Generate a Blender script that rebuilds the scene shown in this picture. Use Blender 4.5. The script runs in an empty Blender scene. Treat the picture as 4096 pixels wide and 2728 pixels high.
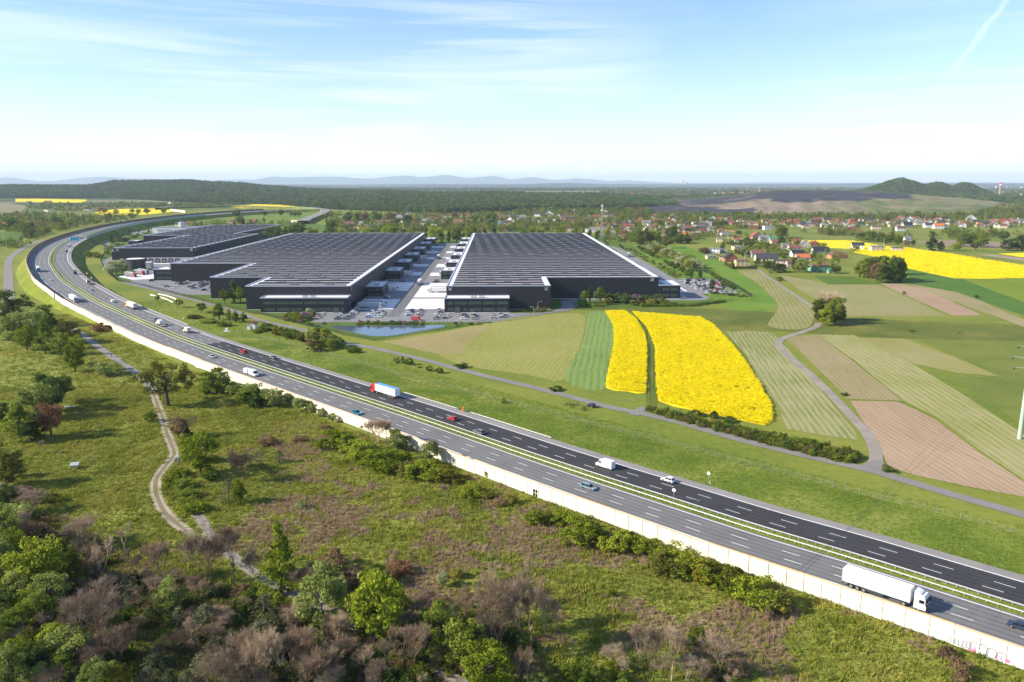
import bpy, math, random
import numpy as np
from mathutils import Vector, Matrix, noise as mnoise
random.seed(7); rng = np.random.default_rng(7)
sc = bpy.context.scene
COL = sc.collection
# ------------------------------------------------------------ camera, sky, sun, exposure
F_PX, CX, CY, HZ, CAM_H = 1831., 1177., 784., 418., 85.
PITCH = math.atan((CY-HZ)/F_PX); YAW = math.atan(33/1867.)
cam = bpy.data.objects.new('camera', bpy.data.cameras.new('camera')); COL.objects.link(cam)
cam.location = (0, 0, CAM_H); cam.rotation_euler = (math.pi/2-PITCH, 0, -YAW)
cam.data.sensor_width = 36; cam.data.lens = 28.0; cam.data.clip_start = 1; cam.data.clip_end = 120000
sc.camera = cam
SUN_EL, SUN_AZ = math.radians(29), math.radians(10)   # shadows fall along (cos az, sin az)
world = bpy.data.worlds.new("World"); sc.world = world; world.use_nodes = True
sun = bpy.data.objects.new('sun', bpy.data.lights.new('sun', 'SUN')); COL.objects.link(sun)
sun.data.energy = 5.0; sun.data.angle = math.radians(.5); sun.data.color = (1, .91, .74)
sdir = Vector((math.cos(SUN_AZ)*math.cos(SUN_EL), math.sin(SUN_AZ)*math.cos(SUN_EL), -math.sin(SUN_EL)))
sun.rotation_euler = sdir.to_track_quat('-Z', 'Y').to_euler()
sc.view_settings.view_transform = 'Standard'; sc.view_settings.look = 'None'
sc.view_settings.exposure = 0.92; sc.view_settings.gamma = 1
sc.view_settings.use_curve_mapping = False
sc.render.engine = 'CYCLES'
cy = sc.cycles
cy.max_bounces = 5; cy.diffuse_bounces = 2; cy.glossy_bounces = 2; cy.transmission_bounces = 3; cy.transparent_max_bounces = 6
cy.volume_bounces = 0; cy.use_denoising = True
try: cy.volume_step_rate = 4
except Exception: pass

def build_world():
    nt = world.node_tree; N = nt.nodes; L = nt.links; N.clear()
    out = N.new('ShaderNodeOutputWorld'); bg = N.new('ShaderNodeBackground'); bg.inputs[1].default_value = 0.112
    sky = N.new('ShaderNodeTexSky'); sky.sky_type = 'NISHITA'; sky.sun_disc = False
    sky.sun_elevation = SUN_EL
    # rotation 0 = sun toward +Y, clockwise seen from above
    sx, sy = -math.cos(SUN_AZ), -math.sin(SUN_AZ)
    sky.sun_rotation = math.atan2(sx, sy)
    sky.altitude = 300; sky.air_density = 1.0; sky.dust_density = .3; sky.ozone_density = 4.0
    tc = N.new('ShaderNodeTexCoord'); sep = N.new('ShaderNodeSeparateXYZ'); L.new(tc.outputs['Generated'], sep.inputs[0])
    def math_(op, a, b=None, c=None):
        m = N.new('ShaderNodeMath'); m.operation = op
        for i, v in enumerate((a, b, c)):
            if v is None: continue
            if isinstance(v, (int, float)): m.inputs[i].default_value = v
            else: L.new(v, m.inputs[i])
        return m.outputs[0]
    cb = N.new('ShaderNodeCombineXYZ'); L.new(math_('ADD', sep.outputs[0], math_('MULTIPLY', sep.outputs[1], .3)), cb.inputs[0]); L.new(math_('MULTIPLY', sep.outputs[2], 3.6), cb.inputs[1]); L.new(math_('MULTIPLY', sep.outputs[1], .4), cb.inputs[2])
    mp = N.new('ShaderNodeMapping'); L.new(cb.outputs[0], mp.inputs[0])
    mp.inputs['Rotation'].default_value = (0, 0, math.radians(-13)); mp.inputs['Scale'].default_value = (1.1, 6.5, 1)
    n1 = N.new('ShaderNodeTexNoise'); L.new(mp.outputs[0], n1.inputs[0]); n1.inputs['Scale'].default_value = 1.5
    n1.inputs['Detail'].default_value = 8; n1.inputs['Roughness'].default_value = .62; n1.inputs['Distortion'].default_value = .6
    r1 = N.new('ShaderNodeValToRGB'); L.new(n1.outputs[0], r1.inputs[0])
    r1.color_ramp.elements[0].position = .42; r1.color_ramp.elements[1].position = .78
    n2 = N.new('ShaderNodeTexNoise'); L.new(cb.outputs[0], n2.inputs[0]); n2.inputs['Scale'].default_value = 2.6; n2.inputs['Detail'].default_value = 3
    r2 = N.new('ShaderNodeValToRGB'); L.new(n2.outputs[0], r2.inputs[0]); r2.color_ramp.elements[0].position = .38; r2.color_ramp.elements[1].position = .62
    cl = math_('MULTIPLY', math_('MULTIPLY', r1.outputs[0], r2.outputs[0]), .72)
    # old vapour trail: narrow band about a great circle
    def pdir(px, py):
        a = (px-CX)/F_PX; b = (CY-py)/F_PX
        x, y, z = a, math.cos(PITCH)+b*math.sin(PITCH), -math.sin(PITCH)+b*math.cos(PITCH)
        X = x*math.cos(YAW)+y*math.sin(YAW); Y = -x*math.sin(YAW)+y*math.cos(YAW)
        return Vector((X, Y, z)).normalized()
    d1, d2 = pdir(2330, -20), pdir(2212, 135); n = d1.cross(d2).normalized(); mid = (d1+d2).normalized()
    def dot(vec):
        d = N.new('ShaderNodeVectorMath'); d.operation = 'DOT_PRODUCT'; L.new(tc.outputs['Generated'], d.inputs[0]); d.inputs[1].default_value = vec
        return d.outputs['Value']
    n3 = N.new('ShaderNodeTexNoise'); L.new(tc.outputs['Generated'], n3.inputs[0]); n3.inputs['Scale'].default_value = 60; n3.inputs['Detail'].default_value = 5
    off = math_('ADD', dot(n), math_('MULTIPLY', math_('SUBTRACT', n3.outputs[0], .5), .008))
    band = math_('SUBTRACT', 1, math_('MINIMUM', math_('DIVIDE', math_('ABSOLUTE', off), .0042), 1))
    near = math_('MULTIPLY', math_('MAXIMUM', math_('SUBTRACT', dot(mid), math.cos(.066)), 0), 1/(1-math.cos(.066)))
    trail = math_('MULTIPLY', math_('MULTIPLY', band, math_('MINIMUM', math_('MULTIPLY', near, 1.2), 1)), .30)
    # thin milky veil that thickens towards the horizon
    veil = math_('POWER', math_('SUBTRACT', 1, math_('MINIMUM', math_('MAXIMUM', sep.outputs[2], 0), 1)), 13)
    fac = math_('MINIMUM', math_('ADD', math_('ADD', cl, trail), math_('MULTIPLY', veil, VEIL)), 1)
    tint = N.new('ShaderNodeMix'); tint.data_type = 'RGBA'; tint.blend_type = 'MULTIPLY'; tint.inputs[0].default_value = 1
    L.new(sky.outputs[0], tint.inputs[6]); tint.inputs[7].default_value = SKY_TINT
    mix = N.new('ShaderNodeMix'); mix.data_type = 'RGBA'; L.new(fac, mix.inputs[0]); L.new(tint.outputs[2], mix.inputs[6])
    mix.inputs[7].default_value = CLOUD
    L.new(mix.outputs[2], bg.inputs[0]); L.new(bg.outputs[0], out.inputs[0])
VEIL = 1.0; SKY_TINT = (.87, .945, 1.07, 1); CLOUD = (5.9, 6.15, 6.6, 1)
build_world()

# ------------------------------------------------------------ picture measurements -> metres
def G(x, y, z=0.):
    u = (x-CX)/F_PX; v = (CY-y)/F_PX
    dy = math.cos(PITCH)+v*math.sin(PITCH); dz = -math.sin(PITCH)+v*math.cos(PITCH)
    t = (CAM_H-z)/-dz; X, Y = u*t, dy*t
    return (X*math.cos(YAW)+Y*math.sin(YAW), -X*math.sin(YAW)+Y*math.cos(YAW))
def P(X, Y, z=0.):
    x = X*math.cos(YAW)-Y*math.sin(YAW); y = X*math.sin(YAW)+Y*math.cos(YAW); dz = z-CAM_H
    f = y*math.cos(PITCH)-dz*math.sin(PITCH); up = y*math.sin(PITCH)+dz*math.cos(PITCH)
    return CX+F_PX*x/f, CY-F_PX*up/f
def depth(X, Y, z=0.):
    y = X*math.sin(YAW)+Y*math.cos(YAW); return y*math.cos(PITCH)-(z-CAM_H)*math.sin(PITCH)
ORG = {'t0': (0, 680), 't1': (1024, 680), 't2': (2048, 680), 't3': (3072, 680), 'u0': (0, 1364), 'u1': (1024, 1364), 'u2': (2048, 1364),
       'u3': (3072, 1364), 'v0': (0, 2044), 'v1': (1024, 2044), 'v2': (2048, 2044), 'v3': (3072, 2044)}
SPC = {'z1': (1750, 1060, 4.71), 'z2': (1300, 1100, 4.71), 'z3': (400, 900, 4.694), 'z4': (2560, 1080, 4.71), 'z5': (0, 1000, 5.6),
       'z6': (60, 780, 3.364), 'z7': (700, 780, 3.364), 'q4': (500, 1120, 4.694), 'h4': (2700, 880, 4.71), 'h5': (2200, 800, 4.71),
       'h6': (3150, 840, 2.692), 'h7': (3596, 640, 2.692), 'D': (0, 0, .5747)}
def px(t, x, y):
    if t == 'D': return x, y
    if t in ORG: ox, oy = ORG[t]; s = 2.292
    else: ox, oy, s = SPC[t]
    return (ox+x/s)*.5747, (oy+y/s)*.5747
def scl(t): return 1. if t == 'D' else (.5747/2.292 if t in ORG else .5747/SPC[t][2])
def g(t, x, y, z=0.): return G(*px(t, x, y), z)
def zfor(t, x, y, X, Y):
    """height at which the vertical over (X, Y) meets the picture row y"""
    yy = px(t, x, y)[1]; lo, hi = 0., 200.
    for _ in range(40):
        m = (lo+hi)/2
        if P(X, Y, m)[1] > yy: lo = m
        else: hi = m
    return lo

# ------------------------------------------------------------ materials
def sock(n, *names):
    for k in names:
        if k in n.inputs: return n.inputs[k]
def base_mat(name, rough=.8, spec=.3, metal=0.):
    m = bpy.data.materials.new(name); m.use_nodes = True; nt = m.node_tree
    b = nt.nodes['Principled BSDF']; b.inputs['Roughness'].default_value = rough; b.inputs['Metallic'].default_value = metal
    sock(b, 'Specular IOR Level', 'Specular').default_value = spec
    return m, nt, b
def rgba(c): return (c[0], c[1], c[2], 1)
def ramp(nt, src, stops):
    r = nt.nodes.new('ShaderNodeValToRGB'); nt.links.new(src, r.inputs[0]); e = r.color_ramp.elements
    while len(e) > 1: e.remove(e[-1])
    e[0].position, e[0].color = stops[0][0], rgba(stops[0][1])
    for p, c in stops[1:]:
        k = e.new(p); k.color = rgba(c)
    return r.outputs[0]
def noise(nt, vec, scale, detail=4, rough=.55, dist=0.):
    n = nt.nodes.new('ShaderNodeTexNoise'); n.inputs['Scale'].default_value = scale; n.inputs['Detail'].default_value = detail
    n.inputs['Roughness'].default_value = rough; n.inputs['Distortion'].default_value = dist
    if vec is not None: nt.links.new(vec, n.inputs['Vector'])
    return n.outputs[0]
def mixc(nt, fac, a, b, mode='MIX'):
    m = nt.nodes.new('ShaderNodeMix'); m.data_type = 'RGBA'; m.blend_type = mode
    for i, v in ((0, fac), (6, a), (7, b)):
        if isinstance(v, (int, float)): m.inputs[i].default_value = v
        elif isinstance(v, tuple): m.inputs[i].default_value = rgba(v)
        else: nt.links.new(v, m.inputs[i])
    return m.outputs[2]
def pos(nt): return nt.nodes.new('ShaderNodeNewGeometry').outputs['Position']
def mapping(nt, vec, rot=0., scale=(1, 1, 1)):
    m = nt.nodes.new('ShaderNodeMapping'); nt.links.new(vec, m.inputs[0]); m.inputs['Rotation'].default_value = (0, 0, rot)
    m.inputs['Scale'].default_value = scale; return m.outputs[0]
def bump(nt, b, h, strength=.4, dist=.3):
    n = nt.nodes.new('ShaderNodeBump'); n.inputs['Strength'].default_value = strength; n.inputs['Distance'].default_value = dist
    nt.links.new(h, n.inputs['Height']); nt.links.new(n.outputs[0], b.inputs['Normal'])
_mc = {}
def M(name, col, rough=.8, var=.12, scale=.8, metal=0., spec=.3):
    """plain surface with a little grime"""
    if name in _mc: return _mc[name]
    m, nt, b = base_mat(name, rough, spec, metal)
    f = noise(nt, pos(nt), scale, 5, .6)
    c = ramp(nt, f, [(.3, tuple(v*(1-var) for v in col)), (.7, tuple(min(1, v*(1+var)) for v in col))])
    nt.links.new(c, b.inputs['Base Color']); _mc[name] = m; return m
def patchy(name, stops, s1=.03, s2=.6, amt=.45, bscale=1.2, bs=.5, rough=.95, stretch=None):
    m, nt, b = base_mat(name, rough, .1)
    p = pos(nt)
    if stretch: p = mapping(nt, mapping(nt, p, stretch[0]), 0, (stretch[1], stretch[2], 1))
    a = noise(nt, p, s1, 5, .6, .4); c = noise(nt, p, s2, 4, .65)
    mx = nt.nodes.new('ShaderNodeMath'); mx.operation = 'MULTIPLY_ADD'; nt.links.new(c, mx.inputs[0]); mx.inputs[1].default_value = amt
    sb = nt.nodes.new('ShaderNodeMath'); sb.operation = 'SUBTRACT'; nt.links.new(a, sb.inputs[0]); sb.inputs[1].default_value = amt/2
    nt.links.new(sb.outputs[0], mx.inputs[2])
    nt.links.new(ramp(nt, mx.outputs[0], stops), b.inputs['Base Color'])
    if bs: bump(nt, b, noise(nt, pos(nt), bscale, 3), bs, .35)
    return m
def striped(name, c1, c2, ang, period=3.0, dist=1.2, fleck=None, tracks=True):
    """crop rows running along direction ang (radians)"""
    m, nt, b = base_mat(name, .95, .08)
    p = pos(nt); q = mapping(nt, p, math.pi/2-ang)
    w = nt.nodes.new('ShaderNodeTexWave'); nt.links.new(q, w.inputs[0]); w.bands_direction = 'X'
    w.inputs['Scale'].default_value = .314*2/period/2; w.inputs['Distortion'].default_value = dist; w.inputs['Detail'].default_value = 3; w.inputs['Detail Scale'].default_value = .25
    q2 = mapping(nt, q, 0, (1, .035, 1)); q2b = noise(nt, q2, 1.5, 5, .75)
    big = noise(nt, p, .02, 3)
    f = nt.nodes.new('ShaderNodeMath'); f.operation = 'MULTIPLY'; nt.links.new(w.outputs['Fac'], f.inputs[0]); f.inputs[1].default_value = .20
    f2 = nt.nodes.new('ShaderNodeMath'); f2.operation = 'ADD'; nt.links.new(f.outputs[0], f2.inputs[0]); nt.links.new(q2b, f2.inputs[1])
    f3 = nt.nodes.new('ShaderNodeMath'); f3.operation = 'MULTIPLY_ADD'; nt.links.new(big, f3.inputs[0]); f3.inputs[1].default_value = .5; nt.links.new(f2.outputs[0], f3.inputs[2])
    c = ramp(nt, f3.outputs[0], [(.62, c1), (1.0, c2)])
    if fleck: c = mixc(nt, ramp(nt, noise(nt, p, .5, 4, .7), [(.56, (0, 0, 0)), (.66, (1, 1, 1))]), c, fleck)
    nt.links.new(c, b.inputs['Base Color'])
    bump(nt, b, noise(nt, p, 1.6, 3), .35, .2)
    return m
def meadow_color(nt, p):
    big = noise(nt, p, .028, 6, .6, .5); mid = noise(nt, p, .16, 5, .65, .3); fin = noise(nt, p, 1.1, 3, .6)
    gr = ramp(nt, fin, [(.3, (.060, .095, .018)), (.5, (.110, .150, .028)), (.72, (.19, .205, .055))])
    br = ramp(nt, fin, [(.3, (.105, .065, .035)), (.6, (.20, .125, .07)), (.75, (.28, .20, .115))])
    st = mixc(nt, ramp(nt, big, [(.50, (0, 0, 0)), (.60, (1, 1, 1))]), gr, br)
    # the brown weeds grow on the near side of the noise wall only
    return mixc(nt, ramp(nt, mid, [(.44, (0, 0, 0)), (.62, (1, 1, 1))]), gr, st)
def foliage(name, stops, trans=.42, hue=.5):
    m = bpy.data.materials.new(name); m.use_nodes = True; nt = m.node_tree; nt.nodes.clear()
    out = nt.nodes.new('ShaderNodeOutputMaterial'); oi = nt.nodes.new('ShaderNodeObjectInfo')
    p = pos(nt); f = noise(nt, p, .55, 3, .6)
    ad = nt.nodes.new('ShaderNodeMath'); ad.operation = 'MULTIPLY_ADD'; nt.links.new(oi.outputs['Random'], ad.inputs[0]); ad.inputs[1].default_value = hue; nt.links.new(f, ad.inputs[2])
    su = nt.nodes.new('ShaderNodeMath'); su.operation = 'SUBTRACT'; nt.links.new(ad.outputs[0], su.inputs[0]); su.inputs[1].default_value = hue/2
    c = ramp(nt, su.outputs[0], stops)
    d = nt.nodes.new('ShaderNodeBsdfDiffuse'); t = nt.nodes.new('ShaderNodeBsdfTranslucent'); mx = nt.nodes.new('ShaderNodeMixShader'); mx.inputs[0].default_value = trans
    nt.links.new(c, d.inputs[0]); nt.links.new(c, t.inputs[0]); nt.links.new(d.outputs[0], mx.inputs[1]); nt.links.new(t.outputs[0], mx.inputs[2])
    nt.links.new(mx.outputs[0], out.inputs[0]); return m
FOL = {
 'bright': foliage('leaves_bright', [(.2, (.10, .14, .010)), (.5, (.21, .26, .022)), (.8, (.34, .38, .040))]),
 'mid': foliage('leaves_mid', [(.2, (0.081, 0.124, 0.017)), (.5, (0.144, 0.201, 0.028)), (.8, (0.250, 0.295, 0.045))]),
 'dark': foliage('leaves_dark', [(.2, (0.044, 0.073, 0.018)), (.5, (0.075, 0.118, 0.026)), (.8, (0.138, 0.183, 0.040))]),
 'silver': foliage('leaves_silver', [(.2, (0.150, 0.189, 0.045)), (.5, (0.263, 0.307, 0.075)), (.8, (0.400, 0.437, 0.140))]),
 'olive': foliage('leaves_olive', [(.2, (0.075, 0.085, 0.015)), (.5, (0.138, 0.144, 0.025)), (.8, (0.213, 0.213, 0.044))]),
 'brown': foliage('leaves_brown', [(.2, (.14, .095, .05)), (.5, (.23, .155, .085)), (.8, (.32, .23, .13))]),
 'red': foliage('leaves_red', [(.2, (.15, .075, .04)), (.5, (.24, .12, .065)), (.8, (.32, .18, .10))]),
 'pine': foliage('needles', [(.2, (0.044, 0.061, 0.028)), (.5, (0.088, 0.106, 0.050)), (.8, (0.163, 0.159, 0.085))], .1),
 'yellow': foliage('leaves_yellow', [(.2, (0.144, 0.153, 0.018)), (.5, (0.252, 0.243, 0.027)), (.8, (0.342, 0.306, 0.063))]),
 'blossom': foliage('blossom', [(.2, (0.209, 0.247, 0.095)), (.5, (0.380, 0.418, 0.209)), (.8, (0.589, 0.589, 0.427))]),
 'lilac': foliage('lilac_blossom', [(.2, (0.060, 0.120, 0.024)), (.5, (0.120, 0.180, 0.048)), (.72, (0.360, 0.144, 0.336)), (.9, (0.540, 0.192, 0.480))]),
 'heather': foliage('heather', [(.2, (0.063, 0.070, 0.042)), (.5, (0.140, 0.119, 0.098)), (.8, (0.266, 0.182, 0.238))]),
 'forest': foliage('forest_leaves', [(.2, (0.034, 0.071, 0.025)), (.42, (0.068, 0.128, 0.034)), (.6, (0.111, 0.178, 0.044)), (.75, (0.145, 0.162, 0.051)), (.95, (0.170, 0.238, 0.060))], .2, .75),
}
def forest_mat():
    m = FOL['forest']; nt = m.node_tree; oi = nt.nodes.new('ShaderNodeObjectInfo'); big = noise(nt, oi.outputs['Location'], .0035, 4, .65)
    rp = [n for n in nt.nodes if n.type == 'VALTORGB'][0]
    c = mixc(nt, ramp(nt, big, [(.46, (0, 0, 0)), (.56, (1, 1, 1))]), rp.outputs[0], (.085, .082, .035)); c = mixc(nt, .75, rp.outputs[0], c); c = mixc(nt, ramp(nt, oi.outputs['Random'], [(.80, (0, 0, 0)), (.82, (.8, .8, .8))]), c, (.13, .20, .045))
    for n in nt.nodes:
        if n.type in ('BSDF_DIFFUSE', 'BSDF_TRANSLUCENT'): nt.links.new(c, n.inputs[0])
forest_mat()
TWIG = foliage('bare_twigs', [(.2, (.22, .155, .105)), (.5, (.40, .30, .21)), (.8, (.58, .46, .33))], .35)
BARK = M('bark', (.075, .055, .04), .95, .3, 3)
BARKL = M('pale_bark', (.25, .22, .18), .95, .3, 3)
def carpaint(name, c, rough=.35):
    if name in _mc: return _mc[name]
    m, nt, b = base_mat(name, rough, .5); f = noise(nt, pos(nt), 2.5, 3)
    nt.links.new(ramp(nt, f, [(.3, tuple(v*.93 for v in c)), (.7, c)]), b.inputs['Base Color'])
    _mc[name] = m; return m
GLASS = carpaint('dark_glass', (.015, .02, .024), .12)
RUBBER = M('rubber', (.018, .018, .018), .85)
STEEL = M('galvanised_steel', (.50, .51, .51), .45, .1, 2, .4)
DARKSTEEL = M('dark_steel', (.05, .055, .06), .5, .1, 2)
WHITEP = M('white_paint', (.78, .78, .77), .6, .05, .6)

# ------------------------------------------------------------ mesh helpers
class MB:
    def __init__(s): s.v = []; s.f = []; s.m = []
    def quad(s, a, b, c, d, mi=0):
        n = len(s.v); s.v += [a, b, c, d]; s.f.append((n, n+1, n+2, n+3)); s.m.append(mi)
    def poly(s, pts, mi=0):
        n = len(s.v); s.v += list(pts); s.f.append(tuple(range(n, n+len(pts)))); s.m.append(mi)
    def box(s, x0, y0, z0, x1, y1, z1, mi=0, rot=0., at=(0, 0)):
        c, q = math.cos(rot), math.sin(rot); n = len(s.v)
        for z in (z0, z1):
            for x, y in ((x0, y0), (x1, y0), (x1, y1), (x0, y1)): s.v.append((at[0]+x*c-y*q, at[1]+x*q+y*c, z))
        for f in ((3, 2, 1, 0), (4, 5, 6, 7), (0, 1, 5, 4), (1, 2, 6, 5), (2, 3, 7, 6), (3, 0, 4, 7)): s.f.append(tuple(n+i for i in f)); s.m.append(mi)
    def prism(s, prof, a0, a1, axis='y', mi=0, caps=None):
        """profile [(u, z)] extruded between a0 and a1 (axis y: u is x; axis x: u is y)"""
        n = len(s.v); k = len(prof)
        for a in (a0, a1):
            for u, z in prof: s.v.append((u, a, z) if axis == 'y' else (a, u, z))
        for i in range(k):
            j = (i+1) % k; s.f.append((n+i, n+j, n+k+j, n+k+i)); s.m.append(mi)
        s.f.append(tuple(range(n, n+k))[::-1]); s.m.append(mi if caps is None else caps); s.f.append(tuple(range(n+k, n+2*k))); s.m.append(mi if caps is None else caps)
    def cyl(s, p0, p1, r0, r1, seg=6, mi=0, caps=True):
        p0, p1 = Vector(p0), Vector(p1); d = (p1-p0); 
        if d.length < 1e-6: return
        d.normalize(); a = d.orthogonal().normalized(); b = d.cross(a); n = len(s.v)
        for p, r in ((p0, r0), (p1, r1)):
            for i in range(seg):
                t = 2*math.pi*i/seg; w = p+a*(r*math.cos(t))+b*(r*math.sin(t)); s.v.append(tuple(w))
        for i in range(seg):
            j = (i+1) % seg; s.f.append((n+i, n+j, n+seg+j, n+seg+i)); s.m.append(mi)
        if caps: s.f.append(tuple(range(n, n+seg))[::-1]); s.m.append(mi); s.f.append(tuple(range(n+seg, n+2*seg))); s.m.append(mi)
    def mesh(s, name, mats=()):
        me = bpy.data.meshes.new(name); me.from_pydata(s.v, [], s.f)
        for m in mats: me.materials.append(m)
        if len(mats) > 1: me.polygons.foreach_set('material_index', s.m)
        me.update(); return me
    def obj(s, name, mats, parent=None, **kw): return link(name, s.mesh(name, mats if isinstance(mats, (list, tuple)) else [mats]), parent, **kw)
def link(name, me, parent=None, loc=(0, 0, 0), rot=0., kind=None, label=None, cat=None, group=None, scale=None):
    o = bpy.data.objects.new(name, me); COL.objects.link(o)
    if parent: o.parent = parent
    o.location = loc
    if rot: o.rotation_euler = (0, 0, rot)
    if scale: o.scale = scale if isinstance(scale, tuple) else (scale,)*3
    if kind: o['kind'] = kind
    if label: o['label'] = label
    if cat: o['category'] = cat
    if group: o['group'] = group
    return o
def thing(name, label, cat, loc=(0, 0, 0), rot=0., group=None, scale=None): return link(name, None, None, loc, rot, None, label, cat, group, scale)
def mat_override(o, i, m):
    o.material_slots[i].link = 'OBJECT'; o.material_slots[i].material = m
def npmesh(name, V, Fc, mats, midx=None):
    """V (n,3), Fc (m,k) arrays"""
    me = bpy.data.meshes.new(name); m, k = Fc.shape
    me.vertices.add(len(V)); me.vertices.foreach_set('co', V.astype(np.float32).ravel())
    me.loops.add(m*k); me.loops.foreach_set('vertex_index', Fc.astype(np.int32).ravel())
    me.polygons.add(m); me.polygons.foreach_set('loop_start', np.arange(0, m*k, k, dtype=np.int32)); me.polygons.foreach_set('loop_total', np.full(m, k, dtype=np.int32))
    for x in mats:
        if x: me.materials.append(x)
    if midx is not None: me.polygons.foreach_set('material_index', midx.astype(np.int32))
    me.update(calc_edges=True); return me
# labels that single each thing out
AUTO = []
ORDW = ['', 'first', 'second', 'third', 'fourth', 'fifth', 'sixth', 'seventh', 'eighth', 'ninth', 'tenth', 'eleventh', 'twelfth', 'thirteenth', 'fourteenth', 'fifteenth', 'sixteenth', 'seventeenth', 'eighteenth', 'nineteenth', 'twentieth']
def ordw(n):
    if n <= 20: return ORDW[n]
    t = {2: 'twenty', 3: 'thirty', 4: 'forty', 5: 'fifty', 6: 'sixty', 7: 'seventy', 8: 'eighty', 9: 'ninety'}[min(9, n//10)]
    return t+'-'+ORDW[n % 10] if n % 10 else {2: 'twentieth', 3: 'thirtieth', 4: 'fortieth', 5: 'fiftieth', 6: 'sixtieth', 7: 'seventieth', 8: 'eightieth', 9: 'ninetieth'}[n//10]
def auto(o, desc, region): AUTO.append((o, desc, region)); return o
def finish_labels():
    d = {}
    for o, desc, reg in AUTO: d.setdefault((desc, reg), []).append(o)
    for (desc, reg), L_ in d.items():
        L_.sort(key=lambda o: P(o.location.x, o.location.y, 0)[0])
        for i, o in enumerate(L_):
            if len(L_) == 1: o['label'] = f'{desc} {reg}'
            elif i == 0: o['label'] = f'leftmost {desc} {reg}'
            elif i == len(L_)-1: o['label'] = f'rightmost {desc} {reg}'
            else: o['label'] = f'{desc} {reg}, {ordw(i+1)} from left'
            if len(o['label'].split()) > 16: print('LONG', o['label'])

# ------------------------------------------------------------ curves and sheets
def catmull(pts, n=6):
    pts = [Vector(p) for p in pts]; P_ = [pts[0]*2-pts[1]]+pts+[pts[-1]*2-pts[-2]]; out = []
    for i in range(1, len(P_)-2):
        for k in range(n):
            t = k/n; a, b, c, d = P_[i-1:i+3]
            out.append(.5*((2*b)+(c-a)*t+(2*a-5*b+4*c-d)*t*t+(3*b-a-3*c+d)*t**3))
    out.append(P_[-2]); return out
def resample(pts, step):
    out = [pts[0]]; acc = 0
    for a, b in zip(pts, pts[1:]):
        L = (b-a).length; t = step-acc
        while t <= L: out.append(a.lerp(b, t/L)); t += step
        acc = L-(t-step)
    return out
class Path:
    def __init__(s, pts3, step=5.):
        s.p = resample(catmull(pts3, 8), step); s.step = step; s.n = len(s.p)
        s.t = []
        for i in range(s.n):
            d = s.p[min(s.n-1, i+1)]-s.p[max(0, i-1)]; d.z = 0; s.t.append(d.normalized())
        s.L = (s.n-1)*step
    def at(s, u, off=0., dz=0.):
        """off > 0 is to the right of travel"""
        u = max(0, min(s.L-1e-3, u)); i = int(u/s.step); k = u/s.step-i
        p = s.p[i].lerp(s.p[i+1], k); t = s.t[i].lerp(s.t[i+1], k).normalized()
        return Vector((p.x+t.y*off, p.y-t.x*off, p.z+dz)), t
    def near(s, x, y):
        i = min(range(s.n), key=lambda j: (s.p[j].x-x)**2+(s.p[j].y-y)**2); d = Vector((x, y))-s.p[i].xy; t = s.t[i]
        return i*s.step+d.dot(t.xy), d.x*t.y-d.y*t.x
    def ribbon(s, mb, o0, o1, dz, u0=0., u1=None, mi=0, step=None, dz1=None):
        u1 = s.L if u1 is None else u1; step = step or s.step; n = max(1, int((u1-u0)/step)); pr = None
        for k in range(n+1):
            u = u0+(u1-u0)*k/n; a = tuple(s.at(u, o0, dz)[0]); b = tuple(s.at(u, o1, dz if dz1 is None else dz1)[0])
            if pr: mb.quad(pr[0], pr[1], b, a, mi)
            pr = (a, b)
def sheet(name, pts, z, mat, kind='structure', sub=None, smooth=0, **kw):
    """pts: picture points in one frame: ('t0', [(x,y),...]) or list of (frame,x,y)"""
    if isinstance(pts[0], str): pts = [(pts[0],)+tuple(p) for p in pts[1]]
    q = [g(*p) for p in pts]
    if smooth:
        q = [tuple(v) for v in catmull([(x, y, 0) for x, y in q+[q[0]]], smooth)][:-1]
    return wsheet(name, [(p[0], p[1]) for p in q], z, mat, kind, **kw)
def wsheet(name, q, z, mat, kind='structure', **kw):
    ar = sum(a[0]*b[1]-b[0]*a[1] for a, b in zip(q, q[1:]+q[:1]))
    if ar < 0: q = q[::-1]
    mb = MB(); mb.poly([(x, y, z) for x, y in q]); return mb.obj(name, mat, kind=kind, **kw)
def inside(poly, X, Y):
    r = np.zeros(len(X), bool); n = len(poly)
    for i in range(n):
        x1, y1 = poly[i]; x2, y2 = poly[(i+1) % n]
        if y1 == y2: continue
        c = ((y1 > Y) != (y2 > Y)) & (X < (x2-x1)*(Y-y1)/(y2-y1)+x1); r ^= c
    return r
def fill(poly, spacing, jit=.9):
    xs = [p[0] for p in poly]; ys = [p[1] for p in poly]
    X, Y = np.meshgrid(np.arange(min(xs), max(xs), spacing), np.arange(min(ys), max(ys), spacing)); X = X.ravel(); Y = Y.ravel()
    X = X+rng.uniform(-.5, .5, len(X))*spacing*jit; Y = Y+rng.uniform(-.5, .5, len(Y))*spacing*jit
    k = inside(poly, X, Y); return np.stack([X[k], Y[k]], 1)
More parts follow.
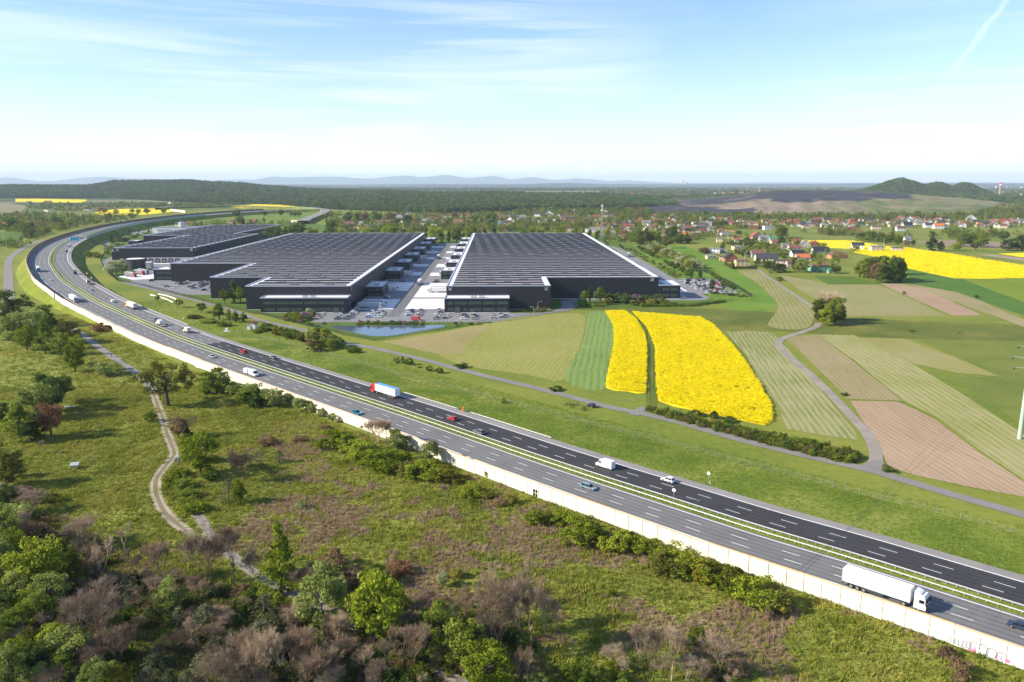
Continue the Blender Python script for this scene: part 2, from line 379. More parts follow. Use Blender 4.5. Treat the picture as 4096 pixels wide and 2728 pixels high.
# geometry-node scatter of unlinked prototype meshes
def scatter(name, pts, protos, scale, rotz, idx=None, mats=None, kind='stuff', label=None, cat=None, tilt=None):
    me = bpy.data.meshes.new(name); me.from_pydata([tuple(p) for p in pts.tolist()], [], []); n = len(pts)
    for an, ty, arr in (('sc', 'FLOAT', scale), ('rz', 'FLOAT', rotz), ('ix', 'INT', idx if idx is not None else rng.integers(0, len(protos), n))):
        a = me.attributes.new(an, ty, 'POINT'); a.data.foreach_set('value', np.asarray(arr, dtype=np.float32 if ty == 'FLOAT' else np.int32))
    o = link(name, me, kind=kind, label=label, cat=cat)
    c = bpy.data.collections.new(name+'_pieces')
    for i, p in enumerate(protos):
        po = bpy.data.objects.new(f'{name}_piece_{i:02d}', p); c.objects.link(po)
    ng = bpy.data.node_groups.new(name+'_nodes', 'GeometryNodeTree')
    ng.interface.new_socket('Geometry', in_out='INPUT', socket_type='NodeSocketGeometry'); ng.interface.new_socket('Geometry', in_out='OUTPUT', socket_type='NodeSocketGeometry')
    N = ng.nodes; L = ng.links; gi = N.new('NodeGroupInput'); go = N.new('NodeGroupOutput')
    ci = N.new('GeometryNodeCollectionInfo'); ci.inputs['Collection'].default_value = c; ci.inputs['Separate Children'].default_value = True; ci.inputs['Reset Children'].default_value = True
    ip = N.new('GeometryNodeInstanceOnPoints'); ip.inputs['Pick Instance'].default_value = True
    def attr(nm, ty):
        a = N.new('GeometryNodeInputNamedAttribute'); a.data_type = ty; a.inputs[0].default_value = nm
        return next(x for x in a.outputs if x.enabled and x.name == 'Attribute')
    cx = N.new('ShaderNodeCombineXYZ'); L.new(attr('rz', 'FLOAT'), cx.inputs[2])
    mp = N.new('GeometryNodeMeshToPoints'); L.new(gi.outputs[0], mp.inputs[0])
    L.new(mp.outputs[0], ip.inputs['Points']); L.new(ci.outputs[0], ip.inputs['Instance']); L.new(attr('ix', 'INT'), ip.inputs['Instance Index'])
    L.new(cx.outputs[0], ip.inputs['Rotation']); L.new(attr('sc', 'FLOAT'), ip.inputs['Scale']); L.new(ip.outputs[0], go.inputs[0])
    mod = o.modifiers.new('scatter', 'NODES'); mod.node_group = ng
    return o
# ------------------------------------------------------------ plant prototypes (unit height)
def leaf_quads(C, Nn, size):
    n = len(C); r = rng.normal(size=(n, 3)); a = np.cross(Nn, r); a /= np.linalg.norm(a, axis=1)[:, None]+1e-9; b = np.cross(Nn, a)
    s = size*rng.uniform(.6, 1.3, n)[:, None]; a = a*s; b = b*s*rng.uniform(.5, .9, n)[:, None]
    V = np.stack([C-a, C-b*.8, C+a, C+b], 1).reshape(-1, 3); Fc = np.arange(4*n).reshape(n, 4); return V, Fc
def crown_pts(shape, nclu, nleaf, rc):
    cz, rx, rz = {'round': (.60, .36, .34), 'tall': (.55, .22, .42), 'column': (.52, .085, .46), 'bush': (.42, .46, .46), 'oak': (.66, .50, .30), 'cone': (.5, .30, .46), 'multi': (.55, .34, .42), 'mound': (.30, .50, .50)}[shape]
    D = rng.normal(size=(nclu, 3)); D /= np.linalg.norm(D, axis=1)[:, None]; rad = rng.uniform(.45, 1., nclu)**.5
    lump = 1+.22*np.sin(D[:, 0]*3.1+D[:, 1]*4.3+rng.uniform(0, 6))
    C = D*rad[:, None]*lump[:, None]*np.array([rx, rx, rz]); C[:, 2] += cz
    if shape in ('bush', 'mound'): C[:, 2] = np.abs(C[:, 2])*.95+.03
    if shape == 'cone':
        k = np.clip(1.35*(1-C[:, 2]), .12, 1.2); C[:, 0] *= k; C[:, 1] *= k
    if shape in ('tall',):
        k = np.clip(1.25-.75*(C[:, 2]), .3, 1.2); C[:, 0] *= k; C[:, 1] *= k
    ci = rng.integers(0, nclu, nleaf); d = rng.normal(size=(nleaf, 3)); d /= np.linalg.norm(d, axis=1)[:, None]; d[:, 2] = d[:, 2]*.8+.1
    rr = rc*rng.uniform(.7, 1.3, nclu)[ci]*rng.uniform(.35, 1.05, nleaf)**.6
    P_ = C[ci]+d*rr[:, None]; P_[:, 2] = np.clip(P_[:, 2], .01, 1.05)
    Nn = d+rng.normal(size=(nleaf, 3))*.45; Nn /= np.linalg.norm(Nn, axis=1)[:, None]
    return P_, Nn
def crown_mesh(name, mat, shape='round', nclu=40, nleaf=1600, size=.022, rc=.11):
    P_, Nn = crown_pts(shape, nclu, nleaf, rc); V, Fc = leaf_quads(P_, Nn, size); return npmesh(name, V, Fc, [mat])
def trunk_mesh(name, mat, top=.7, r=.022, limbs=6, spread=.25, lo=.25):
    mb = MB(); x = y = 0.; z = 0.; prev = (0, 0, 0); pts = [prev]
    for i in range(1, 5):
        z = top*i/4; x += random.uniform(-.012, .012); y += random.uniform(-.012, .012); pts.append((x, y, z))
    for i in range(4): mb.cyl(pts[i], pts[i+1], r*(1.15-.23*i), r*(1.15-.23*(i+1)), 6, caps=False)
    for i in range(limbs):
        z0 = random.uniform(lo, top*.8); k = z0/top; base = Vector(pts[int(k*4)]).lerp(Vector(pts[min(4, int(k*4)+1)]), k*4-int(k*4)); a = 6.283*i/limbs+random.uniform(-.4, .4)
        e = base+Vector((math.cos(a)*spread, math.sin(a)*spread, random.uniform(.14, .26)))*random.uniform(.7, 1.1)
        m = base.lerp(e, .5)+Vector((0, 0, -.02)); mb.cyl(base, m, r*.5, r*.36, 5, caps=False); mb.cyl(m, e, r*.36, r*.12, 5, caps=False)
    return mb.mesh(name, [mat])
def bare_mesh(name, mat, depth=5, spread=.55, multi=1, r=.018, twigs=5, up=.35):
    seg = []
    def grow(p, d, L, r, k):
        q = p+d*L; seg.append((p, q, r, r*.65))
        if k == 0:
            for _ in range(twigs):
                t = (d+Vector([random.uniform(-1, 1) for _ in range(3)])*.8).normalized(); b = p.lerp(q, random.uniform(.3, 1)); seg.append((b, b+t*L*random.uniform(.6, 1.2), r*.55, r*.15))
            return
        for _ in range(3 if k > 1 else 4):
            t = (d+Vector((random.uniform(-1, 1), random.uniform(-1, 1), random.uniform(-.5, .8)))*spread+Vector((0, 0, up*.25))).normalized()
            grow(p.lerp(q, random.uniform(.65, 1.)), t, L*random.uniform(.62, .85), r*.6, k-1)
    for i in range(multi):
        a = random.uniform(0, 6.28); lean = .06 if multi == 1 else .3
        grow(Vector((random.uniform(-.03, .03)*(multi-1), random.uniform(-.03, .03)*(multi-1), 0)), Vector((math.cos(a)*lean, math.sin(a)*lean, 1)).normalized(), .30 if multi == 1 else .26, r, depth)
    zmax = max(s[1].z for s in seg); k = 1/zmax; mb = MB()
    for p, q, r0, r1 in seg: mb.cyl(p*k, q*k, max(r0*k, .0011), max(r1*k, .0008), 3, caps=False)
    return mb.mesh(name, [mat])
def pine_mesh(name, mat, n=1500, wide=.26, size=.02):
    P_ = []; Nn = []
    whorls = 11
    for w in range(whorls):
        z = .08+.86*w/whorls; R = wide*(1-z)*1.1+.02; k = 7
        for b in range(k):
            a = 6.283*b/k+w*.9+random.uniform(-.2, .2); m = n//(whorls*k)
            t = rng.uniform(.15, 1, m)**.7; dx = np.cos(a)*t*R; dy = np.sin(a)*t*R; dz = z+t*R*.35*(1 if w > 3 else .3)
            q = np.stack([dx, dy, dz], 1)+rng.normal(size=(m, 3))*.014; P_.append(q)
            nn = rng.normal(size=(m, 3))*.7+np.array([math.cos(a)*.3, math.sin(a)*.3, 1.]); Nn.append(nn/np.linalg.norm(nn, axis=1)[:, None])
    P_ = np.concatenate(P_); Nn = np.concatenate(Nn); V, Fc = leaf_quads(P_, Nn, size); return npmesh(name, V, Fc, [mat])
SHP = {'round': (60, 3600, .026, .11), 'tall': (54, 3000, .023, .085), 'column': (44, 1900, .021, .05), 'bush': (46, 2800, .036, .13), 'oak': (76, 3800, .022, .082), 'cone': (52, 3000, .023, .08), 'multi': (60, 3800, .026, .105), 'mound': (40, 2200, .042, .15)}
_pc = {}
def protos(kind):
    """kind = leafmaterial_shape -> list of (crown mesh, trunk mesh or None)"""
    if kind in _pc: return _pc[kind]
    L_ = []
    if kind.startswith('bare'):
        for i in range(3): L_.append((bare_mesh('bare_crown', TWIG, 5, .6, 1 if kind == 'bare' else 4, .016 if kind == 'bare' else .010, 5), None))
    elif kind == 'pine':
        for i in range(3): L_.append((pine_mesh('crown', FOL['pine'], wide=.30+.06*i), trunk_mesh('trunk', BARK, .8, .018, 0)))
    else:
        mat, shape = kind.split('_'); c, n, s, rc = SHP[shape]
        for i in range(3 if shape != 'column' else 2):
            L_.append((crown_mesh('crown', FOL[mat], shape, c, n, s, rc), None if shape in ('bush', 'mound') else trunk_mesh('trunk', BARKL if mat == 'silver' else BARK, .8, .026 if shape != 'oak' else .038, 8, .3 if shape == 'oak' else .2, .22)))
    _pc[kind] = L_; return L_
NAME = {'bush': 'shrub', 'mound': 'shrub', 'column': 'columnar_tree', 'cone': 'birch_tree'}
KDESC = {'bright': 'bright green', 'mid': 'mid green', 'dark': 'dark green', 'silver': 'pale silvery green', 'olive': 'olive green', 'brown': 'brown leaved', 'red': 'reddish brown', 'yellow': 'yellow green', 'blossom': 'pale blossoming', 'lilac': 'purple flowering', 'heather': 'heathery grey'}
def plant(X, Y, h, w, kind, region, z=0., cat=None):
    """one tree or shrub: h, w in metres"""
    pr = protos(kind); cm, tm = random.choice(pr); parts = True
    shape = kind.split('_')[-1]
    if kind.startswith('bare'): nm, desc, ct = 'bare_tree', ('bare twiggy tree' if kind == 'bare' else 'bare many-stemmed tree'), 'tree'; nat = .75
    elif kind == 'pine': nm, desc, ct = 'pine_tree', 'dark blue-green pine', 'pine tree'; nat = .66
    else:
        mat = kind.split('_')[0]; nm = NAME.get(shape, 'leafy_tree'); word = {'bush': 'rounded shrub', 'mound': 'low shrub', 'column': 'slim columnar tree', 'cone': 'tapering young tree', 'tall': 'tall tree', 'oak': 'spreading tree', 'round': 'round-crowned tree', 'multi': 'full-crowned tree'}[shape]
        desc = KDESC[mat]+' '+word; ct = 'shrub' if shape in ('bush', 'mound') else 'tree'; nat = {'column': .19, 'tall': .5, 'cone': .5, 'bush': .95, 'mound': 1., 'oak': 1., 'round': .75, 'multi': .75}[shape]
    sxy = w/nat
    t = thing(nm, desc, cat or ct, (X, Y, z), random.uniform(0, 6.28), 'plants '+region, (sxy, sxy, h))
    link('crown', cm, t)
    if tm: link('trunk', tm, t)
    auto(t, desc, region); return t
def tree_px(t, bx, by, ty, w, kind, region, z=0.):
    X, Y = g(t, bx, by, z); zz = zfor(t, bx, ty, X, Y)-z; W_ = w*scl(t)*depth(X, Y, z)/F_PX
    return plant(X, Y, max(.6, zz), W_, kind, region, z)
# tuft prototypes
def tuft_mesh(name, mat, n=14, h=.5, w=.05, spread=.35, lean=.5):
    V = []; Fc = []
    for i in range(n):
        a = random.uniform(0, 6.28); r = random.uniform(0, spread); x, y = math.cos(a)*r, math.sin(a)*r; b = random.uniform(0, 6.28); hh = h*random.uniform(.5, 1.1)
        lx, ly = math.cos(b)*hh*lean*random.random(), math.sin(b)*hh*lean*random.random(); c = random.uniform(0, 3.14); wx, wy = math.cos(c)*w, math.sin(c)*w
        k = len(V); V += [(x-wx, y-wy, 0), (x+wx, y+wy, 0), (x+lx, y+ly, hh)]; Fc.append((k, k+1, k+2))
    return npmesh(name, np.array(V), np.array(Fc), [mat])
# ------------------------------------------------------------ the setting: ground, fields, haze
GROUND = patchy('ground_grass', [(.25, (0.061, 0.086, 0.015)), (.45, (0.104, 0.135, 0.022)), (.6, (0.159, 0.178, 0.031)), (.8, (0.244, 0.227, 0.064))], .012, .35, .35, .9, .4)
R0 = 46000
def ground():
    # one sheet to the horizon, finer near the camera
    rs = [0, 60, 120, 200, 300, 450, 700, 1000, 1500, 2200, 3500, 6000, 11000, 22000, R0]; mb = MB(); seg = 48; ring = []
    for r in rs: ring.append([(r*math.cos(6.28319*i/seg), r*math.sin(6.28319*i/seg), 0.) for i in range(seg)])
    for a, b in zip(ring[1:], ring[2:]):
        for i in range(seg): j = (i+1) % seg; mb.quad(a[i], b[i], b[j], a[j])
    mb.poly(ring[1]); return mb.obj('ground', FARG, kind='structure')
def far_ground_mat():
    m, nt, b = base_mat('country_ground', .95, .1); p = pos(nt)
    a = noise(nt, p, .012, 5, .6, .4); c = noise(nt, p, .35, 4, .65)
    near = ramp(nt, mixc(nt, .4, a, c), [(.25, (0.079, 0.113, 0.017)), (.42, (0.128, 0.167, 0.024)), (.55, (0.189, 0.205, 0.034)), (.75, (0.281, 0.254, 0.072))])
    wood = ramp(nt, noise(nt, p, .02, 5, .7), [(.3, (.028, .052, .020)), (.7, (0.079, 0.108, 0.030))])
    belt = noise(nt, mapping(nt, p, 0, (.00045, .0011, 1)), 1., 6, .62, .5)
    fld = mixc(nt, ramp(nt, noise(nt, mapping(nt, p, .3, (.0025, .005, 1)), 1., 2), [(.45, (0, 0, 0)), (.5, (1, 1, 1))]), (0.159, 0.184, 0.043), (.22, .19, .11))
    far = mixc(nt, ramp(nt, belt, [(.54, (0, 0, 0)), (.60, (1, 1, 1))]), wood, fld)
    ln = nt.nodes.new('ShaderNodeVectorMath'); ln.operation = 'LENGTH'; nt.links.new(p, ln.inputs[0])
    mr = nt.nodes.new('ShaderNodeMapRange'); nt.links.new(ln.outputs['Value'], mr.inputs[0]); mr.inputs[1].default_value = 2400; mr.inputs[2].default_value = 3200
    nt.links.new(mixc(nt, mr.outputs[0], near, far), b.inputs['Base Color']); bump(nt, b, noise(nt, p, .9, 3), .4, .35)
    return m
FARG = far_ground_mat()
ground()
def haze():
    mb = MB(); r = R0-500; mb.box(-r, -r, -1.5, r, r, 436); m = bpy.data.materials.new('air'); m.use_nodes = True; nt = m.node_tree; nt.nodes.clear()
    out = nt.nodes.new('ShaderNodeOutputMaterial'); v = nt.nodes.new('ShaderNodeVolumePrincipled'); v.inputs['Color'].default_value = (.70, .85, 1, 1); v.inputs['Density'].default_value = HAZE_D
    v.inputs['Anisotropy'].default_value = 0.; nt.links.new(v.outputs[0], out.inputs['Volume']); o = mb.obj('haze', m, kind='stuff'); return o
HAZE_D = 3.7e-5
haze()
# ------------------------------------------------------------ motorway
def zroad(X, Y):
    t = min(1, max(0, (-150-X)/260)); t = t*t*(3-2*t); return .12+7.5*t
RE = [(2354, 1322.6), (2016.3, 1226.1), (1810.6, 1170), (1603.3, 1109), (1452.8, 1064.7), (1267.3, 1008.3), (1047.4, 939.4), (851.8, 880.4), (693.8, 832.8), (573.8, 796.1), (489.4, 768.6), (438.6, 749.6), (342.4, 711), (287.4, 687.8), (241.4, 663), (207.3, 643.5), (187.8, 626), (174.5, 611.6), (166.3, 600), (164.0, 585), (169.0, 571.3), (181.4, 560.3), (198.5, 550.8), (222.4, 540.8), (256.6, 529.8), (290.8, 521.3), (342, 511.8), (393.3, 504.3), (443, 498.3), (506, 492.5), (580, 487), (670, 482.5), (760, 480.5)]
pts = []
for x, y in RE:
    z = .12
    for _ in range(6):
        X, Y = G(x, y, z); z = zroad(X, Y)
    pts.append((X, Y, z))
d0 = Vector(pts[0])-Vector(pts[1]); pts.insert(0, tuple(Vector(pts[0])+d0.normalized()*60))
MW = Path(pts, 4.0)       # right pavement edge; negative offsets lie to its right as we run away, towards the wall
# running away from the camera the barrier wall is on the left -> off negative
OFF = dict(rw=-3.7, rd1=-7.7, rd2=-11.5, rend=-15.6, rail1=-16.1, rail2=-18.9, lst=-19.7, lw1=-20.6, ld1=-24.5, ld2=-28.3, lw2=-32.1, lend=-38.6, wall=-39.3)
def asphalt(name, col, var=.16):
    m, nt, b = base_mat(name, .85, .25); p = pos(nt)
    a = noise(nt, p, .09, 4, .6); c = noise(nt, p, 4., 3, .7)
    f = mixc(nt, .35, a, c)
    nt.links.new(ramp(nt, f, [(.3, tuple(v*(1-var) for v in col)), (.65, tuple(v*(1+var) for v in col))]), b.inputs['Base Color']); return m
A_OLD = asphalt('weathered_asphalt', (.165, .163, .160)); A_NEW = asphalt('fresh_dark_asphalt', (.036, .034, .038)); A_SH = asphalt('shoulder_asphalt', (.235, .215, .205))
A_LOT = asphalt('yard_asphalt', (.20, .195, .20)); A_RD = asphalt('country_road_asphalt', (.20, .185, .17)); GRAVEL = asphalt('gravel_track', (.25, .215, .175), .25)
CONC = asphalt('yard_concrete', (.70, .67, .66), .05); PAINT = M('road_paint', (.80, .80, .78), .6, .08, 2)
VERGE = patchy('verge_grass', [(.25, (0.073, 0.108, 0.012)), (.45, (0.128, 0.167, 0.019)), (.62, (0.195, 0.216, 0.031)), (.8, (0.293, 0.259, 0.072))], .03, .7, .5, 1.3, .7)
BRIGHTG = patchy('spring_grass', [(.25, (0.104, 0.135, 0.015)), (.5, (0.159, 0.189, 0.022)), (.8, (0.256, 0.248, 0.051))], .04, .8, .45, 1.3, .5)
LAWN = patchy('mown_lawn', [(.3, (0.067, 0.119, 0.017)), (.7, (0.104, 0.162, 0.024))], .05, .9, .4, 1.5, .25)
uD, _ = MW.near(*g('q4', 1720, 1178))
mb = MB(); MW.ribbon(mb, OFF['rend'], OFF['rw'], 0, uD); MW.ribbon(mb, OFF['lend'], OFF['lst'], 0, mi=0); mb.obj('motorway', A_OLD, kind='structure')
mb = MB(); MW.ribbon(mb, OFF['rend'], OFF['rw'], 0, 0, uD); mb.obj('motorway_fresh_surface', A_NEW, kind='structure')
mb = MB(); MW.ribbon(mb, OFF['rw'], 0, 0.0); mb.obj('motorway_shoulder', A_SH, kind='structure')
mb = MB(); MW.ribbon(mb, OFF['lst'], OFF['rend'], .03); mb.obj('median_grass', VERGE, kind='structure')
WT = asphalt('tyre_worn_asphalt', (.128, .126, .124), .2); WT2 = asphalt('tyre_worn_new_asphalt', (.047, .045, .048), .2)
mo = MB(); mn = MB()
for c_ in (-5.7, -9.6, -13.5, -22.5, -26.4, -30.2):
    for e_ in (-.95, .95):
        MW.ribbon(mo, c_+e_-.38, c_+e_+.38, .010, uD if c_ > -16 else 0, min(MW.L, 1500))
        if c_ > -16: MW.ribbon(mn, c_+e_-.38, c_+e_+.38, .010, 0, uD)
mo.obj('tyre_tracks', WT, kind='structure'); mn.obj('tyre_tracks_fresh_surface', WT2, kind='structure')
mb = MB()
MW.ribbon(mb, OFF['rw']-.15, OFF['rw']+.2, .02); MW.ribbon(mb, OFF['lw1']-.15, OFF['lw1']+.15, .02); MW.ribbon(mb, OFF['lw2']-.15, OFF['lw2']+.2, .02); MW.ribbon(mb, OFF['rend']+.3, OFF['rend']+.5, .02)
for o_, ph in (('rd1', 0), ('rd2', 1.4), ('ld1', 5), ('ld2', 3)):
    u = ph
    while u < MW.L-5:
        if u < 1500: MW.ribbon(mb, OFF[o_]-.09, OFF[o_]+.09, .02, u, u+4.1, 0, 4.1)
        u += 12.0
mb.obj('lane_markings', PAINT, kind='structure')
# grassed banks where the road stands above the fields
mb = MB()
def bank(mb, off, sgn, u0, u1, slope=1.7, step=8, base=-.02):
    pr = None; n = int((u1-u0)/step)
    for k in range(n+1):
        u = u0+step*k; a, t = MW.at(u, off, -.03); w = max(.4, a.z)*slope; b, _ = MW.at(u, off+sgn*w); b.z = base
        if pr:
            q = (pr[0], pr[1], tuple(b), tuple(a)); mb.quad(*(q if sgn > 0 else q[::-1]))
        pr = (tuple(a), tuple(b))
bank(mb, 0, 1, 0, MW.L); mb.obj('embankment', VERGE, kind='structure')
mb = MB(); bank(mb, OFF['lend']-1.0, -1, 0, MW.L, 1.15); MW.ribbon(mb, OFF['lend']-1.05, OFF['lend'], -.02); mb.obj('outer_embankment', BRIGHTG, kind='structure')
uC, _ = MW.near(*g('z5', 1225, 1095, 4))      # the break in the wall
uS, _ = MW.near(*g('q4', 1560, 1560))         # the inner wall ends, the outer one starts
# noise wall: every panel, post and coping piece for itself
CREAM = M('cream_panel', (.72, .65, .51), .85, .10, .7); MAROON = M('maroon_panel', (.085, .035, .03), .8, .2, .5); COPE = M('orange_coping', (.72, .42, .20), .7, .12, 1); GREYP = M('grey_green_panel', (.30, .36, .32), .6, .1, .5)
PW = 4.25
def wall_meshes(h):
    a = MB()
    a.quad((-PW/2+.12, .08, 0), (PW/2-.12, .08, 0), (PW/2-.12, .08, h), (-PW/2+.12, .08, h), 0)      # outer face (+y)
    a.v = []; a.f = []; a.m = []
    a.box(-PW/2+.10, 0, 0, PW/2-.10, .10, h, 0); a.box(-PW/2+.10, -.10, 0, PW/2-.10, -.002, h, 1)
    a.box(-PW/2+.10, .10, .0, PW/2-.10, .14, .45, 2)
    b = MB(); b.box(-.17, -.20, 0, .17, .24, h+.05, 0)
    c = MB(); c.box(-PW/2+.02, -.17, 0, PW/2-.02, .19, .16, 0)
    return (a.mesh('panel', [CREAM, MAROON, M('concrete_plinth', (.50, .50, .46), .9, .15, 1)]), b.mesh('post', [CREAM]), c.mesh('coping', [COPE]))
PANEL, POST, COPING = wall_meshes(4.0)
def noise_wall(u0, u1, off, label, maxn, h=4.0, zdown=0.):
    a0, _ = MW.at(u0, off); root = thing('noise_barrier', label, 'noise barrier', tuple(a0))
    n = int((u1-u0)/PW); rest = MB()
    for k in range(n):
        u = u0+(k+.5)*PW; p, t = MW.at(u, off); ang = math.atan2(t.y, t.x); sc_ = 1.0
        # true chord length on the outer side of the bend
        pa, _ = MW.at(u-PW/2, off); pb, _ = MW.at(u+PW/2, off); sc_ = (pb-pa).xy.length/PW
        z = p.z+.25*math.floor((k % 9)/3)*.4-zdown; loc = Vector((p.x, p.y, z))-Vector(root.location)
        # outer (cream) face looks away from the road: +y local is left of travel
        if k < maxn:
            o = link('panel', PANEL, root, tuple(loc), ang, scale=(sc_, 1, 1)); c = link('coping', COPING, root, tuple(loc+Vector((0, 0, h))), ang, scale=(sc_, 1, 1))
            q = pa; link('post', POST, root, tuple(Vector((q.x, q.y, z))-Vector(root.location)), ang)
        else:
            L_ = (pb-pa).xy.length; dx, dy = math.cos(ang), math.sin(ang)
            for y0, y1, z0, z1, mi in ((0, .10, 0, h, 0), (-.10, -.002, 0, h, 1), (-.17, .19, h, h+.16, 2)):
                rest.box(-L_/2, y0, z0+loc.z, L_/2, y1, z1+loc.z, mi, ang, (loc.x, loc.y))
            rest.box(-L_/2-.15, -.2, loc.z, -L_/2+.15, .22, loc.z+h, 0, ang, (loc.x, loc.y))
    if rest.v: rest.obj('panel_run', [CREAM, MAROON, COPE], root, kind='stuff')
    return root
noise_wall(0, uS, OFF['wall']-1.0, 'cream noise barrier in the foreground, nearer to the camera of the two wall sections', 300)
noise_wall(uS-9, uC-1.5, OFF['wall'], 'cream noise barrier around the outside of the bend, between the step and the gap', 110)
noise_wall(uC+1.5, MW.L-180, OFF['wall'], 'long cream and maroon noise barrier beyond the gap, round the far bend', 150)
# grey-green barrier on the inner side of the far bend
u0, _ = MW.near(*g('z6', 950, 600, 7.6)); u1, _ = MW.near(*g('z7', 240, 275, 7.6)); a0, _ = MW.at(u0, .6)
root = thing('glazed_barrier', 'grey-green noise barrier on the inner side of the far motorway bend', 'noise barrier', tuple(a0)); pm = MB(); pm.box(-3.9, -.06, 0, 3.9, .06, 4.2); pm = pm.mesh('barrier_panel', [GREYP]); pp = MB(); pp.box(-.12, -.14, 0, .12, .14, 4.3); pp = pp.mesh('barrier_post', [STEEL])
for k in range(int((u1-u0)/8)):
    p, t = MW.at(u0+8*k+4, .6); a = math.atan2(t.y, t.x); link('barrier_panel', pm, root, tuple(p-a0), a); p, _ = MW.at(u0+8*k, .6); link('barrier_post', pp, root, tuple(p-a0), a)
# guard rails
RAILM = M('rail_steel', (.46, .46, .44), .45, .08, 2, .25)
def guard_rail(u0, u1, off, side, label, nposts=300, cat='guard rail'):
    a0, _ = MW.at(u0, off); root = thing('guard_rail', label, cat, tuple(a0)); mb = MB(); pr = None; u = u0
    prof = [(-.02, .50), (.07, .55), (.02, .63), (.07, .72), (-.02, .80), (-.05, .65)]
    while u < u1+.1:
        p, t = MW.at(u, off); n = Vector((t.y, -t.x, 0))*side; ring = [tuple(p-a0+n*a*1.25+Vector((0, 0, b))) for a, b in prof]
        if pr:
            for i in range(6): j = (i+1) % 6; mb.quad(pr[i], pr[j], ring[j], ring[i])
        pr = ring; u += 8.28
    mb.obj('rail', RAILM, root)
    pm_ = MB(); pm_.box(-.05, -.06, 0, .05, .06, .74); pm_.box(-.09, -.03, .48, .09, .10*side, .70); me = pm_.mesh('post', [RAILM])
    k = 0; u = u0+1; rest = MB()
    while u < u1:
        p, t = MW.at(u, off-.10*side); a = math.atan2(t.y, t.x)
        if k < nposts: link('post', me, root, tuple(p-a0), a)
        u += 2.07; k += 1
        if k > nposts: u += 2.07
        if k > nposts: rest.box(-.06, -.06, p.z-a0.z, .06, .06, p.z-a0.z+.7, 0, a, (p.x-a0.x, p.y-a0.y))
    if rest.v: rest.obj('far_posts', RAILM, root, kind='stuff')
guard_rail(2, MW.L-150, OFF['rail1'], 1, 'steel guard rail along the dark carriageway side of the grassy median')
guard_rail(2, MW.L-150, OFF['rail2'], -1, 'steel guard rail along the noise-barrier side of the grassy median')
def rail_px(t, x0, y0, x1, y1, label):
    a, _ = MW.near(*g(t, x0, y0)); b, _ = MW.near(*g(t, x1, y1)); guard_rail(min(a, b), max(a, b), -.7, -1, label, 120)
rail_px('u1', 1360, 480, 1880, 625, 'short guard rail on the right shoulder behind the red and white lorry')
a, _ = MW.near(*g('u1', 1840, 632)); b, _ = MW.near(*g('u2', 370, 900)); guard_rail(min(a, b), max(a, b), -.5, -1, 'guard rail on the right shoulder beginning at the orange emergency post', 100)
a, _ = MW.near(*g('q4', 0, 350)); b, _ = MW.near(*g('q4', 450, 550)); guard_rail(min(a, b), max(a, b)+70, -.5, -1, 'guard rail on the right shoulder beside the yellow cabbed lorry', 80)
a, _ = MW.near(*g('q4', 450, 550)); b, _ = MW.near(*g('q4', 1235, 862)); guard_rail(min(a, b), max(a, b)-6, -.7, -1, 'guard rail on the right shoulder in front of the birches', 80)
# ------------------------------------------------------------ small roads and tracks
def road(name, pts, w, z, mat, kind='structure', sm=1):
    p = Path([(g(*q)[0], g(*q)[1], z) for q in pts], 4.); mb = MB(); p.ribbon(mb, -w/2, w/2, 0); mb.obj(name, mat, kind=kind); return p
FR = road('frontage_road', [('D', 2420, 1204), ('D', 2354, 1184), ('D', 2200, 1141), ('D', 2060, 1099), ('D', 1990, 1079), ('D', 1860, 1050), ('D', 1700, 1011), ('D', 1560, 971), ('D', 1470, 950), ('D', 1400, 936), ('D', 1250, 897), ('D', 1100, 861), ('D', 960, 824), ('D', 850, 799), ('D', 790, 788), ('D', 740, 772), ('D', 690, 757), ('D', 620, 742), ('D', 585, 732), ('D', 540, 716), ('D', 480, 699), ('D', 430, 686), ('D', 395, 678), ('D', 345, 664), ('D', 310, 656), ('D', 283, 648)], 4.6, .16, A_RD)
TRK = road('farm_track', [('D', 1990, 1082), ('D', 2012, 1062), ('D', 2012, 1040), ('D', 1995, 1000), ('D', 1955, 955), ('D', 1900, 897), ('D', 1850, 850), ('D', 1805, 812), ('D', 1790, 793), ('D', 1800, 778), ('D', 1840, 765), ('D', 1875, 752), ('D', 1882, 742)], 4.0, .14, GRAVEL)
sheet('track_mouth', ('D', [(1925, 1063), (1975, 1072), (2003, 1060), (2030, 1060), (2045, 1085), (2080, 1103), (2000, 1088)]), .15, A_RD)
road('village_track', [('D', 1872, 708), ('D', 1845, 690), ('D', 1800, 660), ('D', 1770, 640), ('D', 1745, 622), ('D', 1715, 606)], 3.2, .14, GRAVEL)
BP = road('left_lane', [('D', 22, 760), ('D', 20, 690), ('D', 19, 640), ('D', 19, 605), ('D', 26, 590), ('D', 50, 573), ('D', 75, 560), ('D', 98, 552)], 7.5, .14, A_RD)
PATH = road('gravel_path', [('D', 150, 745), ('D', 190, 770), ('D', 225, 797), ('D', 258, 820), ('D', 295, 845), ('D', 325, 867), ('D', 345, 888), ('D', 353, 908)], 4.0, .12, A_RD)
DP = road('dirt_path', [('D', 352, 905), ('D', 362, 930), ('D', 374, 960), ('D', 385, 1000), ('D', 397, 1030), ('D', 400, 1050), ('D', 380, 1072), ('D', 362, 1095), ('D', 358, 1125), ('D', 368, 1160), ('D', 390, 1190), ('D', 430, 1222), ('D', 462, 1243), ('D', 500, 1262)], 3.0, .06, patchy('dirt', [(.35, (.15, .16, .045)), (.5, (.19, .16, .10)), (.7, (.24, .20, .14))], .10, 1.2, .5, 2, .2))
RUT = patchy('rut_sand', [(.3, (.26, .21, .15)), (.6, (.38, .32, .24)), (.8, (.48, .42, .33))], .2, 1.6, .6, 2, .2)
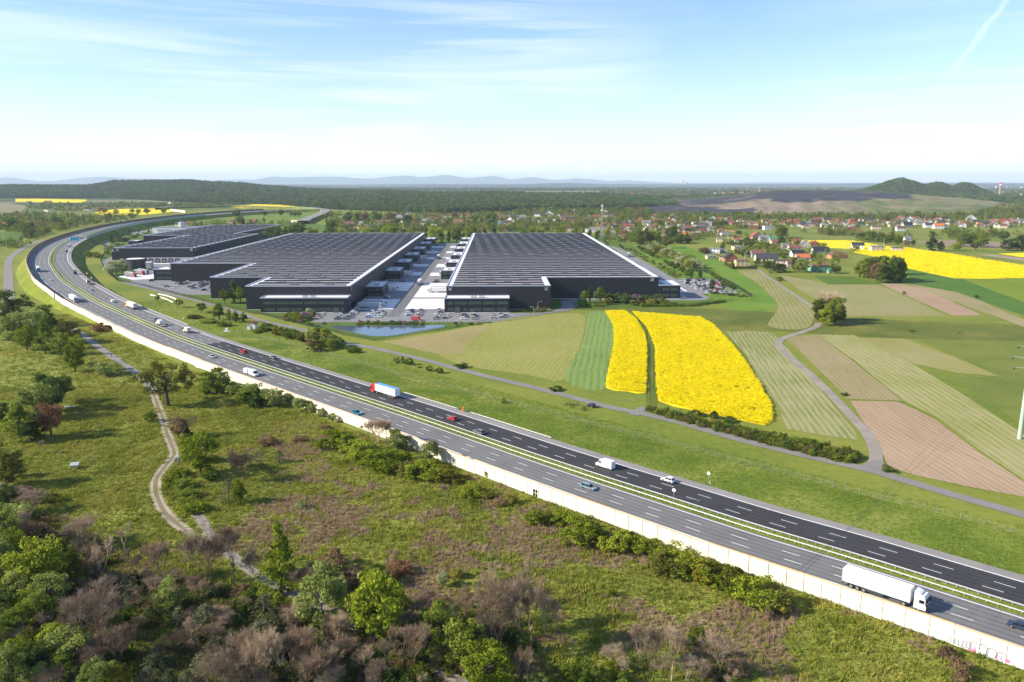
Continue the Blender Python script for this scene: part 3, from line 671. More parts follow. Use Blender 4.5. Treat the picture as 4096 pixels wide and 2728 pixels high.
for q_ in (-1.0, 1.0):
    p_ = Path([(v.x, v.y, .085) for v in DP.p[::3]], 4.); mb = MB(); k_ = 0.
    while k_ < p_.L-4:
        w_ = .46+.18*mnoise.noise(Vector((k_*.11, q_*5, 0))); s_ = q_+.25*mnoise.noise(Vector((k_*.07, q_*9, 4))); p_.ribbon(mb, s_-w_, s_+w_, 0, k_, k_+4.05, 0, 4.05); k_ += 4
    mb.obj('wheel_rut', RUT, kind='structure')
LP = road('gravel_path_lower', [('D', 452, 1180), ('D', 466, 1200), ('D', 482, 1228), ('D', 510, 1258), ('D', 550, 1292), ('D', 595, 1325), ('D', 700, 1380), ('D', 800, 1430), ('D', 900, 1480), ('D', 980, 1520), ('D', 1060, 1572), ('D', 1160, 1640)], 2.7, .12, patchy('gravel_dirt', [(.3, (.12, .10, .07)), (.5, (.22, .19, .155)), (.68, (.30, .27, .23)), (.8, (0.159, 0.151, 0.043))], .5, 3.5, .8, 2, .3))
road('field_entrance', [('D', 1455, 955), ('D', 1475, 941), ('D', 1487, 934)], 4., .15, A_RD)
# ------------------------------------------------------------ the steep grassed bank beside the shoulder
BANKP = [(2420, 1345), (2354, 1323), (2016, 1227), (1810, 1171), (1603, 1110), (1453, 1066), (1267, 1009.5), (1047, 940.5), (852, 881.5), (694, 834), (574, 797.3), (490, 770), (500, 762), (588.5, 776.5), (679, 795), (745, 815), (802, 830), (864, 846), (915, 861), (967, 874), (1006, 884), (1064, 898.7), (1106, 910.5), (1200, 937), (1250, 949), (1300, 961.5), (1352, 974), (1409.5, 989.5), (1470, 1004), (1534, 1021.5), (1601.5, 1038.5), (1673.5, 1058.5), (1749, 1078), (1830, 1098), (1915, 1121), (2006, 1144.5), (2105, 1168.5), (2154, 1180), (2207, 1193.5), (2261.5, 1208), (2319, 1225), (2420, 1254)]
sheet('grass_bank', ('D', BANKP), .03, patchy('bank_grass', [(.3, (.065, .10, .012)), (.45, (.10, .145, .016)), (.58, (.17, .20, .03)), (.72, (.27, .25, .085))], .04, .7, .6, 1.1, .9))
# ------------------------------------------------------------ fields
def ang(a, b): p, q = G(*a), G(*b); return math.atan2(q[1]-p[1], q[0]-p[0])
YEL_G = patchy('rapeseed_flowers', [(.25, (0.244, 0.259, 0.017)), (.42, (.62, .50, .012)), (.7, (.90, .70, .012))], .06, .55, .5, 1.5, .5)
Z = [.04]
def field(name, pts, mat, sm=4, fr='D'):
    Z[0] += .002; return sheet(name, (fr, pts), Z[0], mat, smooth=sm)
# broad swathes first
field('right_meadow', [(1325, 712), (1400, 706), (1700, 712), (1790, 720), (1900, 728), (2100, 738), (2420, 752), (2420, 790), (2200, 782), (2000, 775), (1880, 768), (1790, 762), (1660, 760), (1600, 727), (1450, 716)], patchy('rough_pasture', [(.25, (0.067, 0.092, 0.015)), (.5, (0.116, 0.135, 0.025)), (.66, (0.183, 0.167, 0.038)), (.85, (.23, .18, .09))], .02, .4, .5, 1.2, .6), 2)
field('green_strip', [(1388, 588), (1500, 570), (1560, 563), (1640, 590), (1700, 622), (1745, 655), (1785, 695), (1780, 712), (1700, 714), (1660, 700), (1600, 660), (1500, 612), (1440, 592)], patchy('young_corn', [(.3, (0.085, 0.162, 0.017)), (.6, (0.134, 0.216, 0.025)), (.85, (0.232, 0.248, 0.051))], .02, .5, .35, 1.5, .3), 3)
field('curved_field', [(1694, 622), (1735, 620), (1775, 642), (1805, 665), (1850, 690), (1870, 710), (1868, 738), (1855, 754), (1810, 757), (1765, 747), (1788, 712), (1780, 690), (1745, 655)], striped('spring_rows', (0.161, 0.174, 0.033), (0.282, 0.249, 0.120), ang((1790, 740), (1740, 640)), 3.2, 1.5), 3)
field('pale_field', [(1790, 632), (1840, 640), (1905, 655), (2020, 655), (2095, 688), (2175, 726), (2050, 727), (1925, 726), (1930, 700), (1880, 690), (1840, 668)], striped('stubble_green', (0.191, 0.196, 0.045), (0.282, 0.249, 0.129), ang((2050, 700), (1900, 650)), 4, 1.0), 0)
field('green_corner', [(1868, 634), (1960, 636), (2020, 653), (1905, 654)], LAWN, 0)
field('bare_strip', [(2025, 652), (2078, 653), (2130, 668), (2252, 722), (2255, 725), (2190, 726), (2100, 687), (2050, 665)], striped('bare_soil_pink', (0.265, 0.181, 0.117), (0.360, 0.255, 0.167), ang((2200, 720), (2060, 660)), 3.5, .6), 0)
field('tan_strip', [(2090, 654), (2180, 660), (2250, 690), (2354, 735), (2420, 760), (2420, 775), (2354, 752), (2290, 728), (2230, 708)], striped('tan_rows', (0.192, 0.176, 0.066), (0.310, 0.259, 0.138), ang((2300, 735), (2120, 660)), 3.5, .8), 0)
field('green_band', [(2000, 652), (2090, 640), (2086, 620), (2060, 607), (2100, 606), (2200, 640), (2420, 640), (2420, 742), (2354, 725), (2200, 672), (2090, 652)], patchy('dark_corn', [(.3, (0.055, 0.119, 0.019)), (.7, (0.091, 0.167, 0.025))], .01, .5, .3, 1.5, .3), 0)
field('bright_green_field', [(2210, 641), (2420, 638), (2420, 708), (2354, 694), (2280, 668)], patchy('bright_corn', [(.3, (0.122, 0.178, 0.015)), (.7, (0.195, 0.238, 0.025))], .01, .5, .3, 1.5, .3), 0)
yf = [(1960, 580), (1990, 578), (2040, 573), (2085, 571), (2180, 584), (2260, 597), (2354, 612), (2420, 622), (2420, 638), (2270, 641), (2195, 640), (2145, 630), (2090, 618), (2060, 607), (2010, 590)]
field('rapeseed_field', yf, YEL_G, 0)
field('rapeseed_field_back', [(1830, 553), (1930, 552), (1962, 552), (1990, 558), (2040, 566), (2085, 571), (2040, 574), (1985, 578), (1955, 572), (1900, 570), (1850, 560)], YEL_G, 0)
field('rapeseed_strip', [(2292, 583), (2354, 581), (2420, 581), (2420, 594), (2354, 592)], YEL_G, 0)
field('bare_strip_far', [(2245, 585), (2290, 586), (2354, 594), (2420, 600), (2420, 606), (2354, 600)], striped('bare_far', (0.260, 0.190, 0.140), (0.340, 0.260, 0.190), 0, 6, .5), 0)
field('far_pasture', [(1700, 530), (1830, 528), (2050, 532), (2200, 538), (2354, 545), (2354, 556), (2190, 556), (2090, 548), (1960, 550), (1830, 552), (1760, 545)], patchy('pasture', [(.3, (0.122, 0.162, 0.025)), (.7, (0.195, 0.205, 0.043))], .01, .3, .3, 1.5, .3), 2)
field('brown_field_far', [(2090, 556), (2190, 552), (2270, 556), (2354, 560), (2354, 574), (2180, 566)], striped('far_brown', (0.200, 0.145, 0.100), (0.300, 0.210, 0.150), 0, 8, .5), 0)
field('olive_field', [(888, 788), (940, 772), (1010, 764), (1080, 750), (1150, 738), (1215, 726), (1330, 721), (1345, 745), (1332, 800), (1298, 873), (1215, 862), (1120, 850), (1050, 836), (1005, 815), (950, 800)], striped('clover_rows', (0.187, 0.196, 0.040), (0.273, 0.259, 0.086), ang((1180, 850), (1300, 730)), 2.3, 2.2, (.34, .35, .05)), 3)
field('clover_corner', [(880, 786), (935, 779), (1010, 768), (1120, 750), (1075, 790), (1060, 812), (1000, 812), (930, 797)], striped('clover_corner_rows', (0.210, 0.190, 0.060), (0.330, 0.260, 0.130), ang((960, 805), (1100, 755)), 2.3, 2.0), 3)
field('green_field', [(1345, 721), (1388, 717), (1412, 750), (1408, 800), (1396, 840), (1388, 897), (1298, 873), (1334, 800), (1348, 745)], striped('barley_rows', (0.105, 0.180, 0.040), (0.200, 0.270, 0.080), ang((1345, 880), (1372, 740)), 3.0, 2.5), 3)
Y1 = [(1391, 717), (1436, 716), (1462, 735), (1480, 765), (1487, 800), (1486, 850), (1484, 903), (1440, 900), (1393, 892), (1402, 840), (1412, 790), (1410, 748)]
Y2 = [(1453, 718), (1520, 724), (1610, 731), (1640, 748), (1680, 790), (1715, 835), (1748, 888), (1774, 935), (1775, 968), (1757, 978), (1700, 966), (1600, 945), (1513, 922), (1508, 870), (1506, 800), (1488, 755)]
field('rapeseed_field_small', Y1, YEL_G, 2); field('rapeseed_field_near', Y2, YEL_G, 2)
field('grass_lane', [(1437, 715), (1453, 717), (1488, 754), (1506, 800), (1509, 870), (1513, 925), (1500, 938), (1486, 925), (1486, 850), (1487, 800), (1480, 765)], striped('mown_lane', (0.061, 0.092, 0.015), (0.146, 0.162, 0.025), ang((1498, 900), (1497, 800)), 1.6, .4), 2)
field('row_field', [(1668, 764), (1720, 761), (1770, 764), (1800, 787), (1850, 848), (1910, 925), (1960, 985), (1976, 1013), (1900, 1002), (1808, 986), (1790, 935), (1750, 880), (1712, 812)], striped('drill_rows', (0.123, 0.159, 0.026), (0.320, 0.297, 0.146), ang((1880, 990), (1740, 800)), 2.4, .9), 0)
field('fallow_field', [(1800, 775), (1880, 769), (1960, 830), (2075, 922), (1946, 917), (1885, 852), (1835, 803)], striped('fallow', (0.197, 0.174, 0.051), (0.310, 0.249, 0.146), ang((2000, 900), (1860, 785)), 1.9, 2.5), 0)
field('long_field', [(1882, 769), (1965, 771), (2100, 838), (2250, 930), (2354, 1000), (2460, 1075), (2460, 1180), (2354, 1103), (2250, 1033), (2150, 958), (2078, 922), (1965, 830)], striped('long_rows', (0.185, 0.201, 0.037), (0.329, 0.297, 0.146), ang((2354, 1050), (1950, 790)), 2.8, .8), 0)
field('upper_row_field', [(1975, 777), (2080, 780), (2190, 820), (2300, 866), (2200, 858), (2100, 836)], striped('upper_rows', (0.198, 0.201, 0.037), (0.301, 0.268, 0.129), ang((2290, 860), (2020, 780)), 3, .8), 0)
field('corner_pasture', [(2110, 781), (2420, 786), (2420, 1040), (2354, 985), (2280, 925), (2190, 868), (2300, 866), (2190, 816)], patchy('corner_grass', [(.3, (0.104, 0.140, 0.025)), (.6, (0.165, 0.184, 0.038)), (.8, (.24, .22, .10))], .02, .7, .4, 1.5, .4), 0)
field('ploughed_field', [(1955, 922), (2062, 924), (2078, 930), (2150, 965), (2250, 1040), (2354, 1108), (2420, 1145), (2420, 1165), (2354, 1143), (2230, 1120), (2100, 1092), (2042, 1072), (2018, 1020), (1982, 965)], striped('harrowed_soil', (0.265, 0.181, 0.112), (0.389, 0.284, 0.186), ang((2300, 1110), (2010, 940)), 2.2, 1.0), 0)
field('left_pasture', [(-60, 752), (20, 757), (80, 785), (135, 820), (138, 850), (110, 890), (60, 925), (-60, 935)], patchy('pale_pasture', [(.3, (0.140, 0.173, 0.025)), (.55, (0.220, 0.232, 0.047)), (.8, (0.317, 0.292, 0.081))], .05, .6, .5, 1.5, .4), 3)
field('left_green_field', [(-60, 535), (40, 534), (60, 540), (50, 556), (-60, 560)], LAWN, 0)
field('left_stubble', [(-60, 466), (20, 467), (65, 474), (45, 488), (-60, 491)], patchy('stubble', [(.3, (.18, .16, .08)), (.7, (.26, .22, .12))], .02, .3, .3, 1, .2), 0)
field('rapeseed_far_left', [(35, 457), (90, 457), (200, 459), (196, 464), (180, 466), (36, 464)], YEL_G, 0)
field('rapeseed_bend', [(213, 490), (262, 481), (300, 480), (395, 479), (402, 484), (388, 488), (330, 494), (262, 494), (225, 494)], YEL_G, 0)
field('rapeseed_far_middle', [(518, 476), (580, 470), (583, 469), (660, 469), (722, 470.5), (690, 474), (640, 478), (600, 477.5), (560, 479)], YEL_G, 0)
field('interchange_green', [(430, 504), (470, 500), (560, 492), (650, 489), (720, 489), (745, 499), (700, 510), (640, 516), (560, 516), (480, 512), (420, 514)], patchy('green_meadow', [(.3, (0.098, 0.157, 0.021)), (.7, (0.159, 0.216, 0.030))], .01, .4, .3, 1, .3), 2)
field('village_green', [(1130, 526), (1160, 523), (1200, 525), (1260, 530), (1280, 534), (1150, 534)], LAWN, 0)
field('village_green_far', [(1195, 506), (1220, 500), (1245, 504), (1260, 512), (1230, 514)], LAWN, 0)
# ------------------------------------------------------------ industrial estate
wsheet('estate_lawn', [g('t0', *p) for p in [(985, 590), (1320, 560), (1500, 540), (1600, 470), (1950, 470), (2340, 470)]]+[g('t1', 300, 480), (-60, 1290), (160, 1290)]+[g('t2', *p) for p in [(960, 665), (1130, 700), (1400, 690), (1640, 830), (1820, 960), (2200, 1165), (2060, 1215), (1600, 1250), (600, 1280), (300, 1320), (0, 1385)]]+[g('t1', *p) for p in [(1500, 1490), (1090, 1566), (800, 1500), (500, 1440), (0, 1312)]]+[g('t0', *p) for p in [(1900, 1195), (1300, 1060), (1080, 1020), (960, 915), (922, 835), (960, 740), (940, 640)]], .03, LAWN)
def lot(name, pts, z=.07, mat=None): return sheet(name, pts, z, mat or A_LOT)
lot('front_yard', [('t1', 500, 1397), ('t1', 560, 1345), ('t1', 655, 1312), ('t1', 870, 1180), ('t1', 870, 1150), ('t1', 2330, 1150), ('t1', 2330, 1309), ('t2', 10, 1311), ('t2', 200, 1312), ('t2', 360, 1300), ('t2', 440, 1270), ('t2', 462, 1240), ('t2', 445, 1212), ('t2', 458, 1192), ('t2', 500, 1185), ('t2', 560, 1188), ('t2', 605, 1200), ('t2', 570, 1230), ('t2', 585, 1258), ('t2', 560, 1282), ('t2', 330, 1320), ('t2', 0, 1383), ('t1', 2250, 1395)])
lot('truck_court', [('t1', 870, 1290), ('t1', 1400, 1290), ('t1', 1800, 1290), ('t1', 1740, 1100), ('t1', 1900, 690), ('t1', 1500, 690)], .066)
wsheet('court_surface', [(-99.4, 530), (-34.8, 530), (-34.8, 1126), (-99.4, 1126)], .074, A_LOT)
wsheet('centre_lane', [(-71.4, 505), (-63.8, 505), (-63.8, 1126), (-71.4, 1126)], .082, asphalt('lane_asphalt', (.14, .137, .14)))
lot('side_road', [('t2', 500, 1187), ('t2', 1345, 1178), ('t2', 1345, 980), ('t2', 880, 690), ('t2', 930, 700), ('t2', 1000, 722), ('t2', 1060, 755), ('t2', 1270, 870), ('t2', 1500, 1003), ('t2', 1940, 1003), ('t2', 1985, 1080), ('t2', 1950, 1110), ('t2', 1840, 1135), ('t2', 1735, 1136), ('t2', 1805, 1168), ('t2', 1800, 1183), ('t2', 1740, 1194), ('t2', 1640, 1197), ('t2', 560, 1192)], .062)
lot('west_yard', [('z3', *p) for p in [(20, 682), (235, 598), (244, 640), (400, 650), (900, 640), (2070, 640), (2070, 1078), (2082, 1310), (1530, 1308), (1000, 1190), (510, 1085), (600, 1058), (580, 1030), (345, 978), (400, 950), (500, 935), (560, 880), (850, 850), (960, 808), (900, 780), (60, 790)]], .062)
lot('rear_lane', [('t0', *p) for p in [(945, 690), (935, 640), (960, 610), (1040, 595), (1120, 580), (1230, 565), (1330, 555), (1440, 545), (1540, 535), (1660, 522), (1660, 530), (1440, 560), (1230, 580), (1060, 600), (985, 625), (1005, 680), (1005, 690)]], .062, A_RD)
for i, (y0, y1) in enumerate([(536, 583), (629, 684), (735, 762), (815, 838), (893, 915), (972, 995), (1053, 1078)]):
    wsheet('truck_apron', [(-99.3, y0), (-71.7, y0), (-71.7, y1), (-99.3, y1)], .09, CONC)
for i, (y0, y1) in enumerate([(536, 585), (592, 677), (733, 757), (809, 838), (893, 915), (972, 995), (1053, 1075)]):
    wsheet('truck_apron', [(-63.4, y0), (-34.9, y0), (-34.9, y1), (-63.4, y1)], .09, CONC)
wsheet('truck_apron', [(134.8, 617), (145, 617), (150, 625), (150, 660), (134.8, 660)], .09, CONC)
wsheet('truck_apron', [(-374, 846), (-323, 846), (-323, 855.9), (-374, 855.9)], .09, CONC)
wsheet('truck_apron', [g('z3', *p) for p in [(345, 972), (480, 935), (1000, 905), (1030, 1010), (600, 1030), (560, 1018)]], .085, CONC)
# low retaining edges of the aprons
KERB = M('kerb_concrete', (.52, .51, .52), .8, .08, .7)
def kerb(pts, w=.35, h=.18, name='kerb', mat=None):
    p = Path([(x, y, 0) for x, y in pts], 1.5) if len(pts) > 2 else None; mb = MB()
    if p:
        p.ribbon(mb, -w/2, w/2, h); p.ribbon(mb, w/2, w/2+.02, h, dz1=0); p.ribbon(mb, -w/2-.02, -w/2, 0, dz1=h)
    else:
        (x0, y0), (x1, y1) = pts; L_ = math.hypot(x1-x0, y1-y0); mb.box(0, -w/2, 0, L_, w/2, h, 0, math.atan2(y1-y0, x1-x0), (x0, y0))
    return mb.obj(name, mat or KERB, kind='structure')
for y in (535.6, 583.6, 628, 684.6, 734, 762.6, 838.6, 915.6, 995.6): kerb([(-99, y), (-72, y)], .5, .35)
for y in (535.6, 585.3, 591.4, 677.6, 757.6, 838.6, 915.6, 995.6): kerb([(-63.2, y), (-35.2, y)], .5, .35)
# building materials
CLAD = M('dark_cladding', (.019, .020, .027), .5, .06, .25, .0, .3); CLAD2 = M('dark_cladding_office', (.016, .017, .023), .5, .06, .25, 0, .3)
ROOFM = M('roof_membrane', (.74, .71, .71), .8, .04, .3); COPING_M = M('steel_coping', (.42, .45, .53), .4, .05, .5, .2)
def pvmat():
    m, nt, b = base_mat('solar_glass', .55, .08); n = noise(nt, pos(nt), .8, 3)
    nt.links.new(ramp(nt, n, [(.3, (.026, .025, .028)), (.7, (.042, .039, .043))]), b.inputs['Base Color']); return m
PVM = pvmat(); PVB = M('panel_back', (.20, .185, .18), .7, .1, 1); DOMEM = M('skylight_dome', (.19, .19, .22), .55, .08, 1, 0, .5)
WGL = base_mat('office_glass', .18, .6)[0]; WGL.node_tree.nodes['Principled BSDF'].inputs['Base Color'].default_value = (.07, .10, .075, 1)
WFR = M('window_frame', (.09, .095, .10), .5, .05, 1); BLACK = M('dock_rubber', (.010, .010, .012), .8, .1, 1); DOORM = M('dock_door', (.42, .42, .44), .6, .06, 1); RECESS = M('dock_wall', (.38, .38, .40), .7, .06, 1)
def spans(poly, y):
    xs = []
    for (x1, y1), (x2, y2) in zip(poly, poly[1:]+poly[:1]):
        if (y1 > y) != (y2 > y): xs.append(x1+(y-y1)*(x2-x1)/(y2-y1))
    return sorted(xs)
def walls(root, poly, h, strips=8, mat=CLAD, name='wall', only=None):
    """poly counter-clockwise, right angles; core wall with horizontal cladding panels as parts"""
    core = MB()
    for (x1, y1), (x2, y2) in zip(poly, poly[1:]+poly[:1]): core.quad((x1, y1, 0), (x2, y2, 0), (x2, y2, h), (x1, y1, h))
    core.obj(name, mat, root)
    sh = h/strips
    for (x1, y1), (x2, y2) in zip(poly, poly[1:]+poly[:1]):
        L_ = math.hypot(x2-x1, y2-y1); a = math.atan2(y2-y1, x2-x1)
        if not (abs(x2-x1) > 1 and x2 > x1) and not (abs(y2-y1) > 1 and y2 > y1): continue   # sides the photo shows: front (-y) and right (+x)
        mb = MB(); mb.box(.0, -.09, .03, L_, -.004, sh-.05); me = mb.mesh('cladding_panel', [mat])
        for k in range(strips): link('cladding_panel', me, root, (x1, y1, k*sh), a)
    pl = MB()
    for (x1, y1), (x2, y2) in zip(poly, poly[1:]+poly[:1]):
        L_ = math.hypot(x2-x1, y2-y1); pl.box(-.0, -.16, 0, L_, -.095, .38, 0, math.atan2(y2-y1, x2-x1), (x1, y1))
    pl.obj('plinth', KERB, root)
def parapet(root, poly, h, w=.7, top=.55):
    mb = MB()
    for (x1, y1), (x2, y2) in zip(poly, poly[1:]+poly[:1]):
        L_ = math.hypot(x2-x1, y2-y1); v = abs(y2-y1) > abs(x2-x1); e = .004 if v else 0
        mb.box(-.12+e*3, -.12+e, h-.3, L_+.12-e*3, w-e, h+top+e, 0, math.atan2(y2-y1, x2-x1), (x1, y1))
    mb.obj('parapet', COPING_M, root)
def roofdeck(root, poly, h): mb = MB(); mb.poly([(x, y, h) for x, y in poly]); mb.obj('roof', ROOFM, root)
def window_mesh(w, h, n):
    mb = MB(); mb.box(0, -.03, 0, w, .02, h, 0); fr = .09
    mb.box(-.02, -.10, -.02, w+.02, -.035, fr, 1); mb.box(-.02, -.10, h-fr, w+.02, -.035, h+.02, 1)
    for i in range(n+1):
        x = i*w/n; mb.box(x-.05, -.095, fr+.01, x+.05, -.035, h-fr-.01, 1)
    return mb.mesh('window', [WGL, WFR])
def window(root, x, y, z, w, h, n, rot=0., name='window'): return link(name, window_mesh(w, h, n), root, (x, y, z), rot)
def logo(root, x, y, z, size, rot=0.):
    mb = MB(); s = size; t = s*.10; a = s*.24
    for sx in (0, 1):
        for sz in (0, 1):
            x0 = 0 if not sx else s-a
            mb.box(x0, -.16, (0 if not sz else s-t), x0+a, -.10, (t if not sz else s)); mb.box((0 if not sx else s-t), -.16, (t if not sz else s-a), (t if not sx else s), -.10, (a if not sz else s-t))
    o = mb.obj('logo', WHITEP, root); o.location = (x, y, z); o.rotation_euler = (0, 0, rot)
    c = bpy.data.curves.new('logo_letters', 'FONT'); c.body = 'p3'; c.size = s*.80; c.extrude = .03; c.align_x = 'CENTER'; c.align_y = 'CENTER'; c.offset = s*.006; c.materials.append(WHITEP)
    tmp = bpy.data.objects.new('letters', c); me = bpy.data.meshes.new_from_object(tmp); bpy.data.objects.remove(tmp); k = link('logo_letters', me, o, (s*.5, -.14, s*.53)); k.rotation_euler = (math.pi/2, 0, 0)
def hvac(root, x, y, z, n=2):
    for i in range(n):
        mb = MB(); mb.box(0, 0, 0, 1.7, 1.3, 1.1, 0); mb.box(.15, .15, 1.1, 1.55, 1.15, 1.25, 1); mb.box(-.15, .2, -.2, 1.85, 1.1, -.0, 1); o = mb.obj('air_conditioner', [M('unit_grey', (.45, .45, .44), .5, .1, 2), DARKSTEEL], root); o.location = (x+i*2.1, y, z+.2)
def roof_kit(root, poly, h, ph, margin=4.):
    """solar rows and skylights; ph = y of a walkway centre, 13.9 m pitch"""
    ys = [p[1] for p in poly]; y0, y1 = min(ys), max(ys); k = math.floor((y0-ph)/13.9); y = ph+13.9*k; row = 0
    dome = MB(); pr = [(-1.2, 0), (-1.2, .25), (-.8, .5), (0, .62), (.8, .5), (1.2, .25), (1.2, 0)]
    n_ = len(pr)
    for xx, q in ((-3.2, 1.), (-2.6, 1.), (2.6, 1.), (3.2, 1.)): pass
    dome.prism(pr, -2.7, 2.7, 'x', 0); dome.box(-2.9, -1.35, 0, 2.9, 1.35, .22, 0); dm = dome.mesh('skylight', [DOMEM]); nsky = 0; rest = MB()
    while y < y1:
        mb = MB()
        for j in range(4):
            a = y+2.7+j*2.2; b = a+1.95
            if a < y0+1.6 or b > y1-1.6: continue
            sp = spans(poly, (a+b)/2); sp2 = spans(poly, a); sp3 = spans(poly, b)
            for i in range(0, len(sp), 2):
                xa = max(sp[i], sp2[i] if i < len(sp2) else sp[i], sp3[i] if i < len(sp3) else sp[i])+margin; xb = min(sp[i+1], sp2[i+1] if i+1 < len(sp2) else 1e9, sp3[i+1] if i+1 < len(sp3) else 1e9)-margin
                x = xa
                while x < xb-1:
                    e = min(xb, x+30.1); mb.quad((x, a, h+.22), (e, a, h+.22), (e, b, h+.42), (x, b, h+.42), 0); mb.quad((e, b, h+.42), (e, b, h+.02), (x, b, h+.02), (x, b, h+.42), 1); x += 30.1
        if mb.v: mb.obj('solar_row', [PVM, PVB], root)
        sp = spans(poly, y)
        if len(sp) >= 2 and y > y0+3:
            x = sp[0]+margin+3+((row*11.3) % 12+12*(row % 2)) % 24
            while x < sp[-1]-margin-4:
                if inside(poly, np.array([x]), np.array([y+.5]))[0]:
                    if nsky < 290: link('skylight', dm, root, (x, y, h)); nsky += 1
                    else: rest.box(x-3, y-1.3, h, x+3, y+1.3, h+.9)
                x += 24
        y += 13.9; row += 1
    if rest.v: rest.obj('far_skylights', DOMEM, root, kind='stuff')
def warehouse(label, poly, h, ph):
    x0, y0 = poly[0]; root = thing('warehouse', label, 'warehouse', (0, 0, 0)); walls(root, poly, h); roofdeck(root, poly, h-.45); parapet(root, poly, h-.25, .7, .30); roof_kit(root, poly, h-.45, ph); return root
PA = [(-99.4, 535.6), (-99.4, 1100), (-282, 1100), (-282, 690.5), (-212, 690.5), (-212, 587.5), (-170, 587.5), (-170, 535.6)]
PB = [(-34.8, 534.5), (35.5, 534.5), (35.5, 583.8), (118.7, 583.8), (118.7, 1097), (-34.8, 1097)]
PC = [(-408, 856), (-323, 856), (-323, 1090), (-355.5, 1090), (-355.5, 1320), (-465, 1320), (-465, 1060), (-408, 1060)]
WA = warehouse('dark grey warehouse with stepped front left of the central truck lane', PA, 16.4, 545.6)
WB = warehouse('dark grey warehouse right of the central truck lane with notched right front corner', PB, 16.4, 545.8)
WC = warehouse('leftmost dark grey warehouse, behind the round tank', PC, 16.4, 868.)
logo(WB, -33.3, 534.5, 13.1, 1.9); logo(WB, 31.6, 534.5, 13.1, 1.9); logo(WB, 112.8, 583.8, 13.0, 2.2); logo(WA, -99.4, 537.5, 13.1, 1.9, math.pi/2)
logo(WC, -405.5, 856, 12.8, 2.6); logo(WC, -327.5, 856, 12.8, 2.6); logo(WC, -323, 858, 12.8, 2.6, math.pi/2)
def annex(label, x0, y0, x1, y1, h, wins=(), name='office_block', cat='office building', ac=None, side=0, strips=5):
    root = thing(name, label, cat, (x0, y0, 0)); poly = [(0, 0), (x1-x0, 0), (x1-x0, y1-y0), (0, y1-y0)]
    walls(root, poly, h, strips, CLAD2); roofdeck(root, poly, h-.5); parapet(root, poly, h-.3, .4, .35)
    for (x, z, w, hh, n) in wins: window(root, x-x0, -.10, z, w, hh, n)
    W_ = x1-x0
    for k in range(side):
        yy = 1.6+(y1-y0-3)*k/side; window(root, W_+.10, yy, 5.0, (y1-y0-3)/side-1, 1.6, 4, math.pi/2); window(root, W_+.10, yy, 1.2, (y1-y0-3)/side-1, 1.6, 4, math.pi/2)
    if ac: 
        for q in ac: hvac(root, q[0]-x0, q[1]-y0, h-.5, q[2])
    return root
fb = lambda a: -35.0+(a-135)*.0350
OB = annex('two-storey dark office block at the front of the right warehouse', -35.4, 521.0, 7.6, 534.3, 9.9, [(fb(a), 5.6, (b-a)*.035, 1.85, n) for a, b, n in ((185, 285, 3), (315, 548, 8), (582, 812, 8), (848, 1078, 8), (1115, 1312, 7))]+[(fb(a), 1.3, (b-a)*.035, 1.95, n) for a, b, n in ((187, 285, 3), (485, 548, 2), (582, 812, 8), (848, 1078, 8), (1115, 1312, 7))], ac=[(-18, 525, 2), (-12.5, 525, 2)])
fa = lambda a: -157.+(a-52)*.0722
OA = annex('two-storey dark office block at the front of the left-hand stepped warehouse', -157., 523.4, -99.5, 535.4, 10.1, [(fa(a), 5.7, (b-a)*.0722, 1.7, 7) for a, b in ((82, 190), (200, 315), (325, 440), (455, 565), (575, 690), (700, 810))]+[(fa(a), 1.3, (b-a)*.0722, 1.9, n) for a, b, n in ((87, 180, 6), (200, 315, 7), (325, 440, 7), (455, 565, 7), (575, 700, 8), (780, 812, 2))], ac=[(-130, 527, 2), (-125, 527, 2)])
def entrance(root, x, w, h):
    mb = MB(); mb.box(0, -.22, 0, w, -.17, h, 0)
    for i in range(3): mb.box(i*w/2-.06, -.30, 0, i*w/2+.06, -.22, h, 1)
    mb.box(-.1, -.30, h, w+.1, -.17, h+.15, 1); mb.box(0, -.29, 2.3, w, -.225, 2.42, 1); o = mb.obj('entrance_door', [WGL, M('door_green_grey', (.15, .19, .17), .5, .05, 1)], root); o.location = (x, 0, 0)
entrance(OB, (330-135)*.035, 3.4, 3.5); entrance(OA, (715-52)*.0722, 3.6, 3.0)
annex('dark two-storey office corner beside the car park of the stepped warehouse', -300.8, 699.2, -282.2, 718, 10.3, [(-298.2, 6.1, 5.8, 1.9, 6), (-291.6, 6.1, 6.2, 1.9, 6), (-298.2, 1.6, 5.8, 2.0, 6), (-291.6, 1.6, 6.2, 2.0, 6)], ac=[(-290, 706, 2)])
annex('dark office block at the right end of the right warehouse, beside the road', 118.9, 582.2, 134.6, 612, 10.4, [(121.6, 6.2, 4.8, 1.8, 6), (127.6, 6.2, 4.8, 1.8, 6), (121.6, 1.8, 4.8, 1.8, 6), (127.6, 1.8, 4.8, 1.8, 6)], ac=[(121, 593, 1), (122.5, 591, 1)])
annex('narrow low dark annex at the left end of the leftmost warehouse', -424, 884, -408.2, 1000, 10.5)
xa, ya = g('z3', 632, 285, 10); annex('dark office block in front of the rear wing of the leftmost warehouse', xa, 1043, -465.2, 1059.8, 10.3, [(xa+2.5, 5.6, 8, 1.8, 6), (xa+12, 5.6, 8, 1.8, 6)])
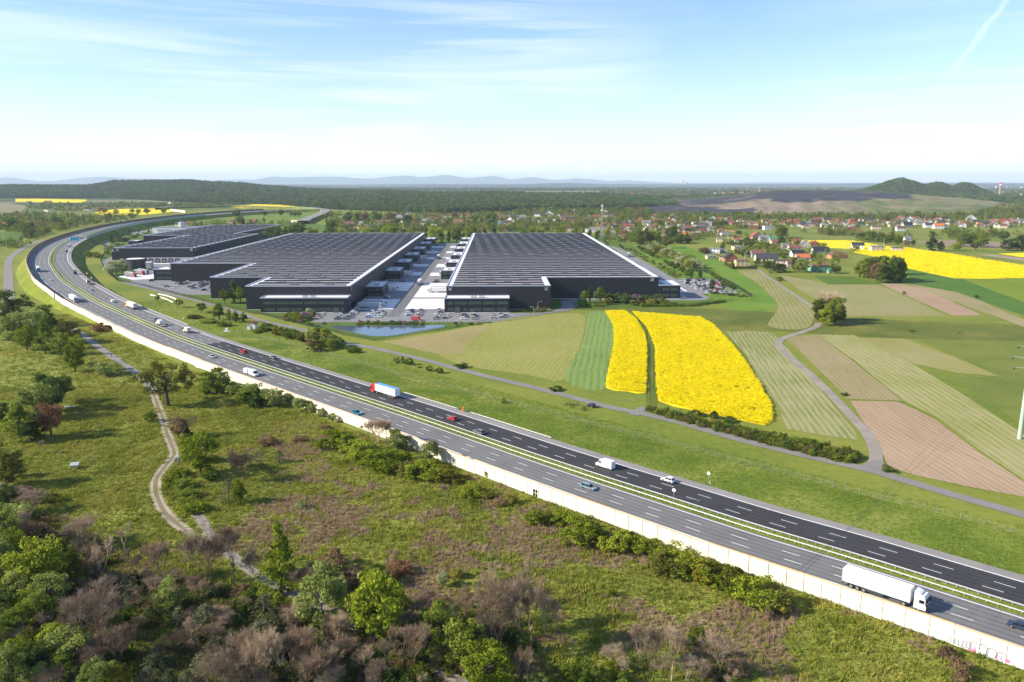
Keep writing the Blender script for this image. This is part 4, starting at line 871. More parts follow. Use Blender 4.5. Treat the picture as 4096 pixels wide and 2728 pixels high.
for i, (y0, y1) in enumerate([(595, 627), (704, 733.6), (781, 813), (858, 891.5), (936, 971), (1014.5, 1052), (1099, 1132)]):
    t = annex('x', -99.2, y0, -86.9, y1, 8.3, [(-97.4, 4.9, 4.4, 1.7, 5), (-92.2, 4.9, 4.2, 1.7, 5), (-97.4, .9, 9.4, 1.8, 9)], 'office_pod', 'office pod', [(-94, y0+8, 2)], 3 if i < 4 else 1, 4); t['label'] = f'dark office pod on the left of the truck lane, {ordw(i+1)} counting from the nearest'; t['group'] = 'office pods along the left of the truck lane'
for i, (y0, y1) in enumerate([(703, 731), (776.6, 806.7), (855.7, 891), (938, 970.5), (1014, 1051.6), (1099, 1131)]):
    t = annex('x', -50.3, y0, -35.0, y1, 8.3, [(-48.8, 4.9, 4.2, 1.7, 5), (-43.6, 4.9, 3, 1.7, 4), (-48.8, .9, 4.2, 1.8, 5)], 'office_pod', 'office pod', [(-45, y0+8, 2)], 0, 4); t['label'] = f'dark office pod on the right of the truck lane, {ordw(i+1)} counting from the nearest'; t['group'] = 'office pods along the right of the truck lane'
for i, (y0, y1) in enumerate([(696, 729.5), (773, 810), (850, 890), (943, 979)]):
    t = annex('x', 118.9, y0, 133.4, y1, 8.3, [(121, 4.9, 4.2, 1.7, 5)], 'office_pod', 'office pod', None, 2, 4); t['label'] = f'small dark office pod on the right flank of the right warehouse, {ordw(i+1)} from the nearest'; t['group'] = 'office pods on the right flank of the right warehouse'
# loading docks
def dock_mesh():
    mb = MB(); mb.box(-1.9, -.9, .5, -1.35, -.0, 4.3, 0); mb.box(1.35, -.9, .5, 1.9, -.0, 4.3, 0); mb.box(-1.9, -.95, 4.3, 1.9, -.0, 5.1, 0); mb.box(-1.35, -.12, 1.1, 1.35, -.03, 4.3, 1); mb.box(-1.35, -.5, .5, 1.35, -.04, 1.1, 0); mb.box(-1.75, -1.1, .75, -1.45, -.9, 1.35, 2); mb.box(1.45, -1.1, .75, 1.75, -.9, 1.35, 2)
    return mb.mesh('loading_dock', [BLACK, DOORM, M('bumper_yellow', (.55, .42, .03), .6)])
DM = dock_mesh()
mb = MB(); mb.box(-374, 855.55, .4, -321+0, 855.88, 6.0); mb.obj('dock_surround', RECESS, WC)
for x in (840, 960, 1085, 1210, 1330, 1455): X, Y = g('z3', x, 738, -1.2); link('loading_dock', DM, WC, (X, 855.5, -.2))
for ys in ((538, 593), (629, 702), (735, 779), (815, 856), (893, 934), (973, 1012), (1054, 1097)):
    y = ys[0]+3
    while y < ys[1]-2: link('loading_dock', DM, WA, (-99.28, y, -.2), math.pi/2); y += 4.6
for ys in ((536, 585), (592, 678), (735, 775), (809, 854)):
    y = ys[0]+3
    while y < ys[1]-2: link('loading_dock', DM, WB, (-34.9, y, -.2), -math.pi/2); y += 6.
# tank and pump house
X, Y = g('z3', 617, 858); R_ = 8.4; t = thing('water_tank', 'round dark steel water tank beside the blossoming bushes', 'storage tank', (X, Y+R_, 0)); mb = MB(); mb.cyl((0, 0, 0), (0, 0, 11), R_, R_, 48, 0, False); n = 64
for i in range(n): a = 6.283*i/n; mb.box(-.07, R_-.02, .1, .07, R_+.08, 10.9, 0, a)
mb.obj('shell', M('tank_steel', (.075, .075, .08), .45, .1, .3, .3), t); mb = MB(); mb.cyl((0, 0, 11), (0, 0, 11.5), R_+.15, .8, 48, 0); mb.obj('lid', ROOFM, t); mb = MB()
for i in range(14): mb.box(R_+.15, -.3, .5+i*.8, R_+.65, .3, .56+i*.8)
mb.box(R_+.6, -.34, 0, R_+.68, -.28, 12.3); mb.box(R_+.6, .28, 0, R_+.68, .34, 12.3)
for i in range(8): mb.cyl((R_*math.cos(i*.12), R_*math.sin(i*.12), 11), (R_*math.cos(i*.12), R_*math.sin(i*.12), 12.1), .04, .04, 4)
mb.obj('ladder', DARKSTEEL, t, rot=-.35)
X, Y = g('z3', 775, 812); t = thing('pump_house', 'small light grey pump house beside the round tank', 'shed', (X, Y, 0)); mb = MB(); mb.box(0, 0, 0, 9.5, 7, 5.6); mb.obj('wall', M('shed_grey', (.42, .43, .46), .6, .05, .5), t); mb = MB(); mb.box(-.2, -.2, 5.6, 9.7, 7.2, 5.85); mb.obj('roof', ROOFM, t)
# pond
PONDP = [(120, 985), (200, 955), (400, 952), (800, 957), (1400, 953), (2200, 946), (2280, 972), (2200, 990), (2000, 1025), (1800, 1060), (1450, 1122), (1200, 1152), (1050, 1157), (900, 1150), (700, 1120), (450, 1070), (300, 1035), (180, 1005)]
m, nt, b = base_mat('pond_water', .04, .5); b.inputs['Base Color'].default_value = (.07, .09, .11, 1); b.inputs['IOR'].default_value = 1.7; bump(nt, b, noise(nt, mapping(nt, pos(nt), 0, (1, 2.2, 1)), .9, 4), .12, .15)
sheet('pond', ('z2', PONDP), .09, m, smooth=4)
# parking bays
def bays(x0, x1, y0, y1, step=2.6, mid=None):
    mb = MB(); y = y0
    while y <= y1+.1:
        mb.box(x0, y-.06, .096, x1, y+.06, .100); y += step
    if mid is not None: mb.box(mid-.06, y0, .101, mid+.06, y1, .105)
    return mb.obj('bay_markings', PAINT, kind='structure')
bays(-104, -92, 493.3, 527, mid=-98); bays(-85.4, -73.4, 495.6, 527, mid=-79.4); bays(-61, -48.8, 500.5, 534, mid=-55); bays(-42.2, -30.3, 493, 516, mid=-36); bays(-24.5, -12, 493, 512, mid=-18); bays(-6, 6.4, 495.5, 512, mid=0); bays(-119, -110, 497, 520)
def rows(x0, x1, yc, step=2.55):
    mb = MB(); x = x0
    while x <= x1+.1: mb.box(x-.06, yc-5, .096, x+.06, yc+5, .100); x += step
    mb.box(x0, yc-.06, .101, x1, yc+.06, .105); return mb.obj('bay_markings', PAINT, kind='structure')
for yc in (616, 635, 654, 673, 692): rows(158.8, 190, yc)
for xm in (-269, -249, -231): bays(xm-6, xm+6, max(624, 622+(-228-xm)*.95+4), 694, mid=xm)
# ------------------------------------------------------------ vehicles
def wheel_mesh(r, w):
    mb = MB(); mb.cyl((0, -w/2, 0), (0, w/2, 0), r, r, 12, 0); mb.cyl((0, -w/2-.015, 0), (0, w/2+.015, 0), r*.6, r*.6, 8, 1); return mb.mesh('wheel', [RUBBER, M('wheel_rim', (.35, .35, .36), .4, .05, 2, .5)])
WH_C, WH_T = wheel_mesh(.33, .24), wheel_mesh(.52, .34)
PAINTS = {n: carpaint('paint_'+n, c) for n, c in dict(white=(.78, .78, .78), silver=(.42, .44, .46), grey=(.16, .17, .18), black=(.018, .018, .022), dark_blue=(.03, .045, .09), red=(.55, .02, .02), blue=(.12, .33, .62), teal=(.015, .20, .33), beige=(.42, .36, .25), brown=(.12, .075, .05), green=(.10, .32, .12), plum=(.10, .03, .09), yellow=(.75, .42, .05), pink_red=(.62, .10, .13), orange=(.55, .22, .04), cream=(.62, .55, .45), steel_blue=(.20, .28, .36), dirty_white=(.55, .56, .54), rust=(.14, .05, .03), light_green=(.35, .55, .38), tarp_grey=(.20, .20, .20)).items()}
LIGHTW = carpaint('headlight', (.85, .85, .82), .1); LIGHTR = carpaint('tail_light', (.45, .01, .01), .2)
def car_proto(kind):
    """side profile in x (front = +x) with wheel arches; tapered greenhouse"""
    L, W, H = {'hatch': (4.0, 1.75, 1.48), 'sedan': (4.6, 1.8, 1.44), 'suv': (4.5, 1.85, 1.68), 'estate': (4.7, 1.8, 1.5), 'van': (4.9, 1.95, 1.95)}[kind]
    h = L/2; b = .26; s = .86 if kind != 'suv' else .98
    def arch(cx): return [(cx+.42*math.cos(a), .32+.42*math.sin(a)) for a in (0.15, .7, 1.3, 1.85, 2.45, 3.0)]
    low = [(h-.02, .45), (h-.05, b)]+[(x, max(b, z)) for x, z in arch(h-.82)]+[(x, max(b, z)) for x, z in arch(-h+.80)]+[(-h+.05, b), (-h, .5)]
    up = [(-h+.02, s-.08), (-h+.12, s+.02)] if kind in ('sedan',) else [(-h+.02, s-.1), (-h+.05, s+.02)]
    up += [(.55, s+.02), (h-.75, s-.07), (h-.15, s-.22), (h-.02, .62)]
    prof = low+up; mb = MB(); n = len(prof); cuts = [(-W/2, .93), (-W/2+.10, 1.), (W/2-.10, 1.), (W/2, .93)]
    for y, k in cuts:
        for x, z in prof: mb.v.append((x*(.985 if k < 1 else 1), y, b+(z-b)*(k if z > .5 else 1)))
    for c in range(3):
        for i in range(n): j = (i+1) % n; mb.f.append((c*n+i, c*n+j, (c+1)*n+j, (c+1)*n+i)); mb.m.append(0)
    mb.f.append(tuple(range(n))[::-1]); mb.m.append(0); mb.f.append(tuple(range(3*n, 4*n))); mb.m.append(0)
    body = mb
    rear = {'hatch': (-h+.15, -h+.55), 'sedan': (-h+.75, -h+1.35), 'suv': (-h+.12, -h+.40), 'estate': (-h+.12, -h+.55), 'van': (-h+.08, -h+.2)}[kind]; fr = (h-1.05, h-1.85) if kind != 'van' else (h-.7, h-1.35)
    y0, y1 = W/2-.06, W/2-.24; z0, z1 = s-.02, H-.05; g_ = MB()
    A = [(rear[0], -y0, z0), (fr[0], -y0, z0), (fr[0], y0, z0), (rear[0], y0, z0)]; B = [(rear[1], -y1, z1), (fr[1], -y1, z1), (fr[1], y1, z1), (rear[1], y1, z1)]
    for i in range(4): j = (i+1) % 4; g_.quad(A[i], A[j], B[j], B[i])
    r = MB(); e = .03
    r.prism([(rear[1]-.08, z1-.02), (fr[1]+.10, z1-.02), (fr[1]-.08, H-.005), ((rear[1]+fr[1])/2, H+.02), (rear[1]+.1, H-.005)], -y1-.02, y1+.02, 'y')
    for s_ in (-1, 1):   # pillars
        for (xa, xb) in ((rear[0], rear[1]), (fr[0], fr[1]), ((rear[0]+fr[0])/2, (rear[1]+fr[1])/2)): r.cyl((xa, s_*(y0+.005), z0), (xb, s_*(y1+.01), z1), .045, .045, 4)
    hl = MB(); hl.box(h-.14, -.18, 0, h+.012, .18, .15); tl = MB(); tl.box(-h-.015, -.12, 0, -h+.05, .12, .2)
    return dict(body=body.mesh('body', [PAINTS['white']]), glass=g_.mesh('windows', [GLASS]), roof=r.mesh('roof', [PAINTS['white']]), hl=hl.mesh('headlight', [LIGHTW]), tl=tl.mesh('tail_light', [LIGHTR]), L=L, W=W, s=s)
CARS = {k: car_proto(k) for k in ('hatch', 'sedan', 'suv', 'estate', 'van')}
KW = {'hatch': 'hatchback', 'sedan': 'saloon car', 'suv': 'sport utility car', 'estate': 'estate car', 'van': 'minivan'}
def cword(c): return c.replace('_', ' ')
def car(X, Y, z, ang, kind, col, region, label=None, group='cars parked on the estate', lights=False):
    p = CARS[kind]; t = thing('car', label, 'car', (X, Y, z+.02), ang, group)
    for k, nm in (('body', 'body'), ('roof', 'roof')): o = link(nm, p[k], t); mat_override(o, 0, PAINTS[col])
    link('windows', p['glass'], t); h = p['L']/2; y = p['W']/2-.12
    for x in (h-.82, -h+.80):
        for s_ in (-1, 1): link('wheel', WH_C, t, (x, s_*y, .33))
    if lights:
        for s_ in (-1, 1): link('headlight', p['hl'], t, (0, s_*(p['W']/2-.32), .60)); link('tail_light', p['tl'], t, (0, s_*(p['W']/2-.22), .66))
    if not label: auto(t, f'{cword(col)} {KW[kind]}', region)
    return t
def truck(X, Y, z, ang, cab, box, label=None, kind='semi', region='', group=None, roofc=None):
    """x forward; origin at the middle of the rig on the road"""
    t = thing('lorry', label, 'lorry', (X, Y, z+.02), ang, group); cabm, boxm = PAINTS[cab], PAINTS[box]
    LT = {'semi': 13.6, 'rigid': 7.2, 'small': 4.2}[kind]; CL = {'semi': 2.3, 'rigid': 2.0, 'small': 1.7}[kind]; TL = LT+CL+.75; f = TL/2; H = {'semi': 4.0, 'rigid': 3.6, 'small': 3.1}[kind]; W = 2.5 if kind != 'small' else 2.2; hc = {'semi': 3.75, 'rigid': 3.0, 'small': 2.3}[kind]
    mb = MB(); x0 = f-CL
    mb.prism([(x0, .55), (f-.05, .45), (f, .9), (f-.04, 1.75), (f-.22, 2.75), (f-.45, hc-.35), (x0+.35, hc), (x0, hc)], -W/2, W/2, 'y'); mb.obj('cab', [cabm], t)
    mb = MB(); mb.quad((f-.03, -W/2+.15, 1.8), (f-.03, W/2-.15, 1.8), (f-.20, W/2-.2, 2.68), (f-.20, -W/2+.2, 2.68)); mb.obj('windscreen', GLASS, t, )
    for o in (t.children[-1],): o.location = (.02, 0, 0)
    mb = MB()
    for s_ in (-1, 1): mb.box(f-1.35, -.012, 1.8, f-.35, .012, 2.55, 0, 0, (0, s_*(W/2+.005)))
    mb.obj('side_window', GLASS, t)
    mb = MB()
    for s_ in (-1, 1): mb.box(f-.12, -.12, 1.7, f+.12, .12, 2.5, 0, 0, (0, s_*(W/2+.18)))
    mb.obj('mirror', M('black_plastic', (.02, .02, .02), .6), t)
    mb = MB(); mb.box(f-.04, -W/2+.25, .95, f+.03, W/2-.25, 1.45); mb.box(f-.3, -W/2+.02, .40, f+.045, W/2-.02, .62); mb.obj('grille', M('black_plastic', (.02, .02, .02), .6), t)
    for s_ in (-1, 1): mb = MB(); mb.box(f-.05, -.22, .66, f+.05, .22, .86, 0, 0, (0, s_*(W/2-.35))); mb.obj('headlight', LIGHTW, t)
    if kind == 'semi':
        mb = MB(); mb.prism([(x0-.05, hc-.02), (x0+1.2, hc-.02), (x0+.4, hc+.22), (x0-.05, hc+.26)], -W/2+.2, W/2-.2, 'y'); mb.obj('wind_deflector', [cabm], t)
    b0 = -f; b1 = b0+LT
    mb = MB(); mb.box(b0, -W/2, 1.15, b1, W/2, H); mb.obj('trailer_box' if kind == 'semi' else 'cargo_box', [boxm], t)
    mb = MB(); n = 6 if kind == 'semi' else 3
    for i in range(n+1):
        for s_ in (-1, 1): mb.box(b0+i*LT/n-.05, -.015, 1.15, b0+i*LT/n+.05, .015, H-.02, 0, 0, (0, s_*(W/2+.012)))
    mb.obj('box_frame', M('aluminium', (.55, .55, .56), .4, .05, 2, .3), t)
    mb = MB(); mb.box(b0+.02, -W/2+.03, H, b1-.02, W/2-.03, H+.05); mb.obj('box_roof', [PAINTS[roofc] if roofc else WHITEP], t)
    mb = MB(); mb.box(b0+.1, -.5, .75, f-.6, .5, 1.14); mb.box(b0, -W/2+.1, .5, b0+.1, W/2-.1, .75); mb.box(b0+LT*.35, -W/2+.1, .5, b0+LT*.62, -W/2+.2, 1.0); mb.box(b0+LT*.35, W/2-.2, .5, b0+LT*.62, W/2-.1, 1.0); mb.obj('chassis', DARKSTEEL, t)
    ax = [f-1.35]+([x0-1.9] if kind == 'semi' else [])+([b0+1.9, b0+3.2, b0+4.5] if kind == 'semi' else [b0+1.6])
    k = 1. if kind != 'small' else .75
    for x in ax:
        for s_ in (-1, 1): link('wheel', WH_T, t, (x, s_*(W/2-.2), .52*k), scale=k)
    for s_ in (-1, 1): mb = MB(); mb.box(b0-.02, -.2, .8, b0-.0, .2, 1.0, 0, 0, (0, s_*(W/2-.3))); mb.obj('tail_light', LIGHTR, t)
    if not label: auto(t, f'{cword(cab)} lorry with {cword(box)} box', region)
    return t
def on_mw(t, x, y, fwd, back=0.):
    """ground point, heading for a vehicle seen at picture point; fwd = +1 running away from the camera"""
    X, Y = g(t, x, y, .12)
    for _ in range(4): X, Y = g(t, x, y, zroad(X, Y))
    u, off = MW.near(X, Y); p, tt = MW.at(u+back*fwd, off); a = math.atan2(tt.y, tt.x)+(0 if fwd > 0 else math.pi); return p.x, p.y, p.z+.03, a
MV = 'vehicles driving on the motorway'
X = on_mw('v3', 1470, 925, -1, -8.6); truck(*X, 'white', 'white', 'white articulated lorry in the lower right, half hidden behind the cream noise barrier', group=MV)
def mc(t, x, y, fwd, kind, col, label): car(*on_mw(t, x, y, fwd), kind, col, '', label, MV, True)
mc('v3', 2320, 1085, -1, 'sedan', 'dark_blue', 'dark saloon car cut off by the right edge of the photo')
mc('u2', 700, 1355, -1, 'estate', 'steel_blue', 'blue-grey estate car on the lanes beside the noise barrier, ahead of the white van')
mc('u1', 925, 672, -1, 'hatch', 'teal', 'teal blue hatchback on the grey lanes beside the noise barrier')
mc('u0', 1945, 152, -1, 'sedan', 'silver', 'silver saloon car on the grey lanes near the end of the inner wall')
mc('u0', 2235, 108, 1, 'estate', 'red', 'bright red car at the start of the dark asphalt')
mc('u1', 160, 162, 1, 'sedan', 'grey', 'dark grey car following the red car on the dark asphalt')
mc('u1', 1800, 725, 1, 'hatch', 'red', 'red hatchback on the dark asphalt by the orange emergency post')
mc('u1', 2045, 848, 1, 'estate', 'grey', 'dark estate car on the dark asphalt right behind the red hatchback')
mc('u2', 1430, 1290, 1, 'hatch', 'white', 'white hatchback on the dark asphalt between the two round signs')
mc('z5', 1140, 668, -1, 'hatch', 'white', 'white car on the bend between the blue lorry and the white lorry')
mc('z5', 2060, 905, 1, 'hatch', 'silver', 'silver grey car on the bend behind the flatbed lorry')
mc('z6', 790, 530, -1, 'hatch', 'white', 'white car far round the bend beyond the blue sign'); mc('z6', 880, 492, -1, 'sedan', 'grey', 'grey car below the first lamp post of the far bend')
mc('z6', 940, 492, -1, 'sedan', 'silver', 'silver car below the second lamp post of the far bend'); mc('z6', 1185, 422, -1, 'sedan', 'white', 'white car just behind the white van on the far bend')
mc('z6', 965, 460, -1, 'hatch', 'steel_blue', 'bluish car near the maroon wall on the far bend'); mc('z6', 1345, 412, 1, 'sedan', 'white', 'white car close to the grey-green barrier on the far bend')
mc('z6', 1590, 356, -1, 'sedan', 'white', 'tiny white car far along the bend before the yellow field'); mc('z6', 1980, 300, -1, 'van', 'white', 'white minivan at the far end of the bend by the yellow field')
# delivery vans
def van(X, Y, z, a, col, label, box=True, group=MV, L=6.0, H=2.6):
    t = thing('van', label, 'van', (X, Y, z+.02), a, group); W = 2.0; f = L/2; mb = MB()
    mb.prism([(-f, .35), (f-.2, .35), (f, .6), (f-.02, 1.0), (f-.75, 1.35), (f-1.45, H-.35), (f-1.8, H-.05), (-f+.25, H), (-f, H-.15)], -W/2, W/2, 'y', 0); mb.obj('body', [PAINTS[col]], t)
    mb = MB(); mb.quad((f-.80, -W/2+.12, 1.40), (f-.80, W/2-.12, 1.40), (f-1.40, W/2-.18, H-.42), (f-1.40, -W/2+.18, H-.42)); o = mb.obj('windscreen', GLASS, t); o.location = (.03, 0, .02)
    for s_ in (-1, 1): mb = MB(); mb.box(f-2.2, -.012, 1.35, f-1.1, .012, 1.95, 0, 0, (0, s_*(W/2+.01))); mb.obj('side_window', GLASS, t)
    for x in (f-1.0, -f+1.1):
        for s_ in (-1, 1): link('wheel', WH_C, t, (x, s_*(W/2-.1), .35), scale=1.05)
    for s_ in (-1, 1): link('headlight', CARS['hatch']['hl'], t, (f-CARS['hatch']['L']/2, s_*.75, .8)); link('tail_light', CARS['hatch']['tl'], t, (-f+CARS['hatch']['L']/2, s_*.85, .9))
    return t
van(*on_mw('u2', 855, 1160, 1), 'white', 'white panel van on the dark asphalt beside the blue-grey car')
van(*on_mw('u1', -20, 318, -1), 'white', 'white van with trailer on the grey lanes near the end of the inner wall')
t = thing('box_trailer', 'white box trailer towed by the white van', 'trailer', on_mw('u0', 2268, 300, -1)[:3], on_mw('u0', 2268, 300, -1)[3], MV); mb = MB(); mb.box(-1.7, -1, .55, 1.7, 1, 2.4); mb.box(1.7, -.05, .5, 2.8, .05, .6); mb.obj('trailer_body', PAINTS['white'], t)
for s_ in (-1, 1): link('wheel', WH_C, t, (0, s_*1.0, .33))
van(*on_mw('t0', 1035, 1208, 1), 'white', 'small white van on the bend before the yellow cabbed lorry', L=4.6, H=2.0)
van(*on_mw('q4', 555, 765, 1), 'grey', 'dark van driving beside the white box lorry with flat trailer', L=5.2, H=2.2)
van(*on_mw('z6', 1225, 408, -1), 'white', 'white van on the far bend beneath the lamp posts', L=6.5)
# lorries
truck(*on_mw('u1', 1075, 462, 1, -8.3), 'red', 'white', 'lorry with red cab and white trailer with blue roof on the dark asphalt', group=MV, roofc='blue')
truck(*on_mw('t0', 700, 1205, -1, -8.3), 'white', 'white', 'white articulated lorry on the bend in the shadow of the wall', group=MV)
truck(*on_mw('t0', 355, 935, -1, -8.0), 'blue', 'white', 'lorry with blue cab and white box hugging the outer wall of the bend', group=MV)
truck(*on_mw('q4', 190, 552, 1, 7.5), 'yellow', 'dirty_white', 'articulated lorry with yellow cab and pale trailer', group=MV)
truck(*on_mw('q4', 650, 840, 1, 0), 'white', 'white', 'white box lorry on the middle lane with a flat trailer behind', 'small', group=MV)
truck(*on_mw('q4', 1165, 985, 1, 0), 'cream', 'cream', 'cream box lorry in front of the change of asphalt', 'small', group=MV)
truck(*on_mw('t0', 640, 708, 1, 0), 'grey', 'dirty_white', 'grey box lorry between the blue sign and the brown lorry', 'rigid', group=MV)
truck(*on_mw('t0', 742, 628, 1, 0), 'silver', 'dirty_white', 'grey box lorry just above the blue direction sign', 'rigid', group=MV)
truck(*on_mw('t0', 612, 755, 1, 0), 'rust', 'rust', 'rusty brown loaded lorry on the inner lane of the bend', 'small', group=MV)
truck(*on_mw('z6', 1440, 362, -1, 0), 'dark_blue', 'silver', 'dark blue cabbed lorry far round the bend', 'rigid', group=MV)
def flat_trailer(X, Y, z, a, label, L=4.6):
    t = thing('flatbed_trailer', label, 'trailer', (X, Y, z), a, MV); mb = MB(); mb.box(-L/2, -1.1, .6, L/2, 1.1, .8); mb.box(L/2, -.06, .6, L/2+1.2, .06, .7); mb.obj('deck', M('wooden_deck', (.34, .27, .21), .8, .2, 3), t); mb = MB()
    for i in range(4): mb.box(-L/2+i*L/3-.04, -1.12, .8, -L/2+i*L/3+.04, -1.04, 1.25); mb.box(-L/2+i*L/3-.04, 1.04, .8, -L/2+i*L/3+.04, 1.12, 1.25)
    mb.obj('stake', DARKSTEEL, t)
    for s_ in (-1, 1):
        for x in (-.5, .5): link('wheel', WH_C, t, (x, s_*1.0, .33))
flat_trailer(*on_mw('q4', 715, 865, 1), 'empty flat trailer towed behind the white box lorry')
def tractor(X, Y, z, a, cab, label, load):
    t = thing('lorry', label, 'lorry', (X, Y, z+.02), a, MV); mb = MB(); mb.prism([(1.6, .55), (3.9, .45), (3.95, 1.7), (3.7, 2.8), (2.0, 3.3), (1.6, 3.3)], -1.2, 1.2, 'y'); mb.obj('cab', [PAINTS[cab]], t)
    mb = MB(); mb.quad((3.93, -1, 1.75), (3.93, 1, 1.75), (3.75, 1, 2.6), (3.75, -1, 2.6)); o = mb.obj('windscreen', GLASS, t); o.location = (.03, 0, 0)
    mb = MB(); mb.box(-9 if load == 'flat' else -4, -.5, .75, 3.4, .5, 1.1)
    if load == 'flat': mb.box(-9.5, -1.25, 1.1, -.5, 1.25, 1.3); mb.box(-.7, -1.2, 1.3, -.6, 1.2, 2.5)
    mb.obj('chassis', [M('red_oxide', (.16, .07, .05), .8, .2, 2)], t)
    if load == 'tipper':
        mb = MB(); mb.box(-4, -1.25, 1.15, 1.3, 1.25, 1.3); mb.box(-4, -1.25, 1.3, 1.3, -1.15, 2.6); mb.box(-4, 1.15, 1.3, 1.3, 1.25, 2.6); mb.box(-4, -1.15, 1.3, -3.9, 1.15, 2.6); mb.box(1.2, -1.15, 1.3, 1.3, 1.15, 2.7); mb.obj('tipper_body', PAINTS['dark_blue'], t)
        mb = MB(); mb.prism([(-3.9, 1.3), (1.2, 1.3), (1.1, 2.3), (-1.3, 2.6), (-3.8, 2.2)], -1.14, 1.14, 'y'); mb.obj('load', M('sand_load', (.42, .30, .18), .9, .2, 3), t)
    for x in ([2.6, -.6, -6.6, -7.9] if load == 'flat' else [2.6, -2.2, -3.4]):
        for s_ in (-1, 1): link('wheel', WH_T, t, (x, s_*1.05, .52))
tractor(*on_mw('t0', 815, 1042, 1), 'white', 'white cabbed flatbed lorry with empty rusty bed on the bend', 'flat')
tractor(*on_mw('t0', 690, 955, 1), 'dark_blue', 'dark blue tipper lorry carrying sand on the bend', 'tipper')
X_, Y_ = g('u2', 720, 607); u_, o_ = FR.near(X_, Y_); p_, tt = FR.at(u_, o_); car(p_.x, p_.y, .18, math.atan2(tt.y, tt.x), 'hatch', 'black', '', 'black hatchback driving on the frontage road beside the green field', MV, True)
# parked cars: columns facing across the lots
PALW = ['white']*9+['silver']*3+['grey']*4+['black']*4+['beige', 'dark_blue', 'brown', 'steel_blue']
def park_col(x, ys, region, cols=None, a=0.):
    for i, y in enumerate(ys): car(x+random.uniform(-.3, .3), y+random.uniform(-.1, .1), .08, a+(0 if random.random() < .7 else math.pi), random.choice(['hatch', 'sedan', 'suv', 'estate', 'hatch', 'suv']), (cols[i] if cols and i < len(cols) and cols[i] else random.choice(PALW)), region)
R1 = 'left of the flower bed lot below the stepped warehouse'
s26 = lambda y0, n, skip=(): [y0+2.6*i for i in range(n) if i not in skip]
park_col(-101, s26(494.6, 12, (2, 5, 8)), 'in the car park beside the flowering bed', ['grey', 'black', 'silver', 'silver', 'white']); park_col(-95, s26(494.6, 12, (1, 7)), 'in the car park beside the flowering bed', ['grey', 'grey', 'plum', 'white', 'brown'])
park_col(-82.4, s26(502.2, 9, (3,)), 'in the car park left of the entrance lane', ['blue', 'white', 'white', 'white', 'white']); park_col(-76.3, s26(502.2, 9, (2,)), 'in the car park left of the entrance lane', ['white', 'green', 'white', 'silver'])
park_col(-58, s26(508, 9, (2,)), 'in the car park right of the entrance lane', ['steel_blue', 'white', 'white', 'grey', 'black']); park_col(-52, s26(506.5, 10, (5,)), 'in the car park right of the entrance lane', ['beige', 'black', 'white', 'white', 'beige', 'black'])
park_col(-39.2, s26(494.4, 9, (3, 6)), 'in the car park left of the office entrance', ['beige', 'grey', 'black']); park_col(-33.2, s26(497, 5, (1,)), 'in the car park left of the office entrance', ['brown', 'white', 'grey']); park_col(-38.5, [521, 524.5, 527.5, 530.3], 'in the car park left of the office entrance', ['grey', 'silver', 'white', 'black'])
park_col(-21.4, s26(494.4, 6, ()), 'in the car park right of the office entrance', ['white', 'white', 'grey', 'black', 'grey']); park_col(-15.1, s26(494.4, 7, (4,)), 'in the car park right of the office entrance', ['beige', 'grey', 'white', 'black', 'brown'])
park_col(-3, s26(496.8, 5, (1,)), 'in the last car park before the right corner', ['silver', 'white', 'beige']); park_col(3.2, s26(499.4, 5, ()), 'in the last car park before the right corner', ['grey', 'white', 'black', 'white', 'grey'])
park_col(-115, s26(499, 7, (3,)), 'left of the flower bed', ['white', 'orange', 'grey', 'white'])
for k, (y0, n) in enumerate(((586, 5), (686, 3), (765, 2), (842, 2), (919, 3), (998, 2), (1082, 3))):
    park_col(-82, s26(y0, n), f'by the {ordw(k+1)} left office pod', ['black', 'grey', 'steel_blue'] if k < 2 else None)
for k, (y0, n) in enumerate(((683, 5), (760, 2), (842, 2), (918, 3), (1000, 2), (1080, 3))): park_col(-54, s26(y0, n), f'by the {ordw(k+1)} right office pod', ['dark_blue', 'white', 'orange'] if k == 0 else None)
for yc in (616, 635, 654, 673, 692):
    for sg in (-1, 1):
        x = 160.2
        while x < 190-abs(yc-650)*.08:
            if random.random() < (.85 if x < 180 else .35):
                car(x+random.uniform(-.15, .15), yc+sg*2.6, .08, math.pi/2*(1 if random.random() < .5 else -1), random.choice(['hatch', 'sedan', 'suv', 'estate', 'suv']), random.choice(PALW+['red', 'red', 'blue', 'light_green']), 'in the big right-hand car park')
            x += 2.55
park_col(137.5, [584.5, 587.3, 590.2], 'beside the office at the right end', ['white', 'beige', 'grey']); park_col(137.2, [612, 603], 'beside the office at the right end', ['white', 'white'])
for xm in (-269, -249, -231):
    for dx in (-3, 3):
        y = max(626, 622+(-228-xm-dx)*.95+5)
        while y < 693:
            if random.random() < .72: car(xm+dx+random.uniform(-.3, .3), y, .08, 0 if random.random() < .6 else math.pi, random.choice(['hatch', 'sedan', 'suv', 'estate', 'suv']), random.choice(PALW+['plum', 'red']), 'in the left stepped car park')
            y += 2.6
for p_, c in (((1000, 1045), 'silver'), ((975, 1062), 'black'), ((1035, 1112), 'white'), ((1128, 1128), 'white'), ((1262, 1168), 'grey'), ((1375, 1187), 'white')): X, Y = g('z3', *p_); car(X, Y, .08, .0, 'suv', c, 'near the left office corner')
